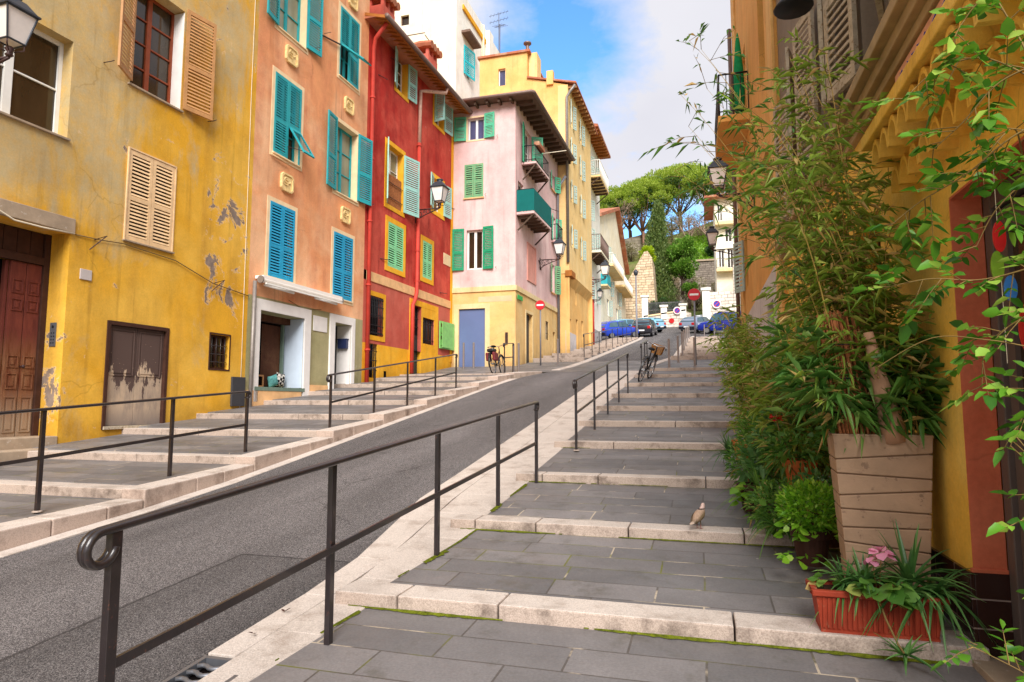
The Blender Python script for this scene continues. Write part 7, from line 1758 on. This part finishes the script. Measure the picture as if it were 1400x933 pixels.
# bamboo
def bamboo(name, label, bases, tips_fn, ncul, leaf_mat, L, W, twigs, per, zmin, culm_r=.007, group=None, tl=(.18, .42), nodes=13, spread=1.0, origin=None, leafstart=.22):
    t = thing(name, origin or bases(), label, 'bamboo', group); mb = MB(); tw = MB(); Ps, Ds = [], []
    for c in range(ncul):
        p0 = Vector(bases()); p2 = Vector(tips_fn(c)); h = p2 - p0
        mid = p0 + Vector((h.x * .25, h.y * .25, h.z * .62)) + Vector((random.gauss(0, .04), random.gauss(0, .04), 0))
        pts = [(1 - u) ** 2 * p0 + 2 * u * (1 - u) * mid + u * u * p2 for u in [k / 10 for k in range(11)]]
        mb.tube(pts, [culm_r * (1 - .75 * k / 10) for k in range(11)], 6)
        for k in range(nodes):
            u = leafstart + (1 - leafstart) * k / (nodes - 1); q = (1 - u) ** 2 * p0 + 2 * u * (1 - u) * mid + u * u * p2
            for b in range(twigs):
                a = random.uniform(0, 2 * math.pi); d = Vector((math.cos(a) * spread, math.sin(a) * spread, random.uniform(-.1, .8))).normalized(); l_ = random.uniform(*tl)
                e = q + d * l_ - Vector((0, 0, l_ * l_ * .5)); m_ = q + d * l_ * .55
                tw.tube([q, m_, e], [.0022, .0018, .001], 4, caps=False)
                for s_ in range(per):
                    f = .25 + .75 * (s_ + random.random() * .6) / per; r_ = q.lerp(m_, f * 2) if f < .5 else m_.lerp(e, f * 2 - 1)
                    Ps.append(r_); Ds.append((d + Vector((random.gauss(0, .55), random.gauss(0, .55), random.gauss(-.15, .4)))))
    Ps = np.array(Ps); Ds = np.array(Ds); n = len(Ps)
    ok = (Ps[:, 0] < 1.27)
    Ps, Ds = Ps[ok], Ds[ok]; n = len(Ps)
    V, F = leaf_arrays(Ps, Ds, L * RNG.uniform(.45, 1.45, n), W * RNG.uniform(.6, 1.4, n), RNG.uniform(.02, .55, (n, 1)), RNG.uniform(.05, .7, (n, 1)))
    mb.build('culms', M['culm'], t, smooth=True); tw.build('twigs', M['twig'], t); foliage_build('foliage', V, F, M[leaf_mat], t)
    return t
ru = random.uniform
def tips_main(c):
    k = c % 6
    if k == 0: return (ru(.35, .7), ru(3.9, 4.8), ru(2.7, 3.3))
    if k == 1: return (ru(.5, 1.05), ru(3.9, 5.6), ru(3.2, 4.1))
    if k == 2: return (ru(.6, 1.0), ru(4.4, 5.4), ru(2.7, 3.6))
    if k == 3: return (ru(.75, 1.2), ru(3.9, 4.6), ru(2.3, 3.0))
    if k == 4: return (ru(.5, .95), ru(4.1, 4.9), ru(2.1, 2.8))
    return (ru(.55, 1.15), ru(4.4, 5.8), ru(3.6, 4.5))
bamboo('bamboo', 'tall yellowing bamboo arching out of the taupe square planter', lambda: (PXC + ru(-.18, .18), PYC + ru(-.12, .12), PZT - .02), tips_main, 26, 'bamboo_leaf', .112, .0086, 2, 6, 1.4, nodes=13, origin=(PXC, PYC, PZT), leafstart=.2)
bamboo('bamboo', 'dark glossy bamboo leaves spilling low over the rim of the taupe planter', lambda: (PXC + ru(-.2, .2), PYC + ru(-.13, .13), PZT - .02), lambda c: (PXC + random.choice((ru(-.46, -.2), ru(.10, .27))), PYC + ru(-.24, .25), PZT + ru(.12, .62)), 28, 'bamboo_leaf_deep', .16, .0135, 2, 6, 1.3, nodes=6, origin=(PXC, PYC, PZT), tl=(.08, .2), leafstart=.3, culm_r=.005)
bamboo('bamboo', 'thin wispy bamboo stems leaning over the street against the sky', lambda: (PXC - .1 + ru(-.06, .06), PYC + .1 + ru(-.1, .1), PZT - .02), lambda c: [(.06, 4.5, 4.0), (-.04, 4.6, 3.5), (.08, 4.3, 3.0), (-.16, 5.2, 3.4), (-.02, 4.9, 4.3), (.02, 4.4, 3.3), (-.1, 4.7, 3.8), (.1, 4.9, 3.9)][c % 8], 8, 'bamboo_leaf_deep', .085, .007, 1, 5, 1.4, nodes=11, origin=(PXC - .1, PYC + .1, PZT), tl=(.15, .4), leafstart=.55, culm_r=.004)
# reed bundle and dry sheath in the planter
t = thing('reed_screen', (.86, 4.30, PZT), 'rolled brown reed screen standing in the taupe planter', 'reed screen')
mb = MB()
for k in range(90):
    a = ru(0, 2 * math.pi); r_ = .11 * math.sqrt(random.random()); x, y = .89 + r_ * math.cos(a), 4.31 + r_ * .5 * math.sin(a); mb.tube([(x, y, PZT - .05), (x - .10 + ru(-.01, .01), y - .02, 2.06 + ru(-.05, .05))], .0062, 5)
mb.build('reeds', plain('reed', (158, 96, 58), .75, .2, .35, 40), t)
mb = MB()
for z in (1.5, 1.7, 1.9): mb.tube([(.89 - .10 * (z - PZT) / .65 + .118 * math.cos(a), 4.305 - .02 * (z - PZT) / .65 + .062 * math.sin(a), z) for a in [2 * math.pi * k / 16 for k in range(16)]], .003, 5, closed=True)
mb.build('binding_wire', M['dark_iron'], t)
t = thing('driftwood', (1.0, 4.25, PZT), 'smooth tan driftwood stump leaning between the reed screen and the leaves', 'driftwood')
mb = MB(); mb.tube([(1.06, 4.27, PZT - .03), (1.03, 4.25, PZT + .15), (.99, 4.22, PZT + .32), (.955, 4.20, PZT + .50), (.94, 4.20, PZT + .60)], [.075, .062, .046, .034, .026], 12); mb.build('stump', plain('driftwood', (186, 142, 112), .8, .15, .2, 8, bump=.3), t, smooth=True)
# red trough with aloes
t = thing('red_trough', (.86, 3.96, .345), 'ribbed brick red plastic trough on the first step, full of aloes', 'planter')
X0, X1, Y0_, Y1_ = .55, 1.14, 3.855, 4.06
mb = MB()
def trap(x0, x1, y0, y1, z0, z1, e): mb.hexa([(x0 + e, y0 + e, z0), (x1 - e, y0 + e, z0), (x1 - e, y1 - e, z0), (x0 + e, y1 - e, z0), (x0, y0, z1), (x1, y0, z1), (x1, y1, z1), (x0, y1, z1)])
trap(X0, X1, Y0_, Y1_, .37, .545, .022); mb.box(X0 + .02, X1 - .02, Y0_ + .015, Y1_ - .015, .350, .37)
for k in range(23):
    x = X0 + .03 + k * .0238; mb.hexa([(x, Y0_ + .013, .38), (x + .012, Y0_ + .013, .38), (x + .012, Y0_ + .03, .38), (x, Y0_ + .03, .38), (x, Y0_ - .005, .54), (x + .012, Y0_ - .005, .54), (x + .012, Y0_ + .02, .54), (x, Y0_ + .02, .54)])
tb = mb.build('body', M['red_planter'], t)
mb = MB()
for x0, x1, y0, y1 in ((X0 - .02, X1 + .02, Y0_ - .02, Y0_ + .012), (X0 - .02, X1 + .02, Y1_ - .012, Y1_ + .02), (X0 - .02, X0 + .012, Y0_ + .012, Y1_ - .012), (X1 - .012, X1 + .02, Y0_ + .012, Y1_ - .012)): mb.box(x0, x1, y0, y1, .545, .575)
mb.build('rim', M['red_planter'], t, bevel=.005)
mb = MB(); mb.box(X0 + .012, X1 - .012, Y0_ + .012, Y1_ - .012, .546, .556); mb.build('soil', M['soil'], t)
def sword_leaves(c, n, L, W, spread=(.3, 1.2), seg=6, curve=.6, zscale=1.):
    V, F = [], []; b = 0
    for k in range(n):
        a = k * 2.399 + ru(-.3, .3); el = ru(*spread); d = Vector((math.cos(a) * math.sin(el), math.sin(a) * math.sin(el), math.cos(el))); l_ = L * ru(.6, 1.15); cu = curve * ru(.5, 1.3)
        p = Vector(c) + Vector((math.cos(a), math.sin(a), 0)) * .012; rows = []
        for s_ in range(seg + 1):
            f = s_ / seg; q = p + d * l_ * f - Vector((0, 0, l_ * cu * f * f * math.sin(el))); w_ = W * (1 - f) ** .8 * (1 if f > .05 else .8) + .0006
            sd_ = Vector((-math.sin(a), math.cos(a), 0)); rows.append((q - sd_ * w_ + Vector((0, 0, w_ * .5)), q - Vector((0, 0, w_ * .25)), q + sd_ * w_ + Vector((0, 0, w_ * .5))))
        for r_ in rows: V += [tuple(x) for x in r_]
        for s_ in range(seg):
            for q in range(2): F.append((b + s_ * 3 + q, b + s_ * 3 + q + 1, b + s_ * 3 + q + 4, b + s_ * 3 + q + 3))
        b += (seg + 1) * 3
    return np.array(V), np.array(F)
def plant(name, base, label, cat, sets, group=None, stems=None):
    t = thing(name, base, label, cat, group)
    for nm, parts, mat in sets:
        V, F = merge(parts); foliage_build(nm, V, F, M[mat], t)
    if stems:
        mb = MB()
        for pts, r in stems: mb.tube(pts, r, 6)
        mb.build('stems', M['twig'], t, smooth=True)
    return t
plant('aloe', (1.02, 3.97, .55), 'largest aloe with long dark upright leaves in the red trough', 'aloe', [('leaves', [sword_leaves((1.02, 3.97, .62), 34, .38, .015, (.1, 1.5), curve=.6), sword_leaves((1.0, 3.90, .58), 34, .32, .013, (.8, 1.7), curve=.9)], 'aloe_leaf')], 'aloes in the red trough')
plant('aloe', (.80, 3.96, .55), 'bushy aloe in the middle of the red trough', 'aloe', [('leaves', [sword_leaves((.80, 3.96, .60), 40, .27, .012, (.2, 1.6), curve=.7), sword_leaves((.72, 3.98, .58), 30, .24, .010, (.2, 1.5), curve=.7)], 'aloe_leaf')], 'aloes in the red trough')
plant('aloe', (1.12, 3.93, .55), 'drooping aloe at the wall end of the red trough', 'aloe', [('leaves', [sword_leaves((1.12, 3.92, .58), 40, .34, .013, (.5, 1.7), curve=.9)], 'aloe_leaf')], 'aloes in the red trough')
plant('aloe', (.86, 3.83, .5), 'small aloe rosette hanging on a stem over the front of the red trough', 'aloe', [('leaves', [sword_leaves((.915, 3.70, .335), 20, .15, .011, (.5, 1.7), curve=.4)], 'aloe_leaf')], 'aloes in the red trough', stems=[([(.84, 3.9, .57), (.84, 3.83, .56), (.86, 3.79, .47), (.895, 3.73, .37), (.915, 3.70, .335)], .0055)])
def round_leaves(c, n, r, h, size):
    a = RNG.uniform(0, 2 * np.pi, n); q = r * np.sqrt(RNG.random(n)); P_ = np.stack([c[0] + q * np.cos(a), c[1] + q * np.sin(a), c[2] + RNG.uniform(0, h, n)], 1)
    D = nrm(np.stack([np.cos(a), np.sin(a), RNG.uniform(-.3, .5, n)], 1)); s_ = size * RNG.uniform(.6, 1.2, n); return leaf_arrays(P_, D, s_, s_ * .48, .25, .12, True)
plant('cyclamen', (.87, 3.95, .56), 'pink cyclamen with round leaves among the aloes', 'flower', [('leaves', [round_leaves((.86, 3.86, .54), 40, .10, .12, .085), round_leaves((.62, 3.95, .57), 14, .06, .06, .06)], 'mid_leaf'), ('petals', [round_leaves((.885, 3.93, .745), 12, .022, .05, .055), round_leaves((.84, 3.92, .715), 8, .015, .04, .045)], 'pink_petal')], stems=[([(.87, 3.95, .56), (.885, 3.93, .75)], .003), ([(.86, 3.95, .56), (.84, 3.92, .72)], .003)])
def pot(c, r, h, label, mat='terracotta', lean=0):
    t = thing('plant_pot', c, label, 'plant pot', 'plant pots along the wall')
    mb = MB(); mb.lathe([(r * .70, 0), (r * .92, h * .76), (r * 1.02, h * .76), (r * 1.06, h), (r * .94, h), (r * .90, h * .86)], c, 24); mb.build('body', M[mat], t, smooth=False)
    mb = MB(); mb.disc((c[0], c[1], c[2] + h * .87), (0, 0, 1), r * .91, .01, 20); mb.build('soil', M['soil'], t)
pot((.70, 5.02, .45), .13, .24, 'brown pot of bright green mint beside the taupe planter', 'dark_brown')
plant('mint', (.70, 5.02, .66), 'bright green mint bush in the brown pot', 'herb', [('leaves', [cluster((.70, 4.98, .84), (.21, .2, .17), 1500, .045, .012, .35, .5, .1), round_leaves((.70, 4.92, .62), 46, .2, .14, .07), round_leaves((.60, 4.7, .52), 20, .12, .05, .06)], 'mint_leaf')], stems=[([(.70, 5.02, .66), (.68, 4.98, .85)], .01)])
pot((.78, 6.05, .84), .135, .24, 'terracotta pot of geranium raised on a stand')
mb = MB(); mb.box(.62, .94, 5.9, 6.2, .78, .84)
for x in (.64, .9): 
    for y in (5.92, 6.16): mb.box(x, x + .03, y, y + .03, .5, .78)
tag(mb.build('plant_stand', M['weathered_wood'], origin=(.78, 6.05, .5)), 'small wooden stand under the terracotta geranium pot', 'plant stand')
plant('geranium', (.78, 6.05, 1.06), 'red geranium in the raised terracotta pot', 'flower', [('leaves', [round_leaves((.76, 6.0, 1.1), 90, .2, .25, .07), cluster((.72, 6.0, 1.15), (.24, .2, .16), 320, .1, .010, .3, .2, .3)], 'mid_leaf'), ('petals', [round_leaves((.62, 6.15, 1.40), 26, .035, .05, .035)], 'red_petal')], stems=[([(.74, 6.05, 1.06), (.64, 6.12, 1.3), (.62, 6.15, 1.42)], .005)])
pot((.86, 5.45, .50), .15, .26, 'dark pot hidden in leaves against the mustard wall', 'dark_brown')
plant('leafy_plant', (.86, 5.45, .75), 'low dark leaved bush between the mint and the wall', 'plant', [('leaves', [cluster((.85, 5.5, .82), (.26, .25, .22), 900, .06, .014, .3, .4, .2)], 'aloe_leaf')], stems=[([(.86, 5.45, .75), (.86, 5.45, .95)], .01)])
PL = [((.48, 6.35, .60), 'spider plant with long pale arching leaves by the third step', [('leaves', lambda c: [sword_leaves((c[0], c[1], c[2] + .15), 60, .42, .009, (.3, 1.5), curve=.9), sword_leaves((c[0] + .25, c[1] - .2, c[2] + .1), 40, .34, .008, (.3, 1.5), curve=.9)], 'mid_leaf')]),
      ((.62, 6.75, .62), 'grey green melianthus with big feathered leaves', [('leaves', lambda c: [merge([cluster((c[0] + q * .12 - .12, c[1] - .1 + .05 * q, c[2] + .35 + .22 * q), (.17, .17, .14), 90, .12, .032, .2, .3, .3, broad=True) for q in range(4)])], 'grey_leaf')]),
      ((.40, 6.6, .60), 'lime green big leaved weed overhanging the third step', [('leaves', lambda c: [round_leaves((c[0], c[1] - .25, c[2] + .02), 30, .15, .26, .11)], 'mint_leaf')]),
      ((.30, 8.3, .85), 'dark spiky tuft of lily turf at the fourth step', [('leaves', lambda c: [sword_leaves((c[0], c[1], c[2] + .12), 90, .34, .007, (.1, 1.5), curve=.8), sword_leaves((c[0] + .16, c[1] + .1, c[2] + .14), 60, .32, .007, (.1, 1.5), curve=.8)], 'aloe_leaf')]),
      ((.72, 7.6, .75), 'tangled green bush behind the feathered leaves', [('leaves', lambda c: [cluster((c[0], c[1], c[2] + .4), (.36, .4, .4), 1500, .09, .011, .3, .4, .25), cluster((c[0] - .2, c[1] - .5, c[2] + .2), (.3, .4, .25), 900, .08, .010, .3, .3, .3)], 'mid_leaf')]),
      ((.62, 5.75, .52), 'ground hugging tangle of leaves below the geranium pot', [('leaves', lambda c: [cluster((c[0] - .02, c[1], c[2] + .2), (.27, .3, .2), 1100, .075, .009, .3, .3, .3), round_leaves((c[0], c[1] - .2, c[2] + .1), 30, .25, .2, .06), sword_leaves((c[0] - .1, c[1] - .3, c[2] + .1), 36, .32, .008, (.4, 1.5), curve=.9)], 'mid_leaf')])]
for c, lb, sets in PL:
    plant('garden_plant', c, lb, 'plant', [(n_, f_(c), m_) for n_, f_, m_ in sets], 'plants in the bed along the wall', stems=[([c, (c[0], c[1], c[2] + .25)], .008)])
for c, lb in (((.44, 6.45, .58), 'dark plant pot under the spider plant'), ((.48, 8.3, .88), 'terracotta pot beside the lily turf'), ((.75, 7.5, .74), 'terracotta pot behind the feathered leaves')): pot(c, .15, .24, lb, 'terracotta' if lb[0] == 't' else 'dark_brown')
bamboo('bamboo', 'fine leaved pale bamboo thicket further up beside the broad steps', lambda: (.85 + ru(-.3, .3), 9.6 + ru(-.6, .6), 1.0), lambda c: (.85 + ru(-.62, .35), 9.6 + ru(-1.1, 1.0), ru(1.8, 2.75)), 36, 'bamboo_leaf', .10, .0095, 2, 7, 1.0, nodes=10, origin=(.85, 9.6, 1.0), tl=(.14, .34), leafstart=.12, culm_r=.005)
bamboo('bamboo', 'bamboo clump in the bed behind the raised geranium pot', lambda: (1.0 + ru(-.15, .15), 6.9 + ru(-.4, .4), .62), lambda c: (.85 + ru(-.42, .3), 6.9 + ru(-.9, .9), ru(1.6, 2.5)), 22, 'bamboo_leaf', .12, .0105, 2, 8, .6, nodes=11, origin=(1.0, 6.9, .62), leafstart=.18, culm_r=.006)
bamboo('bamboo', 'sparse bamboo in front of the amber house wall', lambda: (1.05 + ru(-.12, .12), 12.5 + ru(-.6, .6), 1.4), lambda c: (.95 + ru(-.5, .2), 12.5 + ru(-1.4, 1.2), ru(2.4, 3.6)), 6, 'bamboo_leaf', .12, .010, 2, 5, 1.4, nodes=9, origin=(1.05, 12.5, 1.4), leafstart=.25, culm_r=.006)
# climbing vine close to the camera
t = thing('climbing_vine', (1.2, 2.35, .2), 'bright green climbing vine with oval leaflets hanging round the doorway', 'vine')
mb = MB(); Ps, Ds, Ls = [], [], []
def vstem(pts, r, every=.05, size=.042, pair=True, start=.15, comp=True):
    pts = [Vector(p) for p in pts]; n = len(pts); sm = []
    for i in range(n - 1):
        p0, p1, p2, p3 = pts[max(i - 1, 0)], pts[i], pts[i + 1], pts[min(i + 2, n - 1)]
        for k in range(8):
            f = k / 8; sm.append(.5 * ((2 * p1) + (p2 - p0) * f + (2 * p0 - 5 * p1 + 4 * p2 - p3) * f * f + (3 * p1 - p0 - 3 * p2 + p3) * f ** 3))
    sm.append(pts[-1]); mb.tube(sm, [r * (1 - .6 * i / len(sm)) for i in range(len(sm))], 6)
    Lt = sum((b - a).length for a, b in zip(sm[:-1], sm[1:])); acc = 0; nxt = Lt * start
    for a, b in zip(sm[:-1], sm[1:]):
        acc += (b - a).length
        if acc >= nxt:
            nxt += every * ru(.7, 1.4); d = (b - a).normalized(); sdv = Vector((random.gauss(0, 1), random.gauss(0, 1), random.gauss(0, .5))); sdv = (sdv - d * sdv.dot(d)).normalized()
            if comp:     # a feathered leaf: little stalk with paired leaflets
                dd = (sdv + d * .5).normalized(); L_ = ru(.08, .15); e = b + dd * L_ - Vector((0, 0, L_ * .25)); mb.tube([b, (b + e) / 2 + Vector((0, 0, .006)), e], [.0022, .0018, .001], 4, caps=False); s3 = dd.cross(Vector((0, 0, 1))).normalized()
                for q in range(3):
                    m_ = b.lerp(e, .4 + .25 * q)
                    for s_ in (-1, 1): Ps.append(m_); Ds.append(dd * .6 + s3 * s_ + Vector((0, 0, ru(-.4, .2)))); Ls.append(size * ru(.45, 1.25))
                Ps.append(e); Ds.append(dd); Ls.append(size * 1.2)
            else:
                for s_ in (-1, 1): Ps.append(b); Ds.append(sdv * s_ + d * .4 + Vector((0, 0, ru(-.3, .2)))); Ls.append(size * ru(.7, 1.3))
vstem([(1.22, 2.3, .1), (1.2, 2.35, 1.0), (1.17, 2.4, 1.9), (1.12, 2.5, 2.6), (1.05, 2.6, 3.0)], .006, .09)
for pts in ([(1.12, 2.5, 2.62), (1.0, 2.6, 2.78), (.88, 2.7, 2.80), (.78, 2.75, 2.72)], [(1.15, 2.5, 2.7), (1.02, 2.55, 2.66), (.92, 2.6, 2.55), (.84, 2.65, 2.48)], [(1.15, 2.45, 2.5), (1.02, 2.5, 2.44), (.92, 2.6, 2.36), (.80, 2.7, 2.30), (.70, 2.75, 2.22)],
            [(1.18, 2.5, 2.3), (1.08, 2.55, 2.3), (1.0, 2.6, 2.22), (.95, 2.65, 2.1)], [(1.18, 2.4, 2.05), (1.06, 2.5, 2.0), (.94, 2.6, 1.98), (.80, 2.65, 2.0), (.66, 2.7, 1.98)], [(1.18, 2.4, 1.9), (1.05, 2.5, 1.85), (.95, 2.6, 1.75), (.93, 2.62, 1.6)],
            [(1.18, 2.4, 1.6), (1.1, 2.45, 1.62), (1.02, 2.5, 1.55), (.97, 2.55, 1.4)], [(1.2, 2.35, 1.3), (1.1, 2.4, 1.32), (1.03, 2.45, 1.22), (1.0, 2.45, 1.1)], [(1.1, 2.5, 2.95), (1.0, 2.55, 2.98), (.93, 2.6, 2.9), (.9, 2.62, 2.78)], [(1.22, 2.9, 2.5), (1.16, 2.8, 2.58), (1.08, 2.75, 2.52), (1.0, 2.8, 2.4)]): vstem(pts, .0035, .036, .054)
vstem([(1.18, 2.3, 1.75), (1.05, 2.4, 1.72), (.92, 2.5, 1.76), (.78, 2.6, 1.78), (.62, 2.7, 1.68)], .003, .5, .04, start=.5)
for pts in ([(1.2, 2.25, .45), (1.08, 2.3, .62), (.95, 2.4, .72), (.80, 2.5, .78)], [(1.2, 2.3, .5), (1.1, 2.35, .7), (1.02, 2.45, .72), (.92, 2.5, .62)], [(1.2, 2.3, .4), (1.12, 2.3, .55), (1.0, 2.35, .55), (.9, 2.4, .5)], [(1.22, 2.3, .8), (1.12, 2.3, .95), (1.04, 2.35, .98), (.98, 2.4, .92)]): vstem(pts, .003, .042, .046)
mb.build('stems', M['twig'], t, smooth=True)
n = len(Ps); Ls = np.array(Ls); V, F = leaf_arrays(np.array(Ps), np.array(Ds), Ls, Ls * RNG.uniform(.22, .34, n), RNG.uniform(-.1, .45, (n, 1)), RNG.uniform(-.1, .55, (n, 1)), True); foliage_build('leaves', V, F, M['vine_leaf'], t)
# painted ovals hanging in the doorway
t = thing('hanging_ornament', (1.235, 3.2, 2.62), 'string of painted red, green and blue ovals hanging in the doorway', 'ornament')
mb = MB(); mb.tube([(1.235, 3.2, 2.64), (1.235, 3.2, 1.72)], .0015, 4); mb.build('string', M['pale_wire'], t)
def oval(c, w, h, col, nm='oval'):
    m = plain(nm + '_paint', col, .4, .4, .12, 30); mb = MB(); mb.tube([(c[0], c[1] + .004, c[2]), (c[0], c[1] - .004, c[2])], 1, 24)
    mb.v = [(c[0] + (x - c[0]) * w, y, c[2] + (z - c[2]) * h) for x, y, z in mb.v]; return mb.build('painted_oval', m, t, smooth=False)
oval((1.235, 3.19, 2.26), .024, .068, (214, 24, 20)); oval((1.22, 3.19, 2.13), .024, .068, (120, 160, 30)); oval((1.262, 3.19, 2.035), .024, .055, (54, 124, 200)); oval((1.33, 3.19, 1.86), .05, .12, (206, 46, 36)); oval((1.335, 3.178, 1.82), .026, .06, (226, 170, 30))
# a few dry leaves on the kerb and paving
for i, (x, y) in enumerate(((-2.52, 3.62), (-2.5, 3.3))):
    P0 = np.array([[x, y, G(y) + .02]] * 2); V, F = leaf_arrays(P0, np.array([[ru(-1, 1), ru(-1, 1), .1], [ru(-1, 1), ru(-1, 1), .25]]), np.array([.045, .03]), np.array([.012, .008]), -.1, .5, True)
    o = foliage_build('dry_leaf', V, F, M['dark_brown'], origin=(x, y, G(y) + .02)); tag(o, 'curled dry brown leaf lying on the pale kerb band by the foreground rail', 'leaf', 'dry leaves on the kerb')
